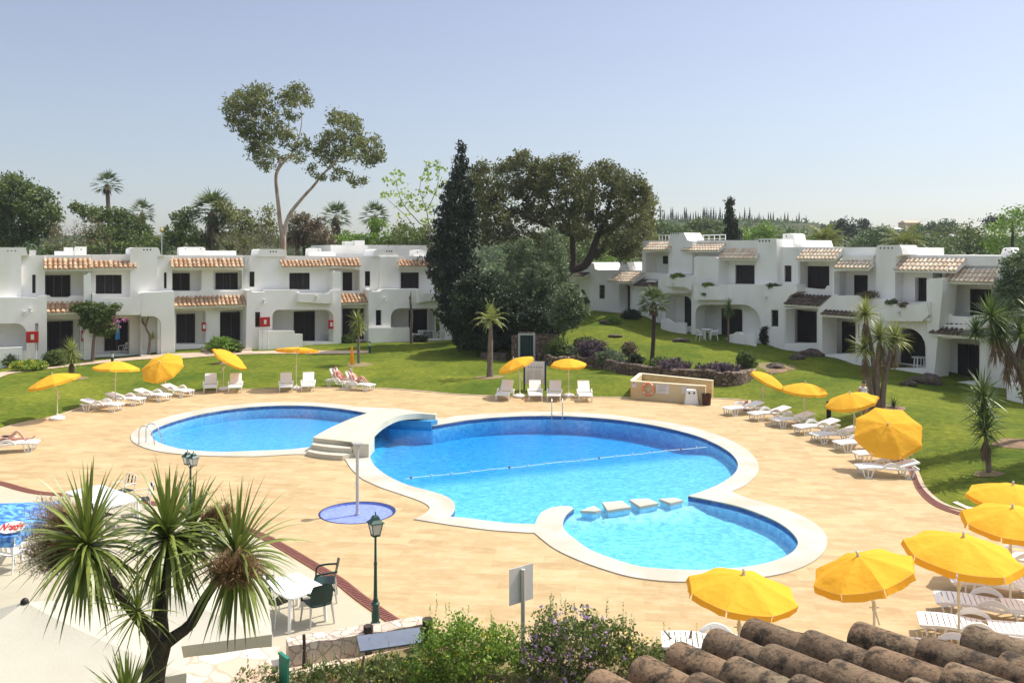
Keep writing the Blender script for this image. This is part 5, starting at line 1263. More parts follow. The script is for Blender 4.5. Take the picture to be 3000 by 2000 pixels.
# ================================================================ TABLES AND CHAIRS
def make_table(w, d, h, name, label, loc, rz, mat='white_resin', group=None, cat='table', round_=False):
    t = thing(name, label, cat, loc, rz, group)
    if round_: mb = MB(); mb.lathe([(.02,h-.03),(w/2,h-.03),(w/2+.01,h-.015),(w/2,h),(.02,h+.001)], 24); part(mb, 'table_top', mat, t, 40)
    else:
        mb = MB(); rr = .09; ring = []
        for cx, cy, a0 in ((w/2-rr,d/2-rr,0),(-w/2+rr,d/2-rr,90),(-w/2+rr,-d/2+rr,180),(w/2-rr,-d/2+rr,270)):
            for k in range(4): a_ = R(a0+k*30); ring.append((cx+rr*math.cos(a_), cy+rr*math.sin(a_)))
        mb.prism(ring, h-.035, h); part(mb, 'table_top', mat, t)
    for sx in (-1, 1):
        for sy in (-1, 1):
            k = .62 if round_ else .88; mb = MB(); a_ = Vector((sx*w/2*k*(.7 if round_ else 1), sy*d/2*k*(.7 if round_ else 1), h-.036)); mb.beam(a_, (a_.x+sx*.03, a_.y+sy*.03, 0), .055); part(mb, 'leg', mat, t)
    return t
def make_monobloc(label, mat='white_resin', legmat=None, solid=True):
    t = thing('garden_chair', label, 'chair'); legmat = legmat or mat
    mb = MB(); vs = []; W_ = .23
    for i in range(6):
        x = -.22+i*.09
        for j in range(5): y = -W_+j*W_/2; vs.append((x, y, .43-.02*math.cos((j-2)*.8)+.012*(i/5)))
    mb.add(vs, [(5*i+j, 5*i+j+1, 5*i+6+j, 5*i+5+j) for i in range(5) for j in range(4)])
    vs2 = [(x, y, z-.02) for x, y, z in vs]; mb.add(vs2, [(5*i+j+1, 5*i+j, 5*i+5+j, 5*i+6+j) for i in range(5) for j in range(4)]); part(mb, 'seat', mat, t, 50, fix=False)
    mb = MB(); vs = []
    for i in range(7):
        q = i/6; z = .44+.40*q; x = -.22-.10*q; ww = W_*(1.0+.06*math.sin(q*3))-.05*max(0, q-.75)*3
        for j in range(7): s_ = -1+j/3; vs.append((x+.07*(s_*s_)*(.4+q*.4), s_*ww, z+(0 if i < 6 else .03*(1-s_*s_))))
    if solid: mb.add(vs, [(7*i+j, 7*i+j+1, 7*i+8+j, 7*i+7+j) for i in range(6) for j in range(6)])
    else: mb.add(vs, [(7*i+j, 7*i+j+1, 7*i+8+j, 7*i+7+j) for i in range(6) for j in range(6) if i == 5 or i == 0 or j % 2 == 0])
    part(mb, 'backrest', mat, t, 50, fix=False)
    for sy in (-1, 1):
        mb = MB(); mb.tube(smoothline([(-.27, sy*.25, .68), (-.05, sy*.29, .67), (.15, sy*.29, .64), (.20, sy*.27, .55), (.20, sy*.25, .43)], 3), .022, 6); part(mb, 'armrest', mat, t, 60)
        for sx in (-1, 1): mb = MB(); mb.tube([(sx*.20, sy*.22, .42), (sx*.26, sy*.26, 0)], [.025, .017], 6); part(mb, 'leg', legmat, t, 60)
    return t
CH = {}
def chair(kind, loc, rz, label, group=None):
    if kind not in CH:
        CH[kind] = {'white': lambda: make_monobloc(label, 'white_resin', solid=False), 'green': lambda: make_monobloc(label, 'green_resin', 'alu'), 'slat': lambda: make_slat(label)}[kind](); o = CH[kind]
        o.location = loc; o.rotation_euler = (0,0,rz)
        if group: o['group'] = group
        return o
    o = copy_tree(CH[kind], loc, rz, label, group or 'x')
    if not group: del o['group']
    return o
def make_slat(label):
    t = thing('slatted_chair', label, 'chair')
    mb = MB()
    for i in range(4): mb.cbox((-.16+i*.11, 0, .44), (.095, .44, .015))
    part(mb, 'seat', 'black_slat', t)
    for sy in (-1, 1):
        mb = MB(); mb.tube(smoothline([(.24, sy*.24, 0), (.20, sy*.24, .60), (.12, sy*.25, .66), (-.18, sy*.25, .66), (-.26, sy*.24, .60)], 4), .013, 7); part(mb, 'arm_frame', 'white_metal', t, 60)
        mb = MB(); mb.tube(smoothline([(-.24, sy*.23, 0), (-.20, sy*.23, .44), (-.28, sy*.22, .84)], 4), .013, 7); part(mb, 'leg', 'white_metal', t, 60)
    mb = MB(); mb.tube(smoothline([(-.28, -.22, .84), (-.29, -.12, .88), (-.29, .12, .88), (-.28, .22, .84)], 4), .013, 7)
    for z in (.6, .75): mb.beam((-.25-.1*(z-.6), -.22, z), (-.25-.1*(z-.6), .22, z), .012)
    part(mb, 'back_frame', 'white_metal', t, 60)
    mb = MB()
    for k in range(3): mb.beam((-.285, -.16+k*.16-.03, .60), (-.292, -.16+k*.16+.03, .84), .05, .006)
    part(mb, 'back_strap', 'black_slat', t)
    return t
# cafe table by the lamp
hT = .70; q = [AT(px, py, 1) for px, py in ()]
def onz(px, py, z): return G(px, py, z)
c4_ = [onz(*p, hT) for p in ((780,1712),(852,1668),(951,1718),(855,1757))]; c = sum(c4_, Vector())/4
e1 = (c4_[2]-c4_[1]); e2 = (c4_[3]-c4_[2])
rz = math.atan2(e1.y, e1.x); make_table((e1.length+(c4_[3]-c4_[0]).length)/2, (e2.length+(c4_[1]-c4_[0]).length)/2, hT, 'cafe_table', 'sunlit white rectangular cafe table near the single lantern post', (c.x, c.y, 0), rz, group='white cafe tables')
TC = c
def gp(px, py): p = G(px, py); return (p.x, p.y, 0)
GCH = 'chairs round the cafe tables'
chair('green', gp(930,1822), R(125), 'dark green plastic armchair with its back to us, near side of the cafe table', GCH)
chair('green', gp(952,1756), R(190), 'dark green armchair behind the far corner of the sunlit cafe table', GCH)
chair('slat', gp(812,1822), R(52), 'white framed chair with black slatted seat at the near left of the cafe table', GCH)
chair('slat', gp(762,1752), R(-10), 'white framed slatted chair at the left end of the sunlit cafe table, behind leaves', GCH)
c4_ = [onz(*p, hT) for p in ((204,1440),(290,1417),(402,1458),(312,1492))]; c = sum(c4_, Vector())/4; e1 = (c4_[2]-c4_[1]); e2 = (c4_[3]-c4_[2])
make_table((e1.length+(c4_[3]-c4_[0]).length)/2, (e2.length+(c4_[1]-c4_[0]).length)/2, hT, 'cafe_table', 'white cafe table behind the left head of the big spiky plant', (c.x, c.y, 0), math.atan2(e1.y, e1.x), group='white cafe tables')
chair('slat', gp(362,1480), R(-120), 'slatted chair at the far side of the rear cafe table, upper strap showing', GCH)
chair('slat', gp(415,1506), R(-150), 'slatted chair at the right corner of the rear cafe table', GCH)
chair('slat', gp(300,1556), R(60), 'slatted chair on the near side of the rear cafe table, seen through leaves', GCH)
chair('white', gp(40,1668), R(70), 'white plastic chair below the blue printed parasol at the left edge', GCH)
make_table(1.0, .8, .7, 'cafe_table', 'white table under the blue printed parasol at the left edge', gp(10,1640), R(20), group='white cafe tables')
# patio furniture at the houses
WT = 'white patio tables'; WC = 'white patio chairs'
def pgt(px, py): p = GT(px, py); return (p.x, p.y, p.z+.02)
make_table(1.3, .8, .72, 'patio_table', 'white patio table beneath the small flowering tree', pgt(338,1034), R(30), group=WT)
chair('white', pgt(297,1040), R(10), 'white plastic chair left of the patio table by the flowering tree trunk', WC)
chair('white', pgt(378,1030), R(200), 'white plastic chair right of the patio table by the thin yucca', WC)
chair('white', pgt(362,1040), R(170), 'second white chair at the right side of the patio table, slightly nearer', WC)
make_table(.7, .6, .7, 'patio_table', 'small white table just inside the arched porch with the low wall', pgt(937,998), R(30), group=WT)
chair('white', pgt(951,1001), R(210), 'white chair in the arched porch beside the red cabinet', WC)
make_table(1.1, .8, .72, 'patio_table', 'white table in the end house porch behind the dead tree', pgt(1248,994), R(30), group=WT)
chair('white', pgt(1236,998), R(60), 'white chair pulled up left of the end house porch table', WC)
chair('white', pgt(1288,996), R(190), 'white chair right of the end house porch table', WC)
make_table(.8, .8, .72, 'patio_table', 'round white table in the second arched porch of the right slope', pgt(2072,994), 0, group=WT, round_=True)
chair('white', pgt(2053,999), R(20), 'white chair left of the round porch table on the right slope', WC)
chair('white', pgt(2092,998), R(170), 'white chair right of the round porch table on the right slope', WC)
make_table(.85, .85, .74, 'patio_table', 'round white table standing before the big dark arched doorway', pgt(2693,1083), 0, group=WT, round_=True)
chair('white', pgt(2705,1072), R(200), 'white chair behind the round table at the big dark arched doorway', WC)

# ================================================================ CANOPIES OVER THE CAFE
def canopy(cx, cy, w, d, zt, ze, rz, label, mat, val=.18):
    t = thing('square_parasol', label, 'parasol', (cx, cy, 0), rz)
    cs = [(-w/2,-d/2),(w/2,-d/2),(w/2,d/2),(-w/2,d/2)]
    for k in range(4):
        a, b_ = Vector((*cs[k], ze)), Vector((*cs[(k+1) % 4], ze)); ap = Vector((0,0,zt)); mb = MB(); vs = []; n_ = 8
        for i in range(n_+1):
            for j in range(n_+1):
                l = a.lerp(b_, j/n_); p = ap.lerp(l, i/n_); p.z -= .10*math.sin(math.pi*i/n_)*(.6+.4*math.sin(math.pi*j/n_)); vs.append(tuple(p))
        mb.add(vs, [(i*(n_+1)+j, i*(n_+1)+j+1, (i+1)*(n_+1)+j+1, (i+1)*(n_+1)+j) for i in range(n_) for j in range(n_)])
        pn = part(mb, 'canopy_panel', mat, t, 60, fix=False)
        mb = MB(); out = ((a+b_)/2); out.z = 0; out.normalize(); vs = []
        for j in range(13):
            l = a.lerp(b_, j/12); q = l+out*(.02+.015*math.sin(j*2.2)); vs += [tuple(l), (q.x, q.y, q.z-val)]
        mb.add(vs, [(2*j, 2*j+2, 2*j+3, 2*j+1) for j in range(12)]); part(mb, 'valance', mat, pn, 60, fix=False)
    mb = MB(); mb.tube([(0,0,0),(0,0,zt)], .04, 10); part(mb, 'pole', 'white_metal', t, 40)
    mb = MB(); mb.lathe([(.055,zt-.02),(.05,zt+.02),(.03,zt+.045),(.01,zt+.055)], 12); part(mb, 'finial', 'dark_frame', t, 40)
    return t
p = AT(72,1762,F_*(H_-2.75)/(1762-HOR))
canopy(p.x, p.y, 3.9, 3.3, 2.75, 2.1, R(25), 'large cream square parasol filling the lower left corner', 'cream_canvas', .2)
p = AT(236,1742,F_*(H_-2.5)/(1742-HOR))
canopy(p.x+1.0, p.y+.35, 3.2, 2.4, 2.5, 2.05, R(18), 'second cream parasol just behind the large one, under the spiky plant', 'cream_canvas', .16)
# blue printed parasol with its oval badge
t = canopy(G(-70,1502,2.1).x, G(-70,1502,2.1).y, 2.5, 2.5, 2.3, 1.95, R(8), 'blue water-print parasol with red lettering on its white oval badge, left edge', 'blue_print', .2)
# badge stands on the near panel
def badge():
    zc = 1.86; A = G(30,1590,1.9); B = G(150,1560,1.9)
    ang = math.atan2(B.y-A.y, B.x-A.x); c = G(38,1566,1.99)
    o0, a0 = Vector(t.location), t.rotation_euler.z; best = None
    for k in range(-24, 25):
        lx = k*.05; w_ = Vector((o0.x+lx*math.cos(a0)+.98*math.sin(a0), o0.y+lx*math.sin(a0)-.98*math.cos(a0), 2.035)); px = CX+F_*w_.x/w_.y
        if best is None or abs(px-38) < best[0]: best = (abs(px-38), w_)
    c = best[1]; ang = a0
    Mx = Matrix.Translation(c) @ Matrix.Rotation(ang, 4, 'Z') @ Matrix.Rotation(R(17), 4, 'X') @ Matrix.Diagonal((1, 2.1, 1, 1))
    mb = MB(); mb.add([(.25*math.cos(a_), .10*math.sin(a_), .03) for a_ in np.linspace(0, 2*math.pi, 29)[:-1]], [tuple(range(28))]); o = part(mb, 'badge_oval', 'sign_white', t); o.matrix_basis = t.matrix_world.inverted() @ Mx if False else Mx; 
    cu = bpy.data.curves.new('lettering', 'FONT'); cu.body = 'Nestl\u00e9'; cu.size = .155; cu.align_x = 'CENTER'; cu.align_y = 'CENTER'; cu.extrude = .002; cu.offset = .006
    ob = bpy.data.objects.new('lettering', cu); COL.objects.link(ob); bpy.context.view_layer.update()
    me = bpy.data.meshes.new_from_object(ob.evaluated_get(bpy.context.evaluated_depsgraph_get())); bpy.data.objects.remove(ob)
    me.materials.clear(); me.materials.append(MATS['red_paint']); tx = bpy.data.objects.new('lettering', me); COL.objects.link(tx)
    bpy.context.view_layer.update(); inv = t.matrix_world.inverted(); o.parent = t; o.matrix_basis = inv @ Mx; tx.parent = o; tx.location = (0, 0, .036)
badge()

# ================================================================ FIRE CABINETS AND SMALL THINGS AT THE HOUSES
def cabinet(cf, x0, y0, x1, y1, off, label, F=FL, legs=False, depth=.22):
    (u0, z0) = F.at(*cf(x0, y1), off); (u1, z1) = F.at(*cf(x1, y0), off); w_ = F.world(u0, off); 
    t = thing('fire_cabinet', label, 'fire cabinet', (w_.x, w_.y, z0), F.a, 'red fire hose cabinets')
    mb = MB(); mb.box(0, 0, 0, u1-u0, depth, z1-z0); bd = part(mb, 'body', 'red_paint', t)
    mb = MB(); mb.box(.04, -.02, .04, u1-u0-.04, -.002, z1-z0-.04); dr = part(mb, 'door', 'red_paint', t)
    mb = MB(); k = (u1-u0)/2; mb.box(k-.09, -.026, (z1-z0)*.28, k+.09, -.021, (z1-z0)*.74); part(mb, 'hose_symbol', 'sign_white', dr)
    if legs:
        for xx in ((u1-u0)*.3, (u1-u0)*.8): mb = MB(); mb.tube([(xx, depth/2, -.001), (xx, depth/2, -z0+hz(w_.x, w_.y)-.05)], .02, 8); part(mb, 'leg', 'white_metal', t)
cabinet(c1,240,910,355,1018,-1.9,'red fire hose cabinet with white symbol on legs at the far left house', legs=True)
cabinet(c1,748,905,784,1003,-.35,'narrow red cabinet beside the flowering tree trunk')
cabinet(c1,1858,828,1893,910,-.25,'small red cabinet between the two dark doors under the long tiled roof')
cabinet(c2,196,780,286,870,-1.9,'red fire hose cabinet on legs near the slit window and blue-grey shrub', legs=True)
cabinet(c2,830,806,868,888,-1.32,'red cabinet on the pier right of the arched porch')
p = GT(*c1(358,1165)); z_ = pz(0, c1(0,1110)[1], p.y)
t = thing('hose_reel', 'red hose reel on a thin stand at the yellow flower bed', 'hose reel', (p.x, p.y, p.z)); mb = MB(); mb.tube([(0,0,0),(0,0,z_-p.z)], .02, 6); part(mb, 'stand', 'red_paint', t)
mb = MB(); mb.tube([(.0+.1*math.cos(a_), 0, z_-p.z+.3*math.sin(a_)) for a_ in np.linspace(0, 2*math.pi, 17)[:-1]], .07, 8, closed=True); mb.tube([(0,-.05,z_-p.z),(0,.05,z_-p.z)], .12, 10); part(mb, 'reel', 'red_paint', t, 50)
# planters, bench, rocks, stumps
def lowwall(pts, h_, th, name, label, cat, mat='plaster', cap=None):
    P = [GT(*q) for q in pts]; c = P[0]; t = MB()
    for a, b_ in zip(P, P[1:]):
        d = (b_-a); d.z = 0; d.normalize(); n_ = Vector((-d.y, d.x, 0))*th; z0 = min(a.z, b_.z)-.3-c.z; z1 = max(a.z, b_.z)+h_-c.z
        t.prism([((a-c).x, (a-c).y), ((b_-c).x+d.x*.02, (b_-c).y+d.y*.02), ((b_-c+n_).x, (b_-c+n_).y), ((a-c+n_).x, (a-c+n_).y)], z0, z1)
    return solo(t, name, label, cat, mat, tuple(c))
lowwall([(2935,1130),(2992,1180),(3060,1160)], .75, .7, 'planter', 'white rendered planter with dark bushes in front of the nearest right house', 'planter')
lowwall([(1408,1052),(1482,1058)], .42, .5, 'stone_bench', 'low pale stone bench in deep shade behind the drooping palm', 'bench', 'rock')
def rock(px, py, s, label, seed, name='boulder', cat='rock'):
    p = GT(px, py); bm = bmesh.new(); bmesh.ops.create_icosphere(bm, subdivisions=3, radius=1)
    for v in bm.verts:
        n_ = mnoise.noise(v.co*1.3+Vector((seed*7.3, 0, 0)))*.35+mnoise.noise(v.co*3.1+Vector((0, seed*3.1, 0)))*.14; v.co = v.co*(1+n_); v.co = Vector((v.co.x*s[0], v.co.y*s[1], v.co.z*s[2]))
    me = bpy.data.meshes.new(name); bm.to_mesh(me); bm.free(); me.materials.append(MATS['rock']); me.polygons.foreach_set('use_smooth', [True]*len(me.polygons)); me.set_sharp_from_angle(angle=R(35))
    o = link(me, name); o.location = (p.x, p.y, p.z+s[2]*.25); tag(o, label, cat, 'rocks on the right slope')
for i, a in enumerate([(2375,1042,(.8,.5,.35),'brown rock mass under the step of the doubled-roof house'),(2335,1050,(.5,.35,.22),'small flat rock left of the rock mass under the doubled-roof house'),(2712,1120,(.9,.55,.38),'dark rock mass below the pier of the arched doorway house'),(2662,1128,(.5,.35,.22),'pale small rock left of the dark rock mass on the lawn'),
        (2270,1078,(.55,.5,.24),'flat round stone on bare earth beside the clipped green bush'),(1800,985,(.5,.35,.12),'flat brown stone lying on the upper shaded lawn'),(1995,1000,(.6,.35,.22),'grey rockery at the corner of the right slope terrace'),(1770,945,(.4,.3,.15),'pale rock on the hilltop path by the shrubs')]): rock(a[0], a[1], a[2], a[3], i+1)
# stone garden wall and its doorway
SW = [(1594,1068),(1640,1072),(1700,1076),(1747,1080),(1800,1090),(1870,1102),(1950,1112),(2050,1127),(2120,1132),(2170,1128),(2205,1112),(2222,1092)]
W3 = [GT(*q) for q in SW]; W2_ = smoothline([(p.x, p.y) for p in W3], 5); mb = MB(); vs = []; rnd = random.Random(5); o0 = W2_[0]
for i, p in enumerate(W2_):
    d = (W2_[min(i+1, len(W2_)-1)]-W2_[max(i-1, 0)]).normalized(); n_ = Vector((-d.y, d.x)); zt = .95+.18*mnoise.noise(Vector((i*.4, 0, 0)))-.25*sstep(len(W2_)*.8, len(W2_), i)
    for s_, z in ((-.05,-.4),(.02+.05*rnd.random(),.4),(.04,zt-.02),(.12,zt+.03),(.45,zt+.02),(.5,-.4)):
        q = p+n_*s_-o0; vs.append((q.x, q.y, z))
mb.add(vs, [(6*i+k, 6*i+k+1, 6*i+7+k, 6*i+6+k) for i in range(len(W2_)-1) for k in range(5)]+[(0,1,2,3,4,5), tuple(6*(len(W2_)-1)+k for k in range(6))])
solo(mb, 'stone_wall', 'curved brown rubble retaining wall below the flowering shrubs', 'stone wall', 'rubble', (o0.x, o0.y, 0), smooth=50)
p = GT(1543,1062)
t = thing('garden_door', 'dark green door in a pale frame set in a small stone wall under the trees', 'door', (p.x, p.y, p.z))
sc = p.y/F_; w = 25*sc; h_ = 86*sc
mb = MB(); mb.box(-w, -.06, -.1, -w+.13, .1, h_); mb.box(w-.13, -.06, -.1, w, .1, h_); mb.box(-w+.13, -.06, h_-.13, w-.13, .1, h_); part(mb, 'frame', 'grey_frame', t)
mb = MB()
for k in range(5): x = -w+.14+k*(2*w-.28)/5; mb.box(x, 0, 0, x+(2*w-.28)/5-.012, .05, h_-.14)
part(mb, 'door_leaf', 'green_door', t)
mb = MB(); mb.box(w+.003, .0, -.3, w+1.5, .5, h_*.97); mb.box(-w-.45, 0, -.3, -w-.003, .5, h_*.92); mb.box(-w, .11, -.3, w, .5, h_+.1); part(mb, 'stone_surround', 'rubble', t)
# dead trunk
# near low stone wall, timber edging, board, green panel
def P0(px, py): g = G(px, py); return g
a, b_ = G(838,1925), G(1235,1860)
mb = MB(); d = (b_-a).normalized(); n_ = Vector((-d.y, d.x, 0)); vs = []
rg = []
N_ = 16
for i in range(N_+1):
    p = a.lerp(b_, i/N_)-a; rg.append((p, .38+.05*mnoise.noise(Vector((i*.5, 2, 0)))))
for p, zt in rg:
    for s_, z in ((0,-.1),(0,zt),(-.42,zt+.01),(-.45,-.1)): q = p+n_*s_; vs.append((q.x, q.y, z))
mb.add(vs, [(4*i+k, 4*i+k+1, 4*i+5+k, 4*i+4+k) for i in range(N_) for k in range(3)]+[(0,1,2,3), tuple(4*N_+k for k in range(4))])
solo(mb, 'stone_wall', 'low pale rubble wall edging the near planting, below the cafe terrace', 'stone wall', 'pale_rubble', tuple(a), smooth=40)
a, b_ = G(1052,1905,.36), G(1238,1878,.36); d = (b_-a).normalized(); n_ = Vector((-d.y, d.x, 0))
mb = MB(); up = Vector((0,0,1))
c = (a+b_)/2; mb.M = Matrix.Rotation(math.atan2(d.y, d.x), 4, 'Z') @ Matrix.Rotation(R(14), 4, 'X'); L = (b_-a).length; mb.box(-L/2, -.12, -.02, L/2, .30, .015)
solo(mb, 'slate_board', 'long blue grey board lying along the top of the near low wall', 'board', 'slate_board', (c.x, c.y, .42))
def post(px, py, zt, label, w=.07, mat='bark_dark'):
    g = G(px, py); mb = MB(); mb.tube([(0,0,0),(.01,0,zt*.6),(0,0,zt)], [w, w*.92, w*.85], 7); solo(mb, 'timber_post', label, 'post', mat, tuple(g), group='timber posts of the near wall', smooth=50)
post(1078,1912,.52,'short weathered timber stump against the blue grey board', .11); post(1252,1895,.55,'short brown stump at the right end of the blue grey board', .12); post(890,1958,.62,'thin dark timber post near the green panel', .035)
g = G(832,2012); mb = MB(); mb.M = Matrix.Rotation(R(-50), 4, 'Z'); mb.box(-.16, -.02, 0, .16, .02, .52); mb.box(-.17, -.03, .52, .17, .03, .56); solo(mb, 'green_panel', 'small green painted panel standing at the bottom edge beside the pale wall', 'panel', 'green_board', tuple(g))

# ================================================================ OLD TILE ROOF IN THE FOREGROUND
E4 = Vector((1.188*H_/8.4, 5.9*H_/8.4*2550/2850, 0))
def roofpt(px, py, d): return AT(px, py, d)
d4 = 4.85; e4 = AT(2118,1922,d4)
dd = Vector((.55,-.82,.164)).normalized(); cc = Vector((.83,.557,0)).normalized(); nn_ = cc.cross(dd); nn_ = nn_ if nn_.z > 0 else -nn_
t = thing('tiled_roof', 'weathered mossy barrel tile roof edge in the near right corner', 'roof', tuple(e4))
rnd = random.Random(11); SPC = .285; TL = .40
mbc = MB(); mbu = MB()
for i in range(-4, 7):
    s0 = 0.0 if i < 2 else (.5*(i-1))
    s0 += rnd.uniform(-.02, .02); k = 0; q = s0
    while q < s0+3.6:
        a = cc*(SPC*i+rnd.uniform(-.008,.008))+dd*(q-.045)+nn_*.012; b_ = cc*(SPC*i+rnd.uniform(-.008,.008))+dd*(q+TL); r0, r1 = .118+rnd.uniform(-.004,.004), .098
        up = nn_; vs = []; NS = 14
        for f in (0, .02, .33, .66, 1):
            p = a.lerp(b_, f); r_ = r0+(r1-r0)*f; r_ = r_*(.985 if f == 0 else 1)
            for j in range(NS+1):
                th = math.pi*j/NS; wob = 1+.03*mnoise.noise(p*6+Vector((math.cos(th), math.sin(th), i))*1.5)
                vs.append(p+cc*(math.cos(th)*r_*wob)+up*(math.sin(th)*r_*.92*wob+.02*(1-f)))
        m_ = NS+1; fs = [(l*m_+j, l*m_+j+1, (l+1)*m_+j+1, (l+1)*m_+j) for l in range(4) for j in range(NS)]
        # thickness at the visible mouth
        inner = [a+(v-a)*.86 for v in vs[:m_]]; inner2 = [v+dd*.18 for v in inner]
        o_ = len(vs); vs += inner+inner2
        fs += [(j+1, j, o_+j, o_+j+1) for j in range(NS)]+[(o_+j+1, o_+j, o_+m_+j, o_+m_+j+1) for j in range(NS)]
        mbc.add(vs, fs); q += TL; k += 1
    # channel tiles between the rows
    q = s0+.05
    while q < s0+3.6:
        a = cc*(SPC*(i+.5))+dd*q; b_ = cc*(SPC*(i+.5))+dd*(q+TL+.03); vs = []
        for p, lft in ((a, .004), (b_, .016)):
            for j in range(9): th = math.pi*j/8; vs.append(p-cc*(math.cos(th)*.105)+nn_*(-math.sin(th)*.07+.02+lft))
        mbu.add(vs, [(j, j+1, 10+j, 9+j) for j in range(8)]); q += TL
part(mbc, 'cover_tiles', 'tile_old', t, 50, fix=False); part(mbu, 'channel_tiles', 'tile_old', t, 50, fix=False)
mb = MB(); mb.prism([tuple((cc*x+dd*y).xy) for x, y in ((-1.3,.12),(.4,.12),(1.7,2.4),(1.7,3.6),(-1.3,3.6))], -5, -.12); part(mb, 'supporting_wall', 'plaster', t)
# ================================================================ PLANTS
RN = np.random.default_rng
def leafquads(P, size, rng, asp=.5, up=0.0, outd=None, outw=.0):
    """one small four-sided leaf per point"""
    n = len(P); d = rng.normal(size=(n, 3)); d[:, 2] += up
    if outd is not None: d += outd*outw
    d /= np.linalg.norm(d, axis=1)[:, None]+1e-9
    s = np.cross(d, rng.normal(size=(n, 3))); s /= np.linalg.norm(s, axis=1)[:, None]+1e-9
    L = size*(.6+.8*rng.random(n))[:, None]; w = L*asp*.5
    V = np.stack([P-d*L*.5, P+s*w, P+d*L*.5, P-s*w], 1).reshape(-1, 3)
    return V, np.arange(4*n).reshape(-1, 4)
def cloud(blobs, dens, csz, per, leaf, seed, asp=.5, up=.0, shell=.45, outw=.0, hole=0.0):
    """leaf clumps spread through ellipsoids; blobs = (cx,cy,cz,rx,ry,rz)"""
    rng = RN(seed); VV = []; FF = []; o = 0
    for b_ in blobs:
        c = np.array(b_[:3]); r = np.array(b_[3:6]); k = max(6, int(8*dens*(r[0]*r[1]*r[2])**(2/3)/(csz**2)))
        u = rng.normal(size=(k, 3)); u /= np.linalg.norm(u, axis=1)[:, None]
        rad = shell+(1-shell)*rng.random(k)**.6; rad *= 1+.20*np.sin(u[:,0]*4.3+seed+c[0])*np.cos(u[:,2]*5.1+c[2])+.10*rng.normal(size=k)
        if hole: keep = rng.random(k) > hole; u = u[keep]; rad = rad[keep]; k = len(rad)
        cc_ = c+u*rad[:, None]*r
        g = rng.normal(size=(k, per, 3)); g /= (np.linalg.norm(g, axis=2)[:, :, None]+1e-9); g *= (rng.random((k, per, 1))**.5)*csz*(.6+.8*rng.random((k, 1, 1)))
        g[:, :, 2] *= .75
        P = (cc_[:, None, :]+g).reshape(-1, 3); od = np.repeat(u, per, axis=0)
        V, Fq = leafquads(P, leaf, rng, asp, up, od, outw); VV.append(V); FF.append(Fq+o); o += len(V)
    return np.concatenate(VV), np.concatenate(FF)
def pb(px, py, rx, ry, D, dz=0, dr=None):
    """blob from picture measures at distance D (+dz)"""
    p = AT(px, py, D+dz); s = D/F_; return [p.x, p.y, p.z, rx*s, (dr if dr else (rx+ry)/2*s), ry*s]
def rel(blobs, base): return [[b_[0]-base.x, b_[1]-base.y, b_[2]-base.z]+list(b_[3:]) for b_ in blobs]
def plant(name, label, cat, base, blobs, mat, leaf, seed, csz=.35, per=14, dens=1.0, trunk=None, tmat='bark', group=None, extra=None, single=False, **kw):
    """tree or shrub: > trunk (with limbs), crown (+ extra parts)"""
    V, Fq = cloud(rel(blobs, base), dens, csz, per, leaf, seed, **kw)
    if single:
        o = link(npmesh(name, V, Fq, mat), name); o.location = base; return tag(o, label, cat, group)
    t = thing(name, label, cat, tuple(base), 0, group)
    link(npmesh('crown', V, Fq, mat), 'crown', t)
    if trunk:
        mb = MB()
        for line in trunk:
            pts = smoothline([tuple(p[0]-base) for p in line], 4); n_ = len(pts); rs = []
            for i in range(n_):
                f = i/(n_-1)*(len(line)-1); a = min(int(f), len(line)-2); rs.append(line[a][1]+(line[a+1][1]-line[a][1])*(f-a))
            mb.tube(pts, rs, 8)
        part(mb, 'trunk', tmat, t, 60)
    for nm, bl, m_, lf, dn, cs in (extra or []):
        V, Fq = cloud(rel(bl, base), dn, cs, 5, lf, seed+50, asp=.8); link(npmesh(nm, V, Fq, m_), nm, t)
    return t
def tl3(pts, D, s=1):
    """trunk line from (px, py, width_px[, depth])"""
    return [(AT(p[0], p[1], D+(p[3] if len(p) > 3 else 0)), p[2]*D/F_/2) for p in pts]
def gbase(px, D): x = (px-CX)*D/F_; return Vector((x, D, hz(x, D)))
# blades --------------------------------------------------------
class BL:
    def __init__(s): s.V = []; s.F = []
    def blade(s, o, d, L, w, droop, seg=4, side=None, fold=0):
        o = Vector(o); d = Vector(d).normalized(); sd = d.cross(Vector((0,0,1))) if side is None else side
        if sd.length < 1e-3: sd = Vector((1,0,0))
        sd.normalize(); k = len(s.V); p = o.copy(); cur = d.copy()
        for i in range(seg+1):
            f = i/seg; ww = w*(.45+.55*math.sin(min(1, f*3+.35)*math.pi/2))*(1-f**2.2)
            if i == seg: ww = w*.03
            s.V += [tuple(p-sd*ww/2), tuple(p+sd*ww/2)]
            if i < seg: s.F.append((k+2*i, k+2*i+1, k+2*i+3, k+2*i+2))
            p = p+cur*(L/seg); cur = (cur+Vector((0,0,-droop/seg))).normalized()
    def mesh(s, name, mat, parent=None, smooth=False): return link(npmesh(name, s.V, s.F, mat, smooth=smooth), name, parent)
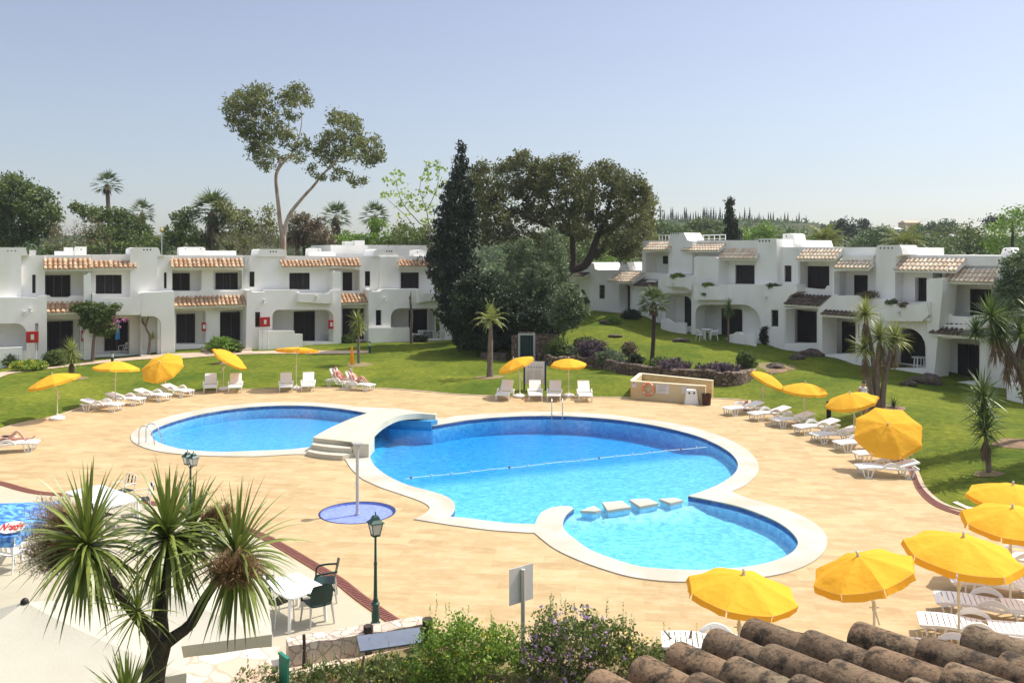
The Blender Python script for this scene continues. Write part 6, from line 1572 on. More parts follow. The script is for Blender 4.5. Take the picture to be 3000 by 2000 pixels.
def rosette(b_, c, n, L, w, droop, rnd, pmin=0, pmax=120, seg=4, lean=None):
    for i in range(n):
        th = R(pmin+(pmax-pmin)*((i+.5)/n)**.8); ph = i*2.39996+rnd.uniform(-.3,.3); d = Vector((math.sin(th)*math.cos(ph), math.sin(th)*math.sin(ph), math.cos(th)))
        if lean: d = (d+Vector(lean)*.35)
        l = L*rnd.uniform(.72, 1.1); sd = d.cross(Vector((0,0,1)));  sd = sd if sd.length > .05 else Vector((math.cos(ph), math.sin(ph), 0)); sd = (sd.normalized()+Vector((rnd.uniform(-.5,.5),)*3)).normalized()
        b_.blade(Vector(c)+d*L*.03+Vector((0,0,-.10*L*(th/R(120)))), d, l, w*rnd.uniform(.8,1.15), droop*rnd.uniform(.6,1.4)*(.4+.6*math.sin(min(th, math.pi/2))), seg, sd)
def fanpalm(name, label, base, c, Rr, seed, trunk_r, mat='leaf_palm', n=34, skirt=0, group=None, tm='bark', blades=11, cat='palm tree', lw=.05):
    """palm with folded fan leaves; c = crown centre (world)"""
    t = thing(name, label, cat, tuple(base), 0, group); rnd = random.Random(seed); b_ = BL(); c = Vector(c)-base
    for i in range(n):
        th = R(8+118*((i+.5)/n)**.85); ph = i*2.39996+rnd.uniform(-.25,.25); d = Vector((math.sin(th)*math.cos(ph), math.sin(th)*math.sin(ph), math.cos(th)))
        Lp = Rr*rnd.uniform(.42,.56); e = c+d*Lp+Vector((0,0,-.04*Rr)); sd = d.cross(Vector((0,0,1))); sd = sd.normalized() if sd.length > .05 else Vector((1,0,0)); nr = sd.cross(d)
        b_.blade(c, d, Lp*1.04, .03, .08, 2, sd)
        for k in range(blades):
            a = R(-78+156*k/(blades-1)); dd_ = (d*math.cos(a)+sd*math.sin(a)+nr*rnd.uniform(-.08,.12)).normalized()
            b_.blade(e, dd_, Rr*.52*rnd.uniform(.8,1.05)*(.75+.25*math.cos(a)), lw*Rr, .9*rnd.uniform(.5,1.3), 3, (nr*.5+dd_.cross(nr)).normalized())
    b_.mesh('crown', mat, t)
    mb = MB(); pts = [Vector((0,0,-.1)), Vector((0.02*c.z,0,c.z*.5))+Vector((c.x*.4,c.y*.4,0)), c]; mb.tube(smoothline([tuple(p) for p in pts], 4), [trunk_r*1.25]+[trunk_r]*7+[trunk_r*.8], 10); part(mb, 'trunk', tm, t, 60)
    if skirt:
        s_ = BL()
        for i in range(int(60+skirt*40)):
            ph = rnd.uniform(0, 2*math.pi); z0 = -rnd.random()*skirt*.75; d = Vector((math.cos(ph)*.42, math.sin(ph)*.42, -.9)); s_.blade(c+Vector((math.cos(ph)*trunk_r, math.sin(ph)*trunk_r, z0)), d, Rr*rnd.uniform(.3,.55), .10*Rr*.6, .8, 3)
        s_.mesh('dry_skirt', 'skirt', t)
    return t
def pinnate(name, label, base, c, Rr, seed, trunk, mat, n=20, tilt=(20,95), leafl=.28, droop=1.3, group=None, tm='bark', cat='palm tree', lw=.03):
    t = thing(name, label, cat, tuple(base), 0, group); rnd = random.Random(seed); b_ = BL(); c = Vector(c)-base
    for i in range(n):
        th = R(tilt[0]+(tilt[1]-tilt[0])*((i+.5)/n)); ph = i*2.39996+rnd.uniform(-.2,.2); d = Vector((math.sin(th)*math.cos(ph), math.sin(th)*math.sin(ph), math.cos(th))); p = c.copy(); seg = 12; L = Rr*rnd.uniform(.85,1.15)
        sd = d.cross(Vector((0,0,1))).normalized() if abs(d.z) < .99 else Vector((1,0,0))
        for k in range(seg):
            q = p+d*L/seg; b_.blade(p, d, L/seg*1.05, .025, 0, 1, sd)
            if k > 1:
                for s_ in (-1, 1):
                    for m_ in range(2):
                        f = (k+m_*.5)/seg; ll = Rr*leafl*math.sin(min(1, f*1.25+.1)*math.pi)**.5*rnd.uniform(.8,1.15)
                        b_.blade(p.lerp(q, m_*.5), (sd*s_+d*.75+Vector((0,0,rnd.uniform(-.45,.15)))), max(ll, .05), lw, 1.1, 2, (d+Vector((0,0,.3))))
            d = (d+Vector((0,0,-droop/seg))).normalized(); p = q
    b_.mesh('crown', mat, t)
    mb = MB(); mb.tube([tuple(q[0]-base) for q in trunk], [q[1] for q in trunk], 12); part(mb, 'trunk', tm, t, 60)
    return t
def yucca(name, label, base, heads, mat='leaf_yucca', stems=(), seed=1, skirt=None, group=None, tm='bark', cat='yucca', w=.05, droop=.5, pm=125, n=70, lean=None):
    """heads = [(centre, length)]; stems = polylines of (point, radius)"""
    t = thing(name, label, cat, tuple(base), 0, group); rnd = random.Random(seed)
    for c, L in heads:
        b_ = BL(); rosette(b_, Vector(c)-base, n, L, w, droop, rnd, 0, pm); b_.mesh('leaf_head', mat, t)
    if skirt:
        s_ = BL()
        for c, L, hh in skirt:
            for i in range(90):
                ph = rnd.uniform(0, 2*math.pi); z0 = -rnd.random()*hh; s_.blade(Vector(c)-base+Vector((math.cos(ph)*.06, math.sin(ph)*.06, z0-.08)), Vector((math.cos(ph)*.5, math.sin(ph)*.5, -.85)), L*rnd.uniform(.5,.9), w*.8, .9, 3)
        s_.mesh('dry_skirt', 'skirt', t)
    mb = MB()
    for line in stems: mb.tube(smoothline([tuple(q[0]-base) for q in line], 4), [line[0][1]+(line[-1][1]-line[0][1])*i/((len(line)-1)*4) for i in range((len(line)-1)*4+1)] , 9)
    if stems: part(mb, 'trunk', tm, t, 60)
    return t
Z3 = lambda f, s: (lambda x, y: (f[0]+x/s, f[1]+y/s))
eT = Z3((600,220), 3.016); oT = Z3((1200,400), 2.614); fL = Z3((0,440), 3.36); fR = Z3((1900,560), 2.138)
def B(tr, sc, D, lst, rnd=random.Random(9), dj=2.0, ymin=None):
    out = []
    for q in lst:
        px, py = tr(q[0], q[1]); out.append(pb(px, py, q[2]/sc, q[3]/sc, D, rnd.uniform(-dj, dj)+(q[4] if len(q) > 4 else 0)))
    return out
def TLN(tr, sc, D, pts): return tl3([(*tr(p[0], p[1]), p[2]/sc)+tuple(p[3:]) for p in pts], D)
# ---- the tall eucalyptus
D = 86; base = gbase(eT(690,1540)[0], D)
eb = [(330,250,130,110),(510,150,75,70),(250,340,65,110),(480,300,110,110),(390,170,90,60),(800,160,110,75),(740,220,90,75),(880,240,50,60),(450,480,110,100),(340,450,70,90),(600,420,60,60),(560,560,80,60),(700,520,95,100),(840,620,65,70),(470,680,95,85),(560,690,50,60),(530,800,60,50),(760,340,60,50),
      (1160,400,70,80),(1270,400,75,90),(1330,480,50,70),(1050,560,60,90),(1180,560,80,80),(1320,580,80,70),(1450,610,100,75),(1520,680,55,70),(1080,690,110,60),(970,650,50,50),(1300,700,130,60),(1450,740,90,50),(1200,880,70,40),(1290,920,60,35),(1390,930,40,35),(935,830,30,38),(1030,905,36,45),(1100,780,60,35),(700,740,50,20),(800,740,60,25)]
EUC = plant('eucalyptus_tree', 'tall eucalyptus with two pale bare stems rising high above the left houses', 'tree', base, B(eT, 3.016, D, [(a_, b2, c_*1.12, d_*1.12) for a_, b2, c_, d_ in eb], dj=2.5), 'leaf_euc', .42, 3, csz=.62, per=18, dens=1.15, shell=.35, asp=.32, up=-.5,
      trunk=[[(base, .9)]+TLN(eT, 3.016, D, [(690,1540,60),(690,1420,52),(665,1300,40),(650,1150,34),(630,950,30),(640,850,30),(700,765,22),(770,690,16),(840,520,10,1),(855,330,7,1),(790,200,5,1)]),
             TLN(eT, 3.016, D, [(692,1440,44),(740,1250,34),(850,1100,28),(960,980,24),(1040,880,20),(1170,750,17),(1230,620,12),(1270,450,7)]), TLN(eT, 3.016, D, [(640,840,22),(665,745,16),(600,650,12),(480,520,7),(380,300,5)]), TLN(eT, 3.016, D, [(1170,770,12),(1300,745,8),(1480,700,5)]), TLN(eT, 3.016, D, [(1180,790,8),(1250,880,5),(1330,960,3)]), TLN(eT, 3.016, D, [(750,740,8),(850,735,5),(950,690,3)]), TLN(eT, 3.016, D, [(510,600,8),(500,400,5),(510,180,3)])], tmat='bark_euc')
# ---- cypress-like conifer, evergreen oak, feathery tree and the dark mass below
D = 66; base = gbase(1335, D)
plant('conifer_tree', 'dark pointed conifer beside the end of the left houses', 'tree', base, [pb(*q, D) for q in [(1353,432,5,24),(1352,470,13,30),(1350,508,24,32),(1348,550,36,38),(1342,600,50,45),(1337,650,60,48),(1331,700,68,50),(1328,760,72,52),(1326,820,66,52),(1330,880,54,48),(1338,935,40,40)]],
      'leaf_cypress', .34, 5, csz=.42, per=20, dens=1.5, up=1.3, shell=.5, asp=.35, trunk=[[(base, .3)]+tl3([(1338,900,14),(1345,650,9),(1353,430,2)], D)], tmat='bark_dark')
D = 75; base = gbase(oT(1150,1040)[0], D)
ob = [(860,190,130,85),(1000,250,110,80),(1150,220,130,85),(1230,260,80,70),(700,250,90,70),(560,260,90,70),(480,350,90,80),(600,420,120,100),(780,380,130,110),(930,430,130,110),(1080,390,140,110),(1250,470,130,130),(1480,260,90,70),(1560,320,120,95),(1700,360,110,100),(1770,470,100,110),(1600,480,140,120),(1830,560,75,110),(1700,620,140,110),(1520,640,110,110),(1780,740,100,95),(1650,800,120,80),(1500,820,80,60),(1180,640,120,110),(1020,600,120,100),(850,600,130,110),(650,600,120,110),(500,520,90,110),(560,740,110,100),(740,760,110,90),(920,780,110,80),(1100,790,90,70),(1330,620,100,100),(1290,330,80,70),(1380,400,80,80),(1840,640,50,70),(1620,900,90,50),(1750,880,70,50),(1340,480,80,80),(1400,560,80,80),(1320,740,80,80),(1440,900,60,50),(1000,330,120,90),(640,480,110,90),(1380,300,70,60)]
plant('oak_tree', 'broad evergreen oak with dark leaning trunk over the single-storey house', 'tree', base, B(oT, 2.614, D, ob, dj=3.2), 'leaf_oak', .26, 8, csz=.55, per=24, dens=1.5, shell=.4,
      trunk=[[(base, .55)]+TLN(oT, 2.614, D, [(1200,1060,60),(1340,985,66),(1400,880,54),(1440,760,46),(1500,640,34),(1540,460,20),(1560,330,10)]), TLN(oT, 2.614, D, [(1250,1040,50),(1250,860,42),(1230,720,34),(1120,570,24),(1000,400,14),(880,220,8)]), TLN(oT, 2.614, D, [(1440,760,30),(1600,640,22),(1720,480,12),(1760,380,8)]), TLN(oT, 2.614, D, [(1240,760,26),(950,640,20),(700,520,12),(560,400,8)]), TLN(oT, 2.614, D, [(1230,700,20),(1200,500,14),(1180,280,8)]), TLN(oT, 2.614, D, [(1460,720,18),(1640,760,12),(1790,720,7)])], tmat='bark_dark')
D = 64; base = gbase(oT(900,1500)[0], D)
plant('olive_tree', 'feathery grey green tree in front of the broad oak', 'tree', base, B(oT, 2.614, D, [(880,840,80,80),(1080,780,55,75),(1120,900,90,95),(960,930,90,90),(800,980,100,95),(650,1090,95,80),(1000,1060,120,110),(1160,1060,70,110),(850,1170,130,110),(1080,1220,120,120),(650,1230,110,95),(880,1330,140,100),(1120,1380,90,90),(700,1390,110,80),(760,860,50,50)], dj=1.2), 'leaf_olive', .21, 11, csz=.40, per=26, dens=1.6, shell=.4, asp=.35, up=.5,
      trunk=[[(base, .25)]+TLN(oT, 2.614, D, [(900,1400,30),(930,1150,22),(950,900,8)])], tmat='bark_dark')
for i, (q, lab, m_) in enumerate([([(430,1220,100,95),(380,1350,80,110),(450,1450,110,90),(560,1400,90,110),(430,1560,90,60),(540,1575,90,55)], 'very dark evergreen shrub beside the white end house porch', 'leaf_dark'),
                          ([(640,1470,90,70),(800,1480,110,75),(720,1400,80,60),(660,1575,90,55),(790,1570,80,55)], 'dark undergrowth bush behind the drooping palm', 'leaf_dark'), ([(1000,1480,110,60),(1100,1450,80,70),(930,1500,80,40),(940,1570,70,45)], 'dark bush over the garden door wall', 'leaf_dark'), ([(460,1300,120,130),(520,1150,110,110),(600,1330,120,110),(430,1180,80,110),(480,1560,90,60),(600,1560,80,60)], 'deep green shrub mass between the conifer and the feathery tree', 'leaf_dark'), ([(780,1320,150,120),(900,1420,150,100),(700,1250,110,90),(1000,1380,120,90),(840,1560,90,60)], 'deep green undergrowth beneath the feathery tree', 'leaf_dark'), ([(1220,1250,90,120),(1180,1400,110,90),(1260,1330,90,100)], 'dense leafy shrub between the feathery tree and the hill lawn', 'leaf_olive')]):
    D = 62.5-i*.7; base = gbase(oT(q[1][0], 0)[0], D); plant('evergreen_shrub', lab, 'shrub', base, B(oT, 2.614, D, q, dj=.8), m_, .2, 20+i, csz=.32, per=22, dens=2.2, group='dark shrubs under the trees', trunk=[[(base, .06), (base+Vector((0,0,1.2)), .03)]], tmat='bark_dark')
# ---- trees behind the left row
def bt(name, label, D, tr, sc, lst, mat, leaf=.34, csz=.7, per=18, dens=1.0, seed=1, tpx=None, **kw):
    px = tr(lst[0][0] if tpx is None else tpx, 0)[0]; base = gbase(px, D); top = AT(px, tr(0, lst[0][1])[1], D)
    return plant(name, label, 'tree', base, B(tr, sc, D, lst, dj=2.5), mat, leaf, seed, csz=csz, per=per, dens=dens, trunk=[[(base, .28), ((base+top)/2+Vector((.3,0,0)), .2), (top, .08)]], tmat='bark_dark', group='trees behind the left houses', **kw)
bt('broadleaf_tree', 'big dark tree filling the left edge behind the houses', 95, fL, 3.36, [(100,480,170,130),(60,320,140,80),(150,260,70,45),(250,370,120,90),(380,450,110,80),(470,530,100,90),(330,610,150,110),(530,640,80,90),(120,700,190,140),(350,800,170,120),(-60,420,120,140),(-60,650,150,160),(100,870,200,100),(480,780,90,100)], 'leaf_mid', .36, .75, 20, 2.0, 31)
bt('broadleaf_tree', 'rounded green tree under the tall thin palm', 98, fL, 3.36, [(1000,650,150,80),(850,600,110,60),(740,570,55,45),(1150,650,120,70),(1300,720,130,90),(1400,820,110,90),(1180,830,170,110),(1000,850,170,110),(1480,900,90,80),(1300,920,130,80)], 'leaf_mid', .34, .7, 20, 2.0, 32)
def twigtree(label, base, tips, seed, r0=.07, mat='bark', name='bare_tree', cl=None, group='trees behind the left houses'):
    t = thing(name, label, 'tree', tuple(base), 0, group); rnd = random.Random(seed); mb = MB()
    def grow(p, d, L, r, lev):
        q = p+d*L*.5+Vector((rnd.uniform(-.1,.1), rnd.uniform(-.1,.1), rnd.uniform(-.05,.1)))*L*.4; e = q+d*L*.5
        mb.tube([p, q, e], [r, r*.8, r*.6], 4, cap=False)
        if lev > 0:
            for k in range(3 if lev > 1 else 4):
                dd_ = (d+Vector((rnd.uniform(-.7,.7), rnd.uniform(-.7,.7), rnd.uniform(-.35,.5)))).normalized(); grow(p.lerp(e, rnd.uniform(.45, 1)), dd_, L*rnd.uniform(.5,.72), r*.5, lev-1)
    for tp in tips:
        e = Vector(tp)-base; grow(Vector((0,0,0)), e.normalized(), e.length*.40, r0, 4)
    part(mb, 'branches', mat, t, fix=False)
    if cl is not None:
        V, Fq = cloud(rel(cl, base), .9, .5, 12, .16, seed, hole=.2); link(npmesh('crown', V, Fq, 'leaf_dry'), 'crown', t)
D = 88; base = gbase(fL(680,0)[0], D)
twigtree('leafless brown twiggy tree behind the first two houses', base, [AT(*fL(x, y), D) for x, y in ((420,780),(560,700),(700,660),(850,660),(980,740),(1050,850))], 5, .09, cl=B(fL, 3.36, D, [(650,760,170,90),(880,740,130,80),(560,880,150,70),(980,880,120,70),(780,860,150,80)], dj=1))
D = 84; base = gbase(eT(480,0)[0], D)
twigtree('thin pale leafless tree left of the eucalyptus stems', base, [AT(*eT(x, y), D) for x, y in ((200,1010),(330,1080),(420,1200),(540,1000),(600,1090))], 6, .07, 'bark_euc')
D = 90; base = gbase(eT(800,0)[0], D)
twigtree('faint bare tree showing between the eucalyptus stems', base, [AT(*eT(x, y), D) for x, y in ((760,1080),(880,1120),(940,1060))], 7, .05)
bt('broadleaf_tree', 'green bushy tree left of the skirted fan palm', 94, fL, 3.36, [(1770,700,90,90),(1850,620,60,60),(1720,800,90,90),(1850,820,110,120),(1700,900,90,70),(2000,900,120,80)], 'leaf_mid', .32, .65, 20, 1.6, 33)
bt('broadleaf_tree', 'olive brown bushy tree between skirted palm and eucalyptus', 90, eT, 3.016, [(330,1330,130,130),(220,1220,110,90),(130,1150,80,60),(430,1400,110,110),(300,1480,170,90),(130,1420,120,110),(560,1270,55,110),(560,1420,80,90)], 'leaf_euc', .3, .65, 20, 1.5, 34)
bt('broadleaf_tree', 'mixed scrubby tree right behind the eucalyptus fork', 96, eT, 3.016, [(860,1330,100,110),(950,1400,110,90),(800,1430,110,90),(1060,1450,110,80),(1000,1330,60,60)], 'leaf_dry', .3, .6, 18, 2.0, 35)
bt('broadleaf_tree', 'dull green tree filling the gap between the eucalyptus and the middle fan palm', 100, eT, 3.016, [(900,1430,120,90),(1040,1480,130,70),(760,1460,100,70),(1130,1500,120,50)], 'leaf_mid', .32, .65, 20, 1.6, 38)
bt('broadleaf_tree', 'dull green tree low behind the second and third houses', 92, fL, 3.36, [(1560,950,100,70),(1250,960,170,60),(900,970,200,60),(600,980,180,60)], 'leaf_mid', .32, .65, 20, 1.5, 39)
bt('broadleaf_tree', 'low bright green tree in front of the two far fan palms', 100, eT, 3.016, [(1290,1440,100,60),(1180,1470,120,50),(1400,1460,110,60),(1520,1330,100,60),(1560,1440,110,70)], 'leaf_bright', .3, .6, 18, 1.4, 36)
bt('broadleaf_tree', 'spreading green tree behind the last left houses', 82, eT, 3.016, [(1780,1400,150,60),(1650,1470,130,60),(1850,1480,160,70),(1950,1400,120,60),(1750,1330,70,40)], 'leaf_mid', .28, .55, 18, 1.5, 37)
D = 78; base = gbase(eT(1850,0)[0], D)
lt = plant('plane_tree', 'open tree with fresh lime green leaves left of the dark conifer', 'tree', base, B(eT, 3.016, D, [(1720,870,50,30),(1640,940,70,45),(1760,950,60,40),(1960,810,50,50),(2060,820,70,60),(1930,920,80,50),(1700,1050,80,40),(1820,1080,80,50),(1600,1060,60,25),(1980,1020,90,60),(2070,950,60,60),(1730,1140,60,40),(1880,1180,90,50),(1760,1240,70,40),(1960,1150,70,60),(1990,1270,60,50)], dj=1.5), 'leaf_lime', .26, 41, csz=.42, per=8, dens=.5, shell=.3, asp=.8, hole=.25,
      trunk=[[(base, .2)]+TLN(eT, 3.016, D, [(1990,1420,12),(1900,1310,10),(1760,1150,7),(1700,1000,4),(1680,900,2)]), TLN(eT, 3.016, D, [(1990,1400,11),(1960,1200,8),(1900,1000,5),(1960,780,3)]), TLN(eT, 3.016, D, [(1850,1340,9),(1780,1250,6),(1650,1130,4),(1560,1050,2)]), TLN(eT, 3.016, D, [(1960,1200,8),(2050,1000,5),(2080,760,3)])], group='trees behind the left houses')
GP = 'fan palms behind the left houses'
def fp(D, px, py, rpx, label, seed, skirt=0, n=34, tr=.22, **kw): c = AT(px, py, D); return fanpalm('fan_palm', label, gbase(px, D), c, rpx*D/F_, seed, tr, n=n, skirt=skirt, group=GP, **kw)
fp(118,314,540,50,'tall slender fan palm standing alone against the sky at left',1,.9,30,.27)
fp(112,416,622,48,'fan palm just showing above the rounded green tree',2,2.2,30)
fp(92,622,620,78,'large fan palm with a thick skirt of dead fronds',3,3.2,54,.35)
fp(96,868,672,46,'ragged fan palm just right of the eucalyptus stems',4,2,30)
fp(104,984,634,56,'fan palm in the middle of the gap right of the eucalyptus',5,2.6,36,.3)
fp(104,1098,632,54,'fan palm nearest the lime green tree',6,2.8,36,.3)
D = 82; p = AT(474,680,D); base = gbase(474, D)
t = thing('street_lamp', 'slim street lamp with a yellow globe behind the left roofs', 'street lamp', tuple(base)); mb = MB(); mb.tube([(0,0,0),(0,0,p.z-base.z)], .05, 8); part(mb, 'pole', 'white_metal', t, 40); mb = MB(); r_ = .19; mb.lathe([(.01,-r_)]+[(r_*math.sin(R(a)), -r_*math.cos(R(a))) for a in range(20,180,20)]+[(.01,r_)], 14, (0,0,p.z-base.z+.17)); part(mb, 'globe', 'globe', t, 60)
# ---- right background
GR_ = 'trees behind the right houses'
def rt(name, label, D, lst, mat, leaf=.5, csz=1.0, per=18, dens=1.3, seed=1, **kw):
    px = fR(lst[0][0], 0)[0]; base = gbase(px, D); top = AT(px, fR(0, lst[0][1])[1], D)
    return plant(name, label, 'tree', base, B(fR, 2.138, D, lst, dj=3), mat, leaf, seed, csz=csz, per=per, dens=dens, trunk=[[(base, .3), (top, .1)]], tmat='bark_dark', group=GR_, **kw)
rt('broadleaf_tree', 'spreading green tree at the far left of the right skyline', 150, [(110,250,80,45),(60,220,50,40),(180,260,80,45),(120,300,140,40)], 'far_green', seed=51)
rt('broadleaf_tree', 'dark green tree left of the slim black cypress', 190, [(330,215,75,40),(270,240,60,40),(400,240,80,45),(330,280,120,40),(450,270,70,40)], 'leaf_mid', .6, seed=52)
rt('broadleaf_tree', 'bright green round tree right of the slim black cypress', 130, [(720,250,85,42),(650,265,60,35),(790,265,60,35),(720,290,110,30),(600,285,60,35)], 'leaf_bright', .42, seed=53)
rt('broadleaf_tree', 'dark tree on the crest behind the left date palm', 170, [(1230,215,70,40),(1180,230,50,35),(1270,235,55,35),(1230,260,80,30)], 'leaf_dark', .5, seed=54)
rt('broadleaf_tree', 'small dark rounded tree on the skyline by the far buildings', 260, [(1343,197,34,18),(1345,215,40,14)], 'leaf_dark', .7, seed=55)
rt('broadleaf_tree', 'mid green tree between the two date palms', 135, [(1420,270,90,50),(1380,300,90,40),(1480,290,80,45),(1350,330,80,40)], 'far_green', .42, seed=56)
rt('broadleaf_tree', 'pair-crowned green tree on the skyline right of the far roof', 230, [(1770,225,45,25),(1870,215,55,28),(1820,245,100,28),(1700,240,60,25)], 'far_green', .7, seed=57)
rt('broadleaf_tree', 'leafy green tree right of the right date palm', 120, [(1720,290,90,55),(1660,330,80,50),(1800,330,110,55),(1780,370,120,40),(1560,350,60,40)], 'far_green', .38, seed=58)
rt('broadleaf_tree', 'broad green tree below the dark skyline crown', 110, [(2000,250,100,55),(1920,280,90,55),(2080,290,110,60),(1980,340,150,50),(2120,340,110,50)], 'leaf_mid', .36, seed=59)
rt('broadleaf_tree', 'yellow green tree rising at the right edge of the skyline', 100, [(2280,190,90,70),(2340,130,60,50),(2200,230,90,60),(2330,250,110,80),(2200,310,110,60),(2420,160,80,90),(2260,360,140,50)], 'leaf_bright', .34, seed=60)
rt('broadleaf_tree', 'dark domed crown on the right skyline', 200, [(2170,185,60,30),(2130,200,50,28),(2200,205,60,28)], 'leaf_dark', .6, seed=61)
D = 150
for i, (x, y, r_, m_) in enumerate([(920,270,70,'far_green'),(1000,300,70,'leaf_bright'),(870,300,60,'leaf_mid'),(1060,330,90,'far_green'),(480,300,80,'far_green'),(240,300,90,'leaf_mid'),(30,310,60,'leaf_mid')]):
    rt('leafy_bush', ['green bush left of the left date palm','bright bush at the foot of the left date palm','dull green bush right of the black cypress','low green bush in front of the left date palm','green bush behind the black cypress','dull bush behind the roof railing','dull bush at the oak crown edge'][i], 105+i*4, [(x,y,r_,30),(x+20,y+20,r_*.8,25)], m_, .36, seed=70+i)
rt('leafy_bush', 'bright green bush seen behind the leaning oak trunk', 96, [(-260,430,60,60),(-200,450,60,50),(-310,450,50,40),(-140,440,50,40)], 'leaf_bright', .32, seed=81)
rt('broadleaf_tree', 'shadowy backdrop tree behind the broad oak crown', 104, [(-560,330,170,110),(-420,380,150,110),(-700,380,150,100),(-300,330,110,90)], 'leaf_mid', .4, seed=82)
# slim black cypress with two tips
D = 92; base = gbase(2150, D)
plant('cypress_tree', 'slim black cypress with twin tips behind the right roofs', 'tree', base, [pb(*q, D) for q in [(2134,600,4,16),(2141,596,4,14),(2137,630,9,24),(2142,660,14,26),(2148,690,19,26),(2152,720,22,28)]], 'leaf_cypress', .36, 45, csz=.4, per=18, dens=2.6, up=1.6, asp=.3, shell=.5, trunk=[[(base, .2), (AT(2148,640,D), .06)]], tmat='bark_dark', group=GR_)
for (x, y, r_, sd_, lab) in ((1105,318,66,1,'date palm with arching fronds behind the doubled tiled roofs'),(1605,345,74,2,'date palm with arching fronds behind the long tiled roof')):
    D = 82; px, py = fR(x, y); c = AT(px, py, D); base = gbase(px, D)
    pinnate('date_palm', lab, base, c, r_*1.4*D/F_, sd_, [(base, .3), (c, .25)], 'leaf_date', 44, (18,100), .2, 1.6, GR_, lw=.13)
# far conifers on the hill, one thing each
V, Fq = cloud([(0,0,z, r_, r_, 1.7) for z, r_ in ((.3,1.5),(2,1.5),(4,1.35),(6,1.1),(8,.8),(10,.5),(11.5,.25))], .3, .8, 14, .9, 77, up=1.2, asp=.4)
rnd = random.Random(4); mb = MB(); vs = []; n_ = 9
for k in range(15):
    z = k*13/14; r_ = 1.35*(1-k/14)**.8*(1.15 if k % 2 else .8)+.04
    for j in range(n_): a_ = 2*math.pi*j/n_; q = r_*rnd.uniform(.65,1.25); vs.append((q*math.cos(a_), q*math.sin(a_), z+rnd.uniform(-.3,.3)))
mb.add(vs, [(k*n_+j, k*n_+(j+1) % n_, (k+1)*n_+(j+1) % n_, (k+1)*n_+j) for k in range(14) for j in range(n_)]); fcm = mb.mesh('crown', 'far_conifer'); FC = None; D0 = 430
xs_ = []
x = 75.0
while x < 1015:
    if not (500 < x < 560): xs_.append(x)
    x += rnd.uniform(8, 17) if x < 720 else rnd.uniform(14, 30)
for i, x in enumerate(xs_):
    D = D0+rnd.uniform(-25, 25); px = fR(x, 0)[0]; hgt = rnd.choice([34,42,50,58,75]) if x < 700 else rnd.choice([30,44,60]); bp_ = fR(0, 188 if x < 700 else 200)[1]
    z0 = pz(0, bp_+2, D); H3 = hgt/2.138*D/F_*1.25; X = (px-CX)*D/F_
    t = thing('conifer_tree', 'dark narrow conifer in the row along the distant hilltop', 'tree', (X, D, z0-2), 0, 'conifers along the distant hilltop'); c = link(fcm, 'crown', t); k = (H3+2)/13; c.scale = (k*.85, k*.85, k); c.rotation_euler = (0, 0, rnd.random()*6)
# far wood on the slopes
rng = RN(99); bl = []
for i in range(2100):
    D = 125+340*rng.random()**.8; px = -100+3300*rng.random(); X = (px-CX)*D/F_
    if i > 1700: D = 405+30*rng.random(); px = 1925+470*rng.random(); X = (px-CX)*D/F_
    s_ = (1.0+1.5*rng.random())*(D/250)**.5*(1 if D < 280 else .55); bl.append([X, D, hz(X, D)+s_*.3, s_*1.6, s_*1.6, s_])
V, Fq = cloud(bl, .35, 1.1, 10, .85, 98, asp=.7)
fw = link(npmesh('far_wood', V, Fq, 'far_green'), 'far_wood'); tag(fw, 'scrub and woodland covering the distant slopes', 'wood', kind='stuff')
rng = RN(97); bl = []
for i in range(420):
    D = 76+60*rng.random(); px = -150+3400*rng.random(); X = (px-CX)*D/F_
    if px > 1350 and D < 92: D = 100+20*rng.random(); X = (px-CX)*D/F_
    s_ = 1.2+1.2*rng.random(); bl.append([X, D, hz(X, D)+s_*.5, s_*1.4, s_*1.4, s_])
V, Fq = cloud(bl, .35, .7, 12, .42, 96, asp=.7)
fw = link(npmesh('hedge_growth', V, Fq, 'leaf_mid'), 'undergrowth'); tag(fw, 'green undergrowth behind the houses', 'undergrowth', kind='stuff')
# distant buildings
def farb(px, py, w, h_, D, label, roof, wall='plaster'):
    p = AT(px, py, D); s_ = D/F_; t = thing('distant_building', label, 'building', (p.x, p.y, p.z-h_*s_)); mb = MB(); mb.box(-w*s_/2, 0, -3, w*s_/2, 8, h_*s_*.7); part(mb, 'wall', wall, t)
    mb = MB(); a = w*s_/2+.4; z = h_*s_*.7; mb.add([(-a,-.4,z),(a,-.4,z),(a,8.4,z),(-a,8.4,z),(-a*.8,4,z+h_*s_*.5),(a*.8,4,z+h_*s_*.5)], [(0,1,5,4),(2,3,4,5),(0,4,3),(1,2,5),(3,2,1,0)]); part(mb, 'roof', roof, t)
farb(2675,648,44,16,420,'distant house with orange roof on the right hill','tile_left','ochre'); farb(2520,664,70,10,380,'long grey roofed sheds far off on the right hill','rock','rock'); farb(2625,668,40,10,390,'distant low pale building below the orange roofed one','sign_white')
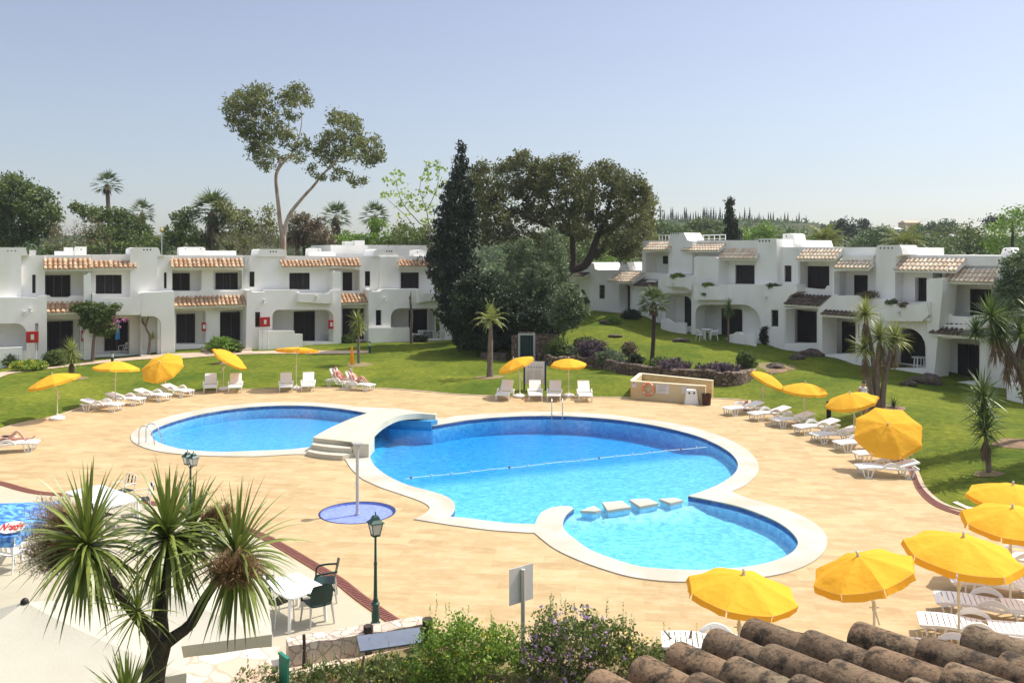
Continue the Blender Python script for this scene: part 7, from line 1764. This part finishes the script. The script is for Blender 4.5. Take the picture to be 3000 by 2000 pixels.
# railings on the right roofs
for (x0, y0, x1, y1, lab, off_) in ((1930,33,2275,68,'white roof terrace railing behind the second chimney of the right row',2.5),(1665,30,1755,76,'short white railing left of the tall chimney at the oak edge',3.0)):
    u0, z1 = FR.at(*c3(x0, y0), off_); u1, z0 = FR.at(*c3(x1, y1), off_); w_ = FR.world(u0, off_); t = thing('roof_railing', lab, 'railing', (w_.x, w_.y, z0-.05), FR.a, 'white roof railings'); hgt = min(1.0, z1-z0+.05); L = u1-u0
    mb = MB(); mb.beam((0,0,hgt), (L,0,hgt), .06); mb.beam((0,0,.12), (L,0,.12), .04); part(mb, 'rail', 'white_metal', t)
    n = max(3, int(L/.55)); 
    for i in range(n+1): mb = MB(); mb.beam((L*i/n,0,0), (L*i/n,0,hgt-.031), .045); part(mb, 'baluster', 'white_metal', t)
# ================================================================ GARDEN PLANTS
def bush(px, py, rx, ry, D, label, mat, seed, leaf=.12, csz=.16, per=14, dens=1.8, extra=None, name='garden_shrub', group=None, blobs=None, **kw):
    base = GT(px, py) if D is None else gbase(px, D); D = base.y; base.z = max(hz(base.x, base.y), 0)
    c = AT(px, py-ry, D); s = D/F_
    bl = [[c.x, c.y, base.z+ry*s*.8, rx*s, rx*s*.8, ry*s*1.0]] if not blobs else [pb(*q, D) for q in blobs]
    ex = [(nm, bl, m_, lf, dn, .12) for nm, m_, lf, dn in (extra or [])]
    return plant(name, label, 'shrub', base, bl, mat, leaf, seed, csz=csz, per=per, dens=dens, trunk=[[(base-Vector((0,0,.05)), .035), (base+Vector((0,0,ry*s)), .012)]], extra=ex, group=group, **kw)
GW = 'shrubs along the stone retaining wall'
for i, (px, py, rx, ry, lab, mat, ex) in enumerate([(1632,1052,34,36,'dark green leafy shrub at the left end of the stone wall','leaf_mid',None),(1668,1050,26,20,'pale flowering shrub second along the stone wall','leaf_olive',[('flowers','petal_white',.07,.35)]),
    (1735,1068,46,32,'large purple grey lavender mound above the middle of the wall','lavender',[('flowers','petal_lilac',.05,.25)]),(1788,1058,42,28,'grey green mound right of the large lavender','leaf_olive',[('flowers','petal_lilac',.05,.2)]),(1842,1040,24,22,'small dark reddish shrub beside the fan palm bed','leaf_dry',None),(1862,1068,24,18,'low dark shrub at the wall top left of the fan palm','leaf_dark',None),
    (1925,1072,28,24,'glossy green shrub at the foot of the fan palm','leaf_mid',None),(1974,1106,52,30,'lavender mound right of the fan palm foot','lavender',[('flowers','petal_lilac',.05,.25)]),(2050,1086,14,14,'small dark clipped bush between two lavender mounds','leaf_dark',None),(2110,1120,58,32,'lavender mound at the right end of the stone wall','lavender',[('flowers','petal_lilac',.05,.25)]),(2186,1080,30,28,'round green bush at the right end of the wall','leaf_mid',None),
    (1712,1012,30,14,'green low shrub on the bank above the first lavender','leaf_mid',None),(1815,1076,30,16,'grey leafed shrub hanging over the wall','leaf_olive',None)]):
    bush(px, py, rx, ry, None, lab, mat, 100+i, .13, .17, 14, 2.2, ex, group=GW)
GH = 'plants against the left houses'
for i, a in enumerate([(650,1030,46,24,'rounded yellow green shrub before the second dark door','leaf_bright',None),(690,1032,18,20,'small dark shrub right of the rounded yellow green shrub','leaf_mid',None),(85,1084,46,16,'low bed of yellow flowers at the red hose cabinet','leaf_bright',[('flowers','petal_yellow',.09,1.4)]),(160,1072,30,26,'dark leafy plant by the first dark door','leaf_mid',None),
    (28,1076,24,22,'small shrub with dark branches at the far left wall','leaf_mid',None),(740,1004,22,26,'blue grey feathery plant left of the second red cabinet','leaf_olive',None),(988,1000,17,44,'tall dark climbing shrub between porch and clump palm','leaf_dark',None),(1018,1004,22,14,'low green shrub at the foot of the dark climber','leaf_mid',None),(523,1014,9,10,'small pale green plant left of a dark door','leaf_olive',None),(1155,1000,16,12,'scraggy dark plant before the low wall of the end house','leaf_dry',None),
    (1232,1002,22,12,'dark spiky plant beside the dead tree trunk','leaf_dark',None),(412,1036,18,22,'leafy plant at the foot of the thin branching yucca','leaf_mid',None),(95,1060,16,14,'bush with red flowers beside the hose reel','leaf_mid',[('flowers','petal_pink',.06,.5)])]):
    bush(a[0], a[1], a[2], a[3], None, a[4], a[5], 130+i, .12, .15, 14, 2.2, a[6], group=GH)
GS = 'plants against the right houses'
for i, a in enumerate([(1700,930,26,40,'tall dark shrub left of the single-storey house window','leaf_mid'),(1775,925,28,22,'grey leafed shrub under the slit window of the single-storey house','leaf_olive'),(1800,950,18,12,'small bright plant at the hilltop path','leaf_bright'),(1850,945,26,14,'dark low plants at the single-storey house door','leaf_dark'),(2190,975,18,28,'leafy plant growing out of the white porch planter','leaf_mid'),(2242,1008,16,34,'slender dark plant against the barred window wall','leaf_dark'),
    (2195,1008,10,10,'small dark plant at the planter foot','leaf_dark'),(2985,1122,46,26,'dark bush filling the white planter at the right edge','leaf_dark'),(2925,1120,20,16,'small dark plant left of the white planter','leaf_dark')]):
    bush(a[0], a[1], a[2], a[3], None, a[4], a[5], 150+i, .14, .17, 14, 2.0, group=GS)
def bxy(F, cf, q, off): u, z = F.at(*cf(*q), off); w_ = F.world(u, off); w_.z = z; return w_
for i, (F, cf, q, off, r_, lab, mat) in enumerate([(FR,c4,(1225,560),-1.3,.5,'potted shrub on the balcony corner above the thin yucca','leaf_dry'),(FR,c4,(1390,612),-1.6,.35,'trailing plant over the scalloped balcony of the arched doorway house','leaf_olive'),(FR,c4,(1480,632),-1.6,.3,'pinkish trailing plant on the same scalloped balcony','leaf_dry'),(FR,c3,(1830,408),-1.35,.5,'low green plants in the highest balcony of the right row','leaf_bright'),(FR,c4,(60,486),-1.35,.4,'thin plants along the second balcony parapet','leaf_bright'),(FR,c4,(530,490),-.85,.35,'small plants on the parapet above the barred slit window','leaf_mid'),(FR,c3,(2080,575),-1.55,.22,'small hanging plant beside the wall lamp','leaf_mid')]):
    p = bxy(F, cf, q, off); V, Fq = cloud([(0,0,.05,r_*1.1,r_*.45,r_*.42)], 2.2, .12, 12, .1, 170+i); o = link(npmesh('balcony_plant', V, Fq, mat), 'balcony_plant'); o.location = p; tag(o, lab, 'plant', 'plants on the right balconies')
# flowering small tree at the patio
D = GT(271,1056).y; base = gbase(271, D)
cb = [pb(*c1(*q[:2]), q[2]/3.136, q[3]/3.136, D) for q in [(880,740,130,90),(790,700,90,60),(960,800,100,90),(830,820,100,80),(1000,880,70,80),(920,900,80,60),(1060,690,60,35),(700,690,60,30)]]
plant('flowering_tree', 'small twisted tree with pink blossom growing against the second house', 'tree', base, cb, 'leaf_mid', .14, 181, csz=.2, per=14, dens=1.7, trunk=[[(base, .12)]+tl3([(*c1(860,1000),9),(*c1(875,900),8),(*c1(860,800),4)], D), tl3([(*c1(865,960),7),(*c1(960,860),4),(*c1(1040,760),2)], D), tl3([(*c1(870,940),6),(*c1(790,830),4),(*c1(740,720),2)], D)], tmat='bark', extra=[('flowers', [pb(*c1(1050,840), 16, 22, D), pb(*c1(1150,800), 12, 7, D), pb(*c1(960,860), 22, 16, D)], 'petal_pink', .08, .7, .14)])
# cordylines and palms of the left lawn
def ck(px, D): return gbase(px, D)
base = GT(210,1104); D = base.y; c = AT(210,1028,D)
yucca('cordyline', 'pale spiky cordyline on the left lawn with dark leaves down its short stem', base, [(c, .95),(AT(211,1052,D), .75)], 'leaf_cord_far', [[(base, .09),(c, .07)]], 1, n=90, w=.055, skirt=[(AT(210,1056,D), .55, .5)], cat='cordyline')
base = GT(1051,1067); D = base.y; c = AT(1049,940,D)
yucca('cordyline', 'single-stemmed cordyline with round yellow green head before the dark climber', base, [(c, .95),(AT(1049,958,D), .8)], 'leaf_cord_far', [[(base, .10),(AT(1050,1000,D), .085),(c, .08)]], 2, n=110, pm=150, droop=.9, w=.055, cat='cordyline')
base = GT(2134,1004); D = base.y; c = AT(2134,900,D)
yucca('cordyline', 'slender cordyline in front of the arched porch with round table', base, [(c, .75),(AT(2133,912,D), .6)], 'leaf_yucca', [[(base, .07),(c, .06)]], 3, n=90, pm=150, droop=.8, cat='cordyline')
base = GT(*c1(1362,1128)); D = base.y
yucca('yucca', 'thin branching yucca beside the patio of the second house', base, [(AT(*c1(1372,745),D), .5),(AT(*c1(1305,815),D), .32),(AT(*c1(1405,960),D), .5)], 'leaf_cord_far', [[(base, .09),(AT(*c1(1375,960),D), .08),(AT(*c1(1340,870),D), .07),(AT(*c1(1370,760),D), .05)],[(AT(*c1(1340,870),D), .06),(AT(*c1(1308,820),D), .05)],[(AT(*c1(1380,1000),D), .05),(AT(*c1(1403,965),D), .04)]], 4, n=46, w=.045)
base = GT(1436,1106); D = base.y; c = AT(1438,945,D)
pinnate('drooping_palm', 'small palm with yellowish drooping fronds standing alone on the middle lawn', base, c, 1.45, 5, [(base-Vector((0,0,.05)), .24),(AT(1435,1080,D), .17),(AT(1437,1000,D), .15),(AT(1438,960,D), .10),(c, .07)], 'leaf_cord_far', 17, (0,80), .24, 2.1, lw=.05)
base = GT(1910,1056); D = base.y; c = AT(1915,885,D)
fanpalm('fan_palm', 'sturdy fan palm on the right slope in front of the rounded dark doorway', base, c, 58*D/F_, 9, .13, 'leaf_palm', 44, .7, tm='bark_dark', blades=13, lw=.06)
base = GT(2574,1198); D = base.y
HD = [(c4(1200,685),.85,'leaf_yucca'),(c4(1195,935),.95,'leaf_yucca'),(c4(1305,850),1.05,'leaf_cord_far'),(c4(1420,865),.95,'leaf_cord_far')]
yucca('yucca', 'clump yucca with several tall stems and yellow green heads on the right lawn', base, [(AT(*p, D), L) for p, L, _ in HD], 'leaf_cord_far', [[(base+Vector((-.2,0,-.05)), .17),(AT(*c4(1225,1180),D), .10),(AT(*c4(1195,970),D), .08)],[(base+Vector((0,.1,-.05)), .17),(AT(*c4(1285,1180),D), .11),(AT(*c4(1300,900),D), .09)],[(base+Vector((.15,0,-.05)), .16),(AT(*c4(1340,1180),D), .11),(AT(*c4(1400,900),D), .08)],[(base+Vector((0,.3,-.05)), .13),(AT(*c4(1255,1000),D), .09),(AT(*c4(1200,720),D), .07)]], 6,
      skirt=[(AT(*c4(1200,985),D), .55, .7),(AT(*c4(1320,900),D), .6, 1.1),(AT(*c4(1410,910),D), .5, .8),(AT(*c4(1200,740),D), .4, .6)], n=130, w=.06, droop=.65)
base = GT(2898,1388); D = base.y; c = AT(2880,1150,D)
yucca('yucca', 'dark green yucca with a tall pointed head on the shaded right lawn', base, [(AT(2880,1150,D), 1.0),(AT(2881,1190,D), 1.0),(AT(2884,1230,D), .95),(AT(2886,1262,D), .8)], 'leaf_yucca', [[(base, .10),(AT(2890,1300,D), .08),(AT(2880,1160,D), .05)]], 7, skirt=[(AT(2888,1285,D), .5, .4)], n=75, w=.058, pm=130, droop=.4)
base = GT(3030,1290); D = base.y
yucca('yucca', 'large many-headed yucca with brown hanging skirt leaning in at the right edge', base, [(AT(*c4(2110,700),D), 1.0),(AT(*c4(2000,820),D), .7),(AT(*c4(2200,800),D), .9),(AT(*c4(2330,830),D), .9),(AT(*c4(2420,700),D), 1.0),(AT(*c4(2140,850),D), .7)], 'leaf_yucca', [[(base, .22),(AT(*c4(2350,1150),D), .17),(AT(*c4(2230,960),D), .13),(AT(*c4(2110,740),D), .09)],[(AT(*c4(2300,1050),D), .12),(AT(*c4(2340,860),D), .08)],[(AT(*c4(2340,1050),D), .12),(AT(*c4(2420,730),D), .08)]], 8,
      skirt=[(AT(*c4(2150,800),D), .8, .9),(AT(*c4(2240,880),D), .9, 1.3),(AT(*c4(2330,900),D), .8, 1.2)], n=100, w=.065, droop=.55)
D = 45; base = gbase(3010, D)
plant('broadleaf_tree', 'grey green tree crown at the right edge above the large yucca', 'tree', base, [pb(*q, D) for q in [(2965,850,45,50),(2990,790,50,55),(2940,900,38,40),(3040,860,60,90),(3000,930,50,50),(3080,800,60,80)]], 'leaf_olive', .16, 61, csz=.3, per=22, dens=1.7, trunk=[[(base, .2), (AT(3010,900,D), .1)]], tmat='bark_dark')
# offstage tree whose shadow lies on the right lawn
base = GT(3110,1348); D = base.y
plant('broadleaf_tree', 'leafy tree just beyond the right edge that shades the near lawn', 'tree', base, [pb(3110,1010,95,85,D), pb(3170,1090,90,80,D), pb(3085,1120,70,70,D), pb(3200,980,90,80,D)], 'leaf_mid', .17, 62, csz=.3, per=20, dens=1.3, trunk=[[(base, .2), (AT(3120,1060,D), .1)]], tmat='bark_dark')
# dead trunk, small standard tree
base = GT(*c2(1585,1022)); D = base.y; mb = MB(); pts = [base]+[AT(*c2(x, y), D) for x, y in ((1580,900),(1588,760),(1575,640),(1580,550))]
mb.tube([tuple(p-base) for p in pts], [.13,.11,.10,.08,.03], 8); mb.tube([tuple(AT(*c2(x, y), D)-base) for x, y in ((1580,660),(1565,600),(1568,585))], [.06,.04,.015], 6); mb.tube([tuple(AT(*c2(x, y), D)-base) for x, y in ((1585,760),(1598,700))], [.05,.02], 6)
solo(mb, 'dead_tree', 'bare dark dead trunk standing before the end house', 'tree', 'dead', tuple(base), smooth=60)
base = GT(650,1064); D = base.y
plant('standard_tree', 'tiny round-headed tree on a thin stem behind the steeply tipped parasol', 'tree', base, [pb(652,1032,14,12,D)], 'leaf_mid', .1, 63, csz=.12, per=14, dens=2, trunk=[[(base, .04), (AT(651,1036,D), .02)]], tmat='bark_dark')
base = GT(2618,1196); D = base.y
yucca('small_aloe', 'small dark spiky plant at the foot of the clump yucca', base, [(base+Vector((0,0,.1)), .5)], 'leaf_dark', [], 9, n=40, pm=85, cat='plant')

# ================================================================ FOREGROUND SPIKY PLANT
D = 8.6; base = Vector(((445-CX)*D/F_, D, 0))
t = thing('cordyline', 'large spiky cordyline with three leafy heads and brown flower sprays in the left foreground', 'cordyline', tuple(base)); rnd = random.Random(21)
def PT(px, py, dy=0): return AT(px, py, D+dy)-base
mb = MB()
for line, rs in (([(445,2100,0),(448,1990,0),(462,1920,0),(474,1862,0)], (.125,.118,.108,.115)), ([(468,1880,0),(430,1835,-.1),(385,1780,-.2),(335,1712,-.25),(285,1650,-.2),(258,1590,-.15)], (.075,.062,.058,.055,.045,.03)), ([(474,1880,0),(470,1800,.1),(468,1720,.15),(480,1640,.2),(492,1570,.2)], (.08,.068,.058,.05,.03)), ([(480,1885,0),(520,1858,0),(560,1825,.05),(598,1755,.1),(650,1680,.1),(692,1625,.1)], (.07,.056,.052,.046,.042,.03)), ([(425,1835,-.1),(410,1810,-.25),(403,1785,-.35)], (.03,.025,.02)), ([(470,1700,.15),(520,1620,.35),(560,1560,.5)], (.04,.035,.025))):
    pts = smoothline([tuple(PT(*p)) for p in line], 4); n_ = len(pts); mb.tube(pts, [rs[min(int(i/(n_-1)*(len(rs)-1)), len(rs)-2)]*(1-((i/(n_-1)*(len(rs)-1)) % 1))+rs[min(int(i/(n_-1)*(len(rs)-1))+1, len(rs)-1)]*((i/(n_-1)*(len(rs)-1)) % 1) if i < n_-1 else rs[-1] for i in range(n_)], 12)
part(mb, 'trunk', 'bark_dark', t, 60)
mb = MB(); mb.tube([(0,0,0), tuple(PT(445,2092))], [.16,.125], 12); part(mb, 'lower_trunk', 'bark_dark', t, 60)
for (px, py, dy), n_, L, w_, pm_, dr, ln in (((256,1588,-.15), 190, .76, .046, 155, 1.05, (-.05,0,0)), ((492,1560,.2), 200, .74, .046, 160, 1.1, (0,0,0)), ((565,1540,.5), 60, .62, .046, 130, .9, (.2,.1,.1)), ((694,1622,.1), 190, .74, .045, 160, 1.05, (.15,0,0)), ((403,1782,-.35), 44, .52, .024, 140, .7, (-.2,-.1,0))):
    b_ = BL(); rosette(b_, PT(px, py, dy), n_, L, w_, dr, rnd, 0, pm_, 6, ln); b_.mesh('leaf_head', 'leaf_cord', t, smooth=True)
# flower sprays
def spray(cx, cy, rx, ry, dy, n_, seed, axis=Vector((-.5,0,.3))):
    rnd = random.Random(seed); b_ = BL(); c = PT(cx, cy, dy); sx, sz = rx*D/F_, ry*D/F_; root = c-Vector((axis.x*sx, 0, axis.z*sz))
    for i in range(n_):
        while True:
            u = Vector((rnd.uniform(-1,1), rnd.uniform(-1,1), rnd.uniform(-1,1)))
            if u.length < 1: break
        e = c+Vector((u.x*sx, u.y*min(sx, sz), u.z*sz)); d = e-root; L = d.length; s0 = root+d*.35
        b_.blade(s0, d, L*.68, .009, -.15, 2)
        for k in range(11):
            f = .45+.55*k/10; q = root+d*f+Vector((rnd.uniform(-.02,.02),)*3); dd_ = d.normalized()+Vector((rnd.uniform(-1,1), rnd.uniform(-1,1), rnd.uniform(-.4,1))); b_.blade(q, dd_, rnd.uniform(.03,.08), .011, -.2, 1)
    b_.mesh('flower_spray', 'flower_stem', t)
spray(150,1560,105,115,.25,620,1,Vector((1.0,0,.2))*-1); spray(140,1640,95,60,.1,360,4,Vector((-1,0,-.4))); spray(645,1515,62,50,.55,330,2,Vector((.5,0,.8))); spray(690,1665,95,55,-.25,420,3,Vector((.2,0,.3)))
D = 7.8; base = Vector(((372-CX)*D/F_, D, 0))
yucca('cordyline', 'small spiky plant whose leaf tips rise at the bottom edge below the large cordyline', base, [(AT(372,2050,D), .48)], 'leaf_cord', [[(base, .06),(AT(372,2060,D), .04)]], 12, n=60, w=.03, pm=80, droop=.3, cat='cordyline')

# ================================================================ NEAR BUSHES
def nearbush(label, blobs, mat, seed, D, leaf=.066, per=22, dens=.85, csz=.15, flowers=(), sprigs=12, mats2=None):
    px = blobs[0][0]; base = Vector(((px-CX)*D/F_, D, 0)); bl = [pb(q[0], q[1], q[2], q[3], D, q[4] if len(q) > 4 else 0, dr=.55) for q in blobs]
    t = plant('flowering_bush', label, 'bush', base, bl, mat, leaf, seed, csz=csz, per=per, dens=dens, shell=.25, hole=.15, up=.5, trunk=[[(base, .04), (base+Vector((.1,0,.5)), .02)], [(base, .035), (base+Vector((-.4,0,.5)), .015)]], tmat='bark', extra=[('flowers', [bl[i] for i in idx], m_, lf, dn, .07) for m_, lf, dn, idx in flowers], group='bushes at the near edge', asp=.55)
    rnd = random.Random(seed); s_ = BL()
    for i in range(sprigs):
        q = rnd.choice(bl); kx = rnd.uniform(-.85,.85); x, y, z = q[0]+kx*q[3]-base.x, q[1]+rnd.uniform(-.3,.3)-base.y, q[2]+q[5]*.8*math.sqrt(1-kx*kx)-base.z; h_ = rnd.uniform(.15,.42); lx = rnd.uniform(-.08,.08)
        s_.blade((x,y,z), (lx,0,1), h_, .008, 0, 2)
        for k in range(16): f = .25+.75*k/16; s_.blade((x+lx*h_*f, y, z+h_*f), (rnd.uniform(-1,1), rnd.uniform(-1,1), rnd.uniform(-.1,.9)), rnd.uniform(.03,.06)*(1.15-f*.5), .022, .3, 2)
    s_.mesh('tall_sprig', mat, t)
nearbush('leafy green bush left of the metal sign post', [(1400,1890,110,75),(1320,1860,75,70),(1290,1930,90,60),(1480,1900,70,60),(1420,1960,140,60),(1240,1980,90,50)], 'leaf_bright', 201, 15.4, flowers=[('petal_yellow',.045,.05,(0,2,4))], sprigs=34)
nearbush('tall bush with lilac blossom right of the metal sign post', [(1690,1860,100,75),(1610,1850,60,60),(1780,1880,80,70),(1700,1940,150,70),(1850,1910,80,60),(1580,1930,70,70),(1900,1960,90,45)], 'leaf_near', 202, 15.3, flowers=[('petal_lilac',.055,.12,(0,1,3,5)),('petal_yellow',.05,.03,(2,4))], sprigs=38)
nearbush('low dry green scrub along the bottom edge before the pale wall', [(1050,1975,90,30),(950,1985,80,26),(850,1995,90,22),(1150,1965,80,40),(740,2005,90,18)], 'leaf_near', 203, 15.2, flowers=[('petal_yellow',.04,.06,(0,3))], sprigs=14)
nearbush('light green weeds between the lilac bush and the old roof tiles', [(2010,1915,50,35),(1960,1930,50,40),(2060,1900,35,22)], 'leaf_bright', 204, 16.2, sprigs=10)
# dry weeds over the pale wall
rnd = random.Random(8)
for i, (px, py) in enumerate([(960,1960),(905,1968),(1060,1945),(1120,1935)]):
    p = G(px, py); s_ = BL()
    for k in range(14): s_.blade((rnd.uniform(-.1,.1), rnd.uniform(-.05,.05), 0), (rnd.uniform(-.4,.4), rnd.uniform(-.4,.4), 1), rnd.uniform(.25,.55), .008, .2, 3)
    for k in range(40): s_.blade((rnd.uniform(-.2,.2), rnd.uniform(-.1,.1), rnd.uniform(.05,.5)), (rnd.uniform(-1,1), rnd.uniform(-1,1), rnd.uniform(0,1)), .05, .018, .3, 2)
    o = s_.mesh('dry_weed', 'leaf_dry' if i % 2 else 'leaf_mid'); o.location = p; tag(o, ['wiry weed at the middle of the pale wall','wiry weed near the thin dark post','greenish weed under the blue grey board','greenish weed at the right of the pale wall'][i], 'weed', 'weeds on the pale wall')

# ================================================================ PEOPLE
def person(label, J, rad, edges, mats, loc, rz, clothes=(), hair=None, head=None, group=None):
    """one continuous skinned body; J = joints"""
    names = list(J); me = bpy.data.meshes.new('person'); me.from_pydata([J[k] for k in names], [(names.index(a), names.index(b_)) for a, b_ in edges], [])
    o = bpy.data.objects.new('person', me); COL.objects.link(o); me.materials.append(MATS['skin'])
    sm = o.modifiers.new('s', 'SKIN'); sb = o.modifiers.new('u', 'SUBSURF'); sb.levels = 2; sb.render_levels = 2
    for i, k in enumerate(names): v = me.skin_vertices[0].data[i]; v.radius = rad[k] if isinstance(rad[k], tuple) else (rad[k], rad[k]); v.use_root = (k == 'pelvis')
    bpy.context.view_layer.update(); ev = o.evaluated_get(bpy.context.evaluated_depsgraph_get()); m2 = bpy.data.meshes.new_from_object(ev); bpy.data.objects.remove(o)
    m2.materials.clear(); m2.materials.append(MATS['skin'])
    for c_ in clothes: m2.materials.append(MATS[c_[0]])
    m2.polygons.foreach_set('use_smooth', [True]*len(m2.polygons))
    o = bpy.data.objects.new('person', m2); COL.objects.link(o); o.location = loc; o.rotation_euler = (0,0,rz); tag(o, label, 'person', group)
    for i, (cm, line, rr) in enumerate(clothes):
        mb = MB(); mb.tube(smoothline(line, 4), rr if not isinstance(rr, list) else [rr[min(int(k/4), len(rr)-1)]*(1-(k % 4)/4)+rr[min(int(k/4)+1, len(rr)-1)]*(k % 4)/4 for k in range((len(line)-1)*4+1)], 12); part(mb, ['shirt','shorts','swimwear','strap'][min(i, 3)] if cm != 'cloth_black' else 'swimwear', cm, o, 60)
    h = Vector(head[0]); up = Vector(head[1]).normalized(); fw_ = Vector(head[2]).normalized(); sd_ = up.cross(fw_).normalized(); fw_ = sd_.cross(up)
    mb = MB(); n1, n2 = 10, 14; vs = []
    for i in range(n1+1):
        th = math.pi*i/n1*.98+.01
        for j in range(n2):
            ph = 2*math.pi*j/n2; d = up*math.cos(th)*.125+(fw_*math.cos(ph)*.103+sd_*math.sin(ph)*.088)*math.sin(th)
            back = -math.cos(ph); k = 1.0 if (math.cos(th) > .25 or (back > .05 and math.cos(th) > -.65)) else .55
            vs.append(h+d*k)
    mb.add(vs, [(i*n2+j, i*n2+(j+1) % n2, (i+1)*n2+(j+1) % n2, (i+1)*n2+j) for i in range(n1) for j in range(n2)]); part(mb, 'hair', hair, o, 60)
    mb = MB(); mb.lathe([(.001,-.004),(.012,0),(.001,.004)], 6, tuple(h+fw_*.095+sd_*.034+up*.01)); mb.lathe([(.001,-.004),(.012,0),(.001,.004)], 6, tuple(h+fw_*.095-sd_*.034+up*.01)); part(mb, 'eyes', 'hair_dark', o)
    mb = MB(); mb.tube([h+fw_*.088+up*.01, h+fw_*.118-up*.028], [.010,.015], 6); part(mb, 'nose', 'skin', o, 60)
    return o
HE = [('pelvis','waist'),('waist','chest'),('chest','neck'),('neck','head'),('head','crown')]
for s_ in 'lr': HE += [('chest','sh'+s_),('sh'+s_,'el'+s_),('el'+s_,'wr'+s_),('wr'+s_,'ha'+s_),('pelvis','hi'+s_),('hi'+s_,'kn'+s_),('kn'+s_,'an'+s_),('an'+s_,'to'+s_)]
for s_ in 'lr':
    for f_ in range(5): HE.append(('ha'+s_, 'f%d%s' % (f_, s_)))
def fingers(J, d, side):
    for s_ in 'lr':
        h = Vector(J['ha'+s_]); dv = Vector(d).normalized(); sv = Vector(side).normalized()
        for f_ in range(5): o_ = (f_-1.5)*.022; J['f%d%s' % (f_, s_)] = tuple(h+dv*(.075-.006*abs(f_-1.6))+sv*o_ if f_ < 4 else h+dv*.03+sv*(.055))
    return J
RAD = {'pelvis':(.145,.11),'waist':(.125,.095),'chest':(.15,.105),'neck':.055,'head':.085,'crown':.075}
for s_ in 'lr': RAD.update({'sh'+s_:.06,'el'+s_:.042,'wr'+s_:.028,'ha'+s_:(.036,.018),'hi'+s_:.088,'kn'+s_:.056,'an'+s_:.036,'to'+s_:.03}); RAD.update({'f%d%s' % (f_, s_):.0095 for f_ in range(5)})
def recline(back, knee, z=.44, bend=.0):
    """lying on a lounger: head towards +x; knee = (x,z) raised knees or None"""
    ca, sa = math.cos(back), math.sin(back); P_ = Vector((.12,0,z)); J = {'pelvis':tuple(P_)}
    for k, q in (('waist',.18),('chest',.40),('neck',.54),('head',.67),('crown',.76)): J[k] = (P_.x+q*ca, 0, P_.z+q*sa+(.03 if k in ('head','crown') else 0))
    for s_, y in (('l',1),('r',-1)):
        c = Vector(J['chest']); J['sh'+s_] = (c.x+.04*ca, .19*y, c.z+.04*sa); J['el'+s_] = (c.x-.16, .27*y, z+.10); J['wr'+s_] = (c.x-.36, .20*y, z+.12); J['ha'+s_] = (c.x-.44, .17*y, z+.11)
        J['hi'+s_] = (P_.x-.06, .09*y, z)
        kn = knee[0] if s_ == 'l' else knee[1]
        J['kn'+s_] = (kn[0], .11*y, kn[1]); J['an'+s_] = (kn[2], .11*y, kn[3]); J['to'+s_] = (kn[2]-.10, .11*y, kn[3]+.10)
    return fingers(J, (-1,0,-.15), (0,1,0))
def on_lounger(px, py, ang, label, back, knee, clothes, hair, fwd):
    p = GT(px, py); J = recline(back, knee); ca, sa = math.cos(back), math.sin(back)
    return person(label, J, RAD, HE, None, (p.x, p.y, max(p.z, 0)), R(ang), clothes, hair, (J['head'], (ca,0,sa), fwd))
flat_ = (-.32,.43,-.74,.42); bent = (-.30,.80,-.58,.42)
on_lounger(1000,1133,148,'person with brown hair sunbathing on the farther raised lounger', R(58), (flat_, (-.30,.60,-.70,.42)), [('cloth_pink',[(.02,0,.44),(.16,0,.47)],[.165,.16]),('cloth_pink',[(.27,0,.66),(.33,0,.78)],[.15,.14])], 'hair_dark', (-1,0,.3))
on_lounger(1048,1141,155,'grey haired person with bent knees on the nearer raised lounger', R(58), (bent, (-.28,.72,-.60,.42)), [('cloth_white',[(.02,0,.44),(.16,0,.47)],[.165,.16])], 'hair_grey', (-1,0,.3))
on_lounger(28,1322,195,'person in black swimwear with one knee up on the lounger at the left edge', R(14), (bent, (-.32,.45,-.76,.44)), [('cloth_black',[(-.02,0,.45),(.22,0,.47)],[.165,.155])], 'hair_dark', (0,0,1))
# standing person behind the leaning parasol
p = GT(2530,1232); J = {'pelvis':(0,0,.95),'waist':(0,.02,1.10),'chest':(0,.03,1.34),'neck':(0,.02,1.50),'head':(0,-.02,1.64),'crown':(0,-.02,1.72)}
for s_, y in (('l',1),('r',-1)):
    J['sh'+s_] = (.19*y,.03,1.40); J['el'+s_] = (.25*y,.06,1.13); J['wr'+s_] = (.25*y,-.04,.90); J['ha'+s_] = (.25*y,-.07,.82); J['hi'+s_] = (.09*y,0,.90); J['kn'+s_] = (.10*y,-.10*y+.02,.49); J['an'+s_] = (.10*y,.12*y,.07); J['to'+s_] = (.10*y,.12*y-.14,.03)
fingers(J, (0,-.2,-1), (0,1,0))
person('person walking on the lawn in white top and red shorts behind the leaning parasol', J, RAD, HE, None, (p.x, p.y, p.z), R(15), [('cloth_white',[(0,.02,1.0),(0,.02,1.15),(0,.03,1.35),(0,.03,1.46)],[.165,.15,.19,.11]),('cloth_red',[(0,0,.72),(0,0,.85),(0,.01,1.01)],[.17,.17,.15])], 'hair_dark', (J['head'], (0,0,1), (0,-1,0)))
# ================================================================ AIR
m, n, b, o = newmat('air'); n.nodes.remove(b)
pv = ND(n, 'ShaderNodeVolumePrincipled'); pv.inputs['Color'].default_value = (.86,.91,1,1); pv.inputs['Density'].default_value = .00022; pv.inputs['Anisotropy'].default_value = .2
n.links.new(pv.outputs[0], o.inputs['Volume'])
mb = MB(); mb.box(-700, -60, -5, 700, 720, 62); hzb = link(mb.mesh('haze', 'air'), 'haze'); tag(hzb, 'thin pale haze in the distance', 'haze', kind='stuff')
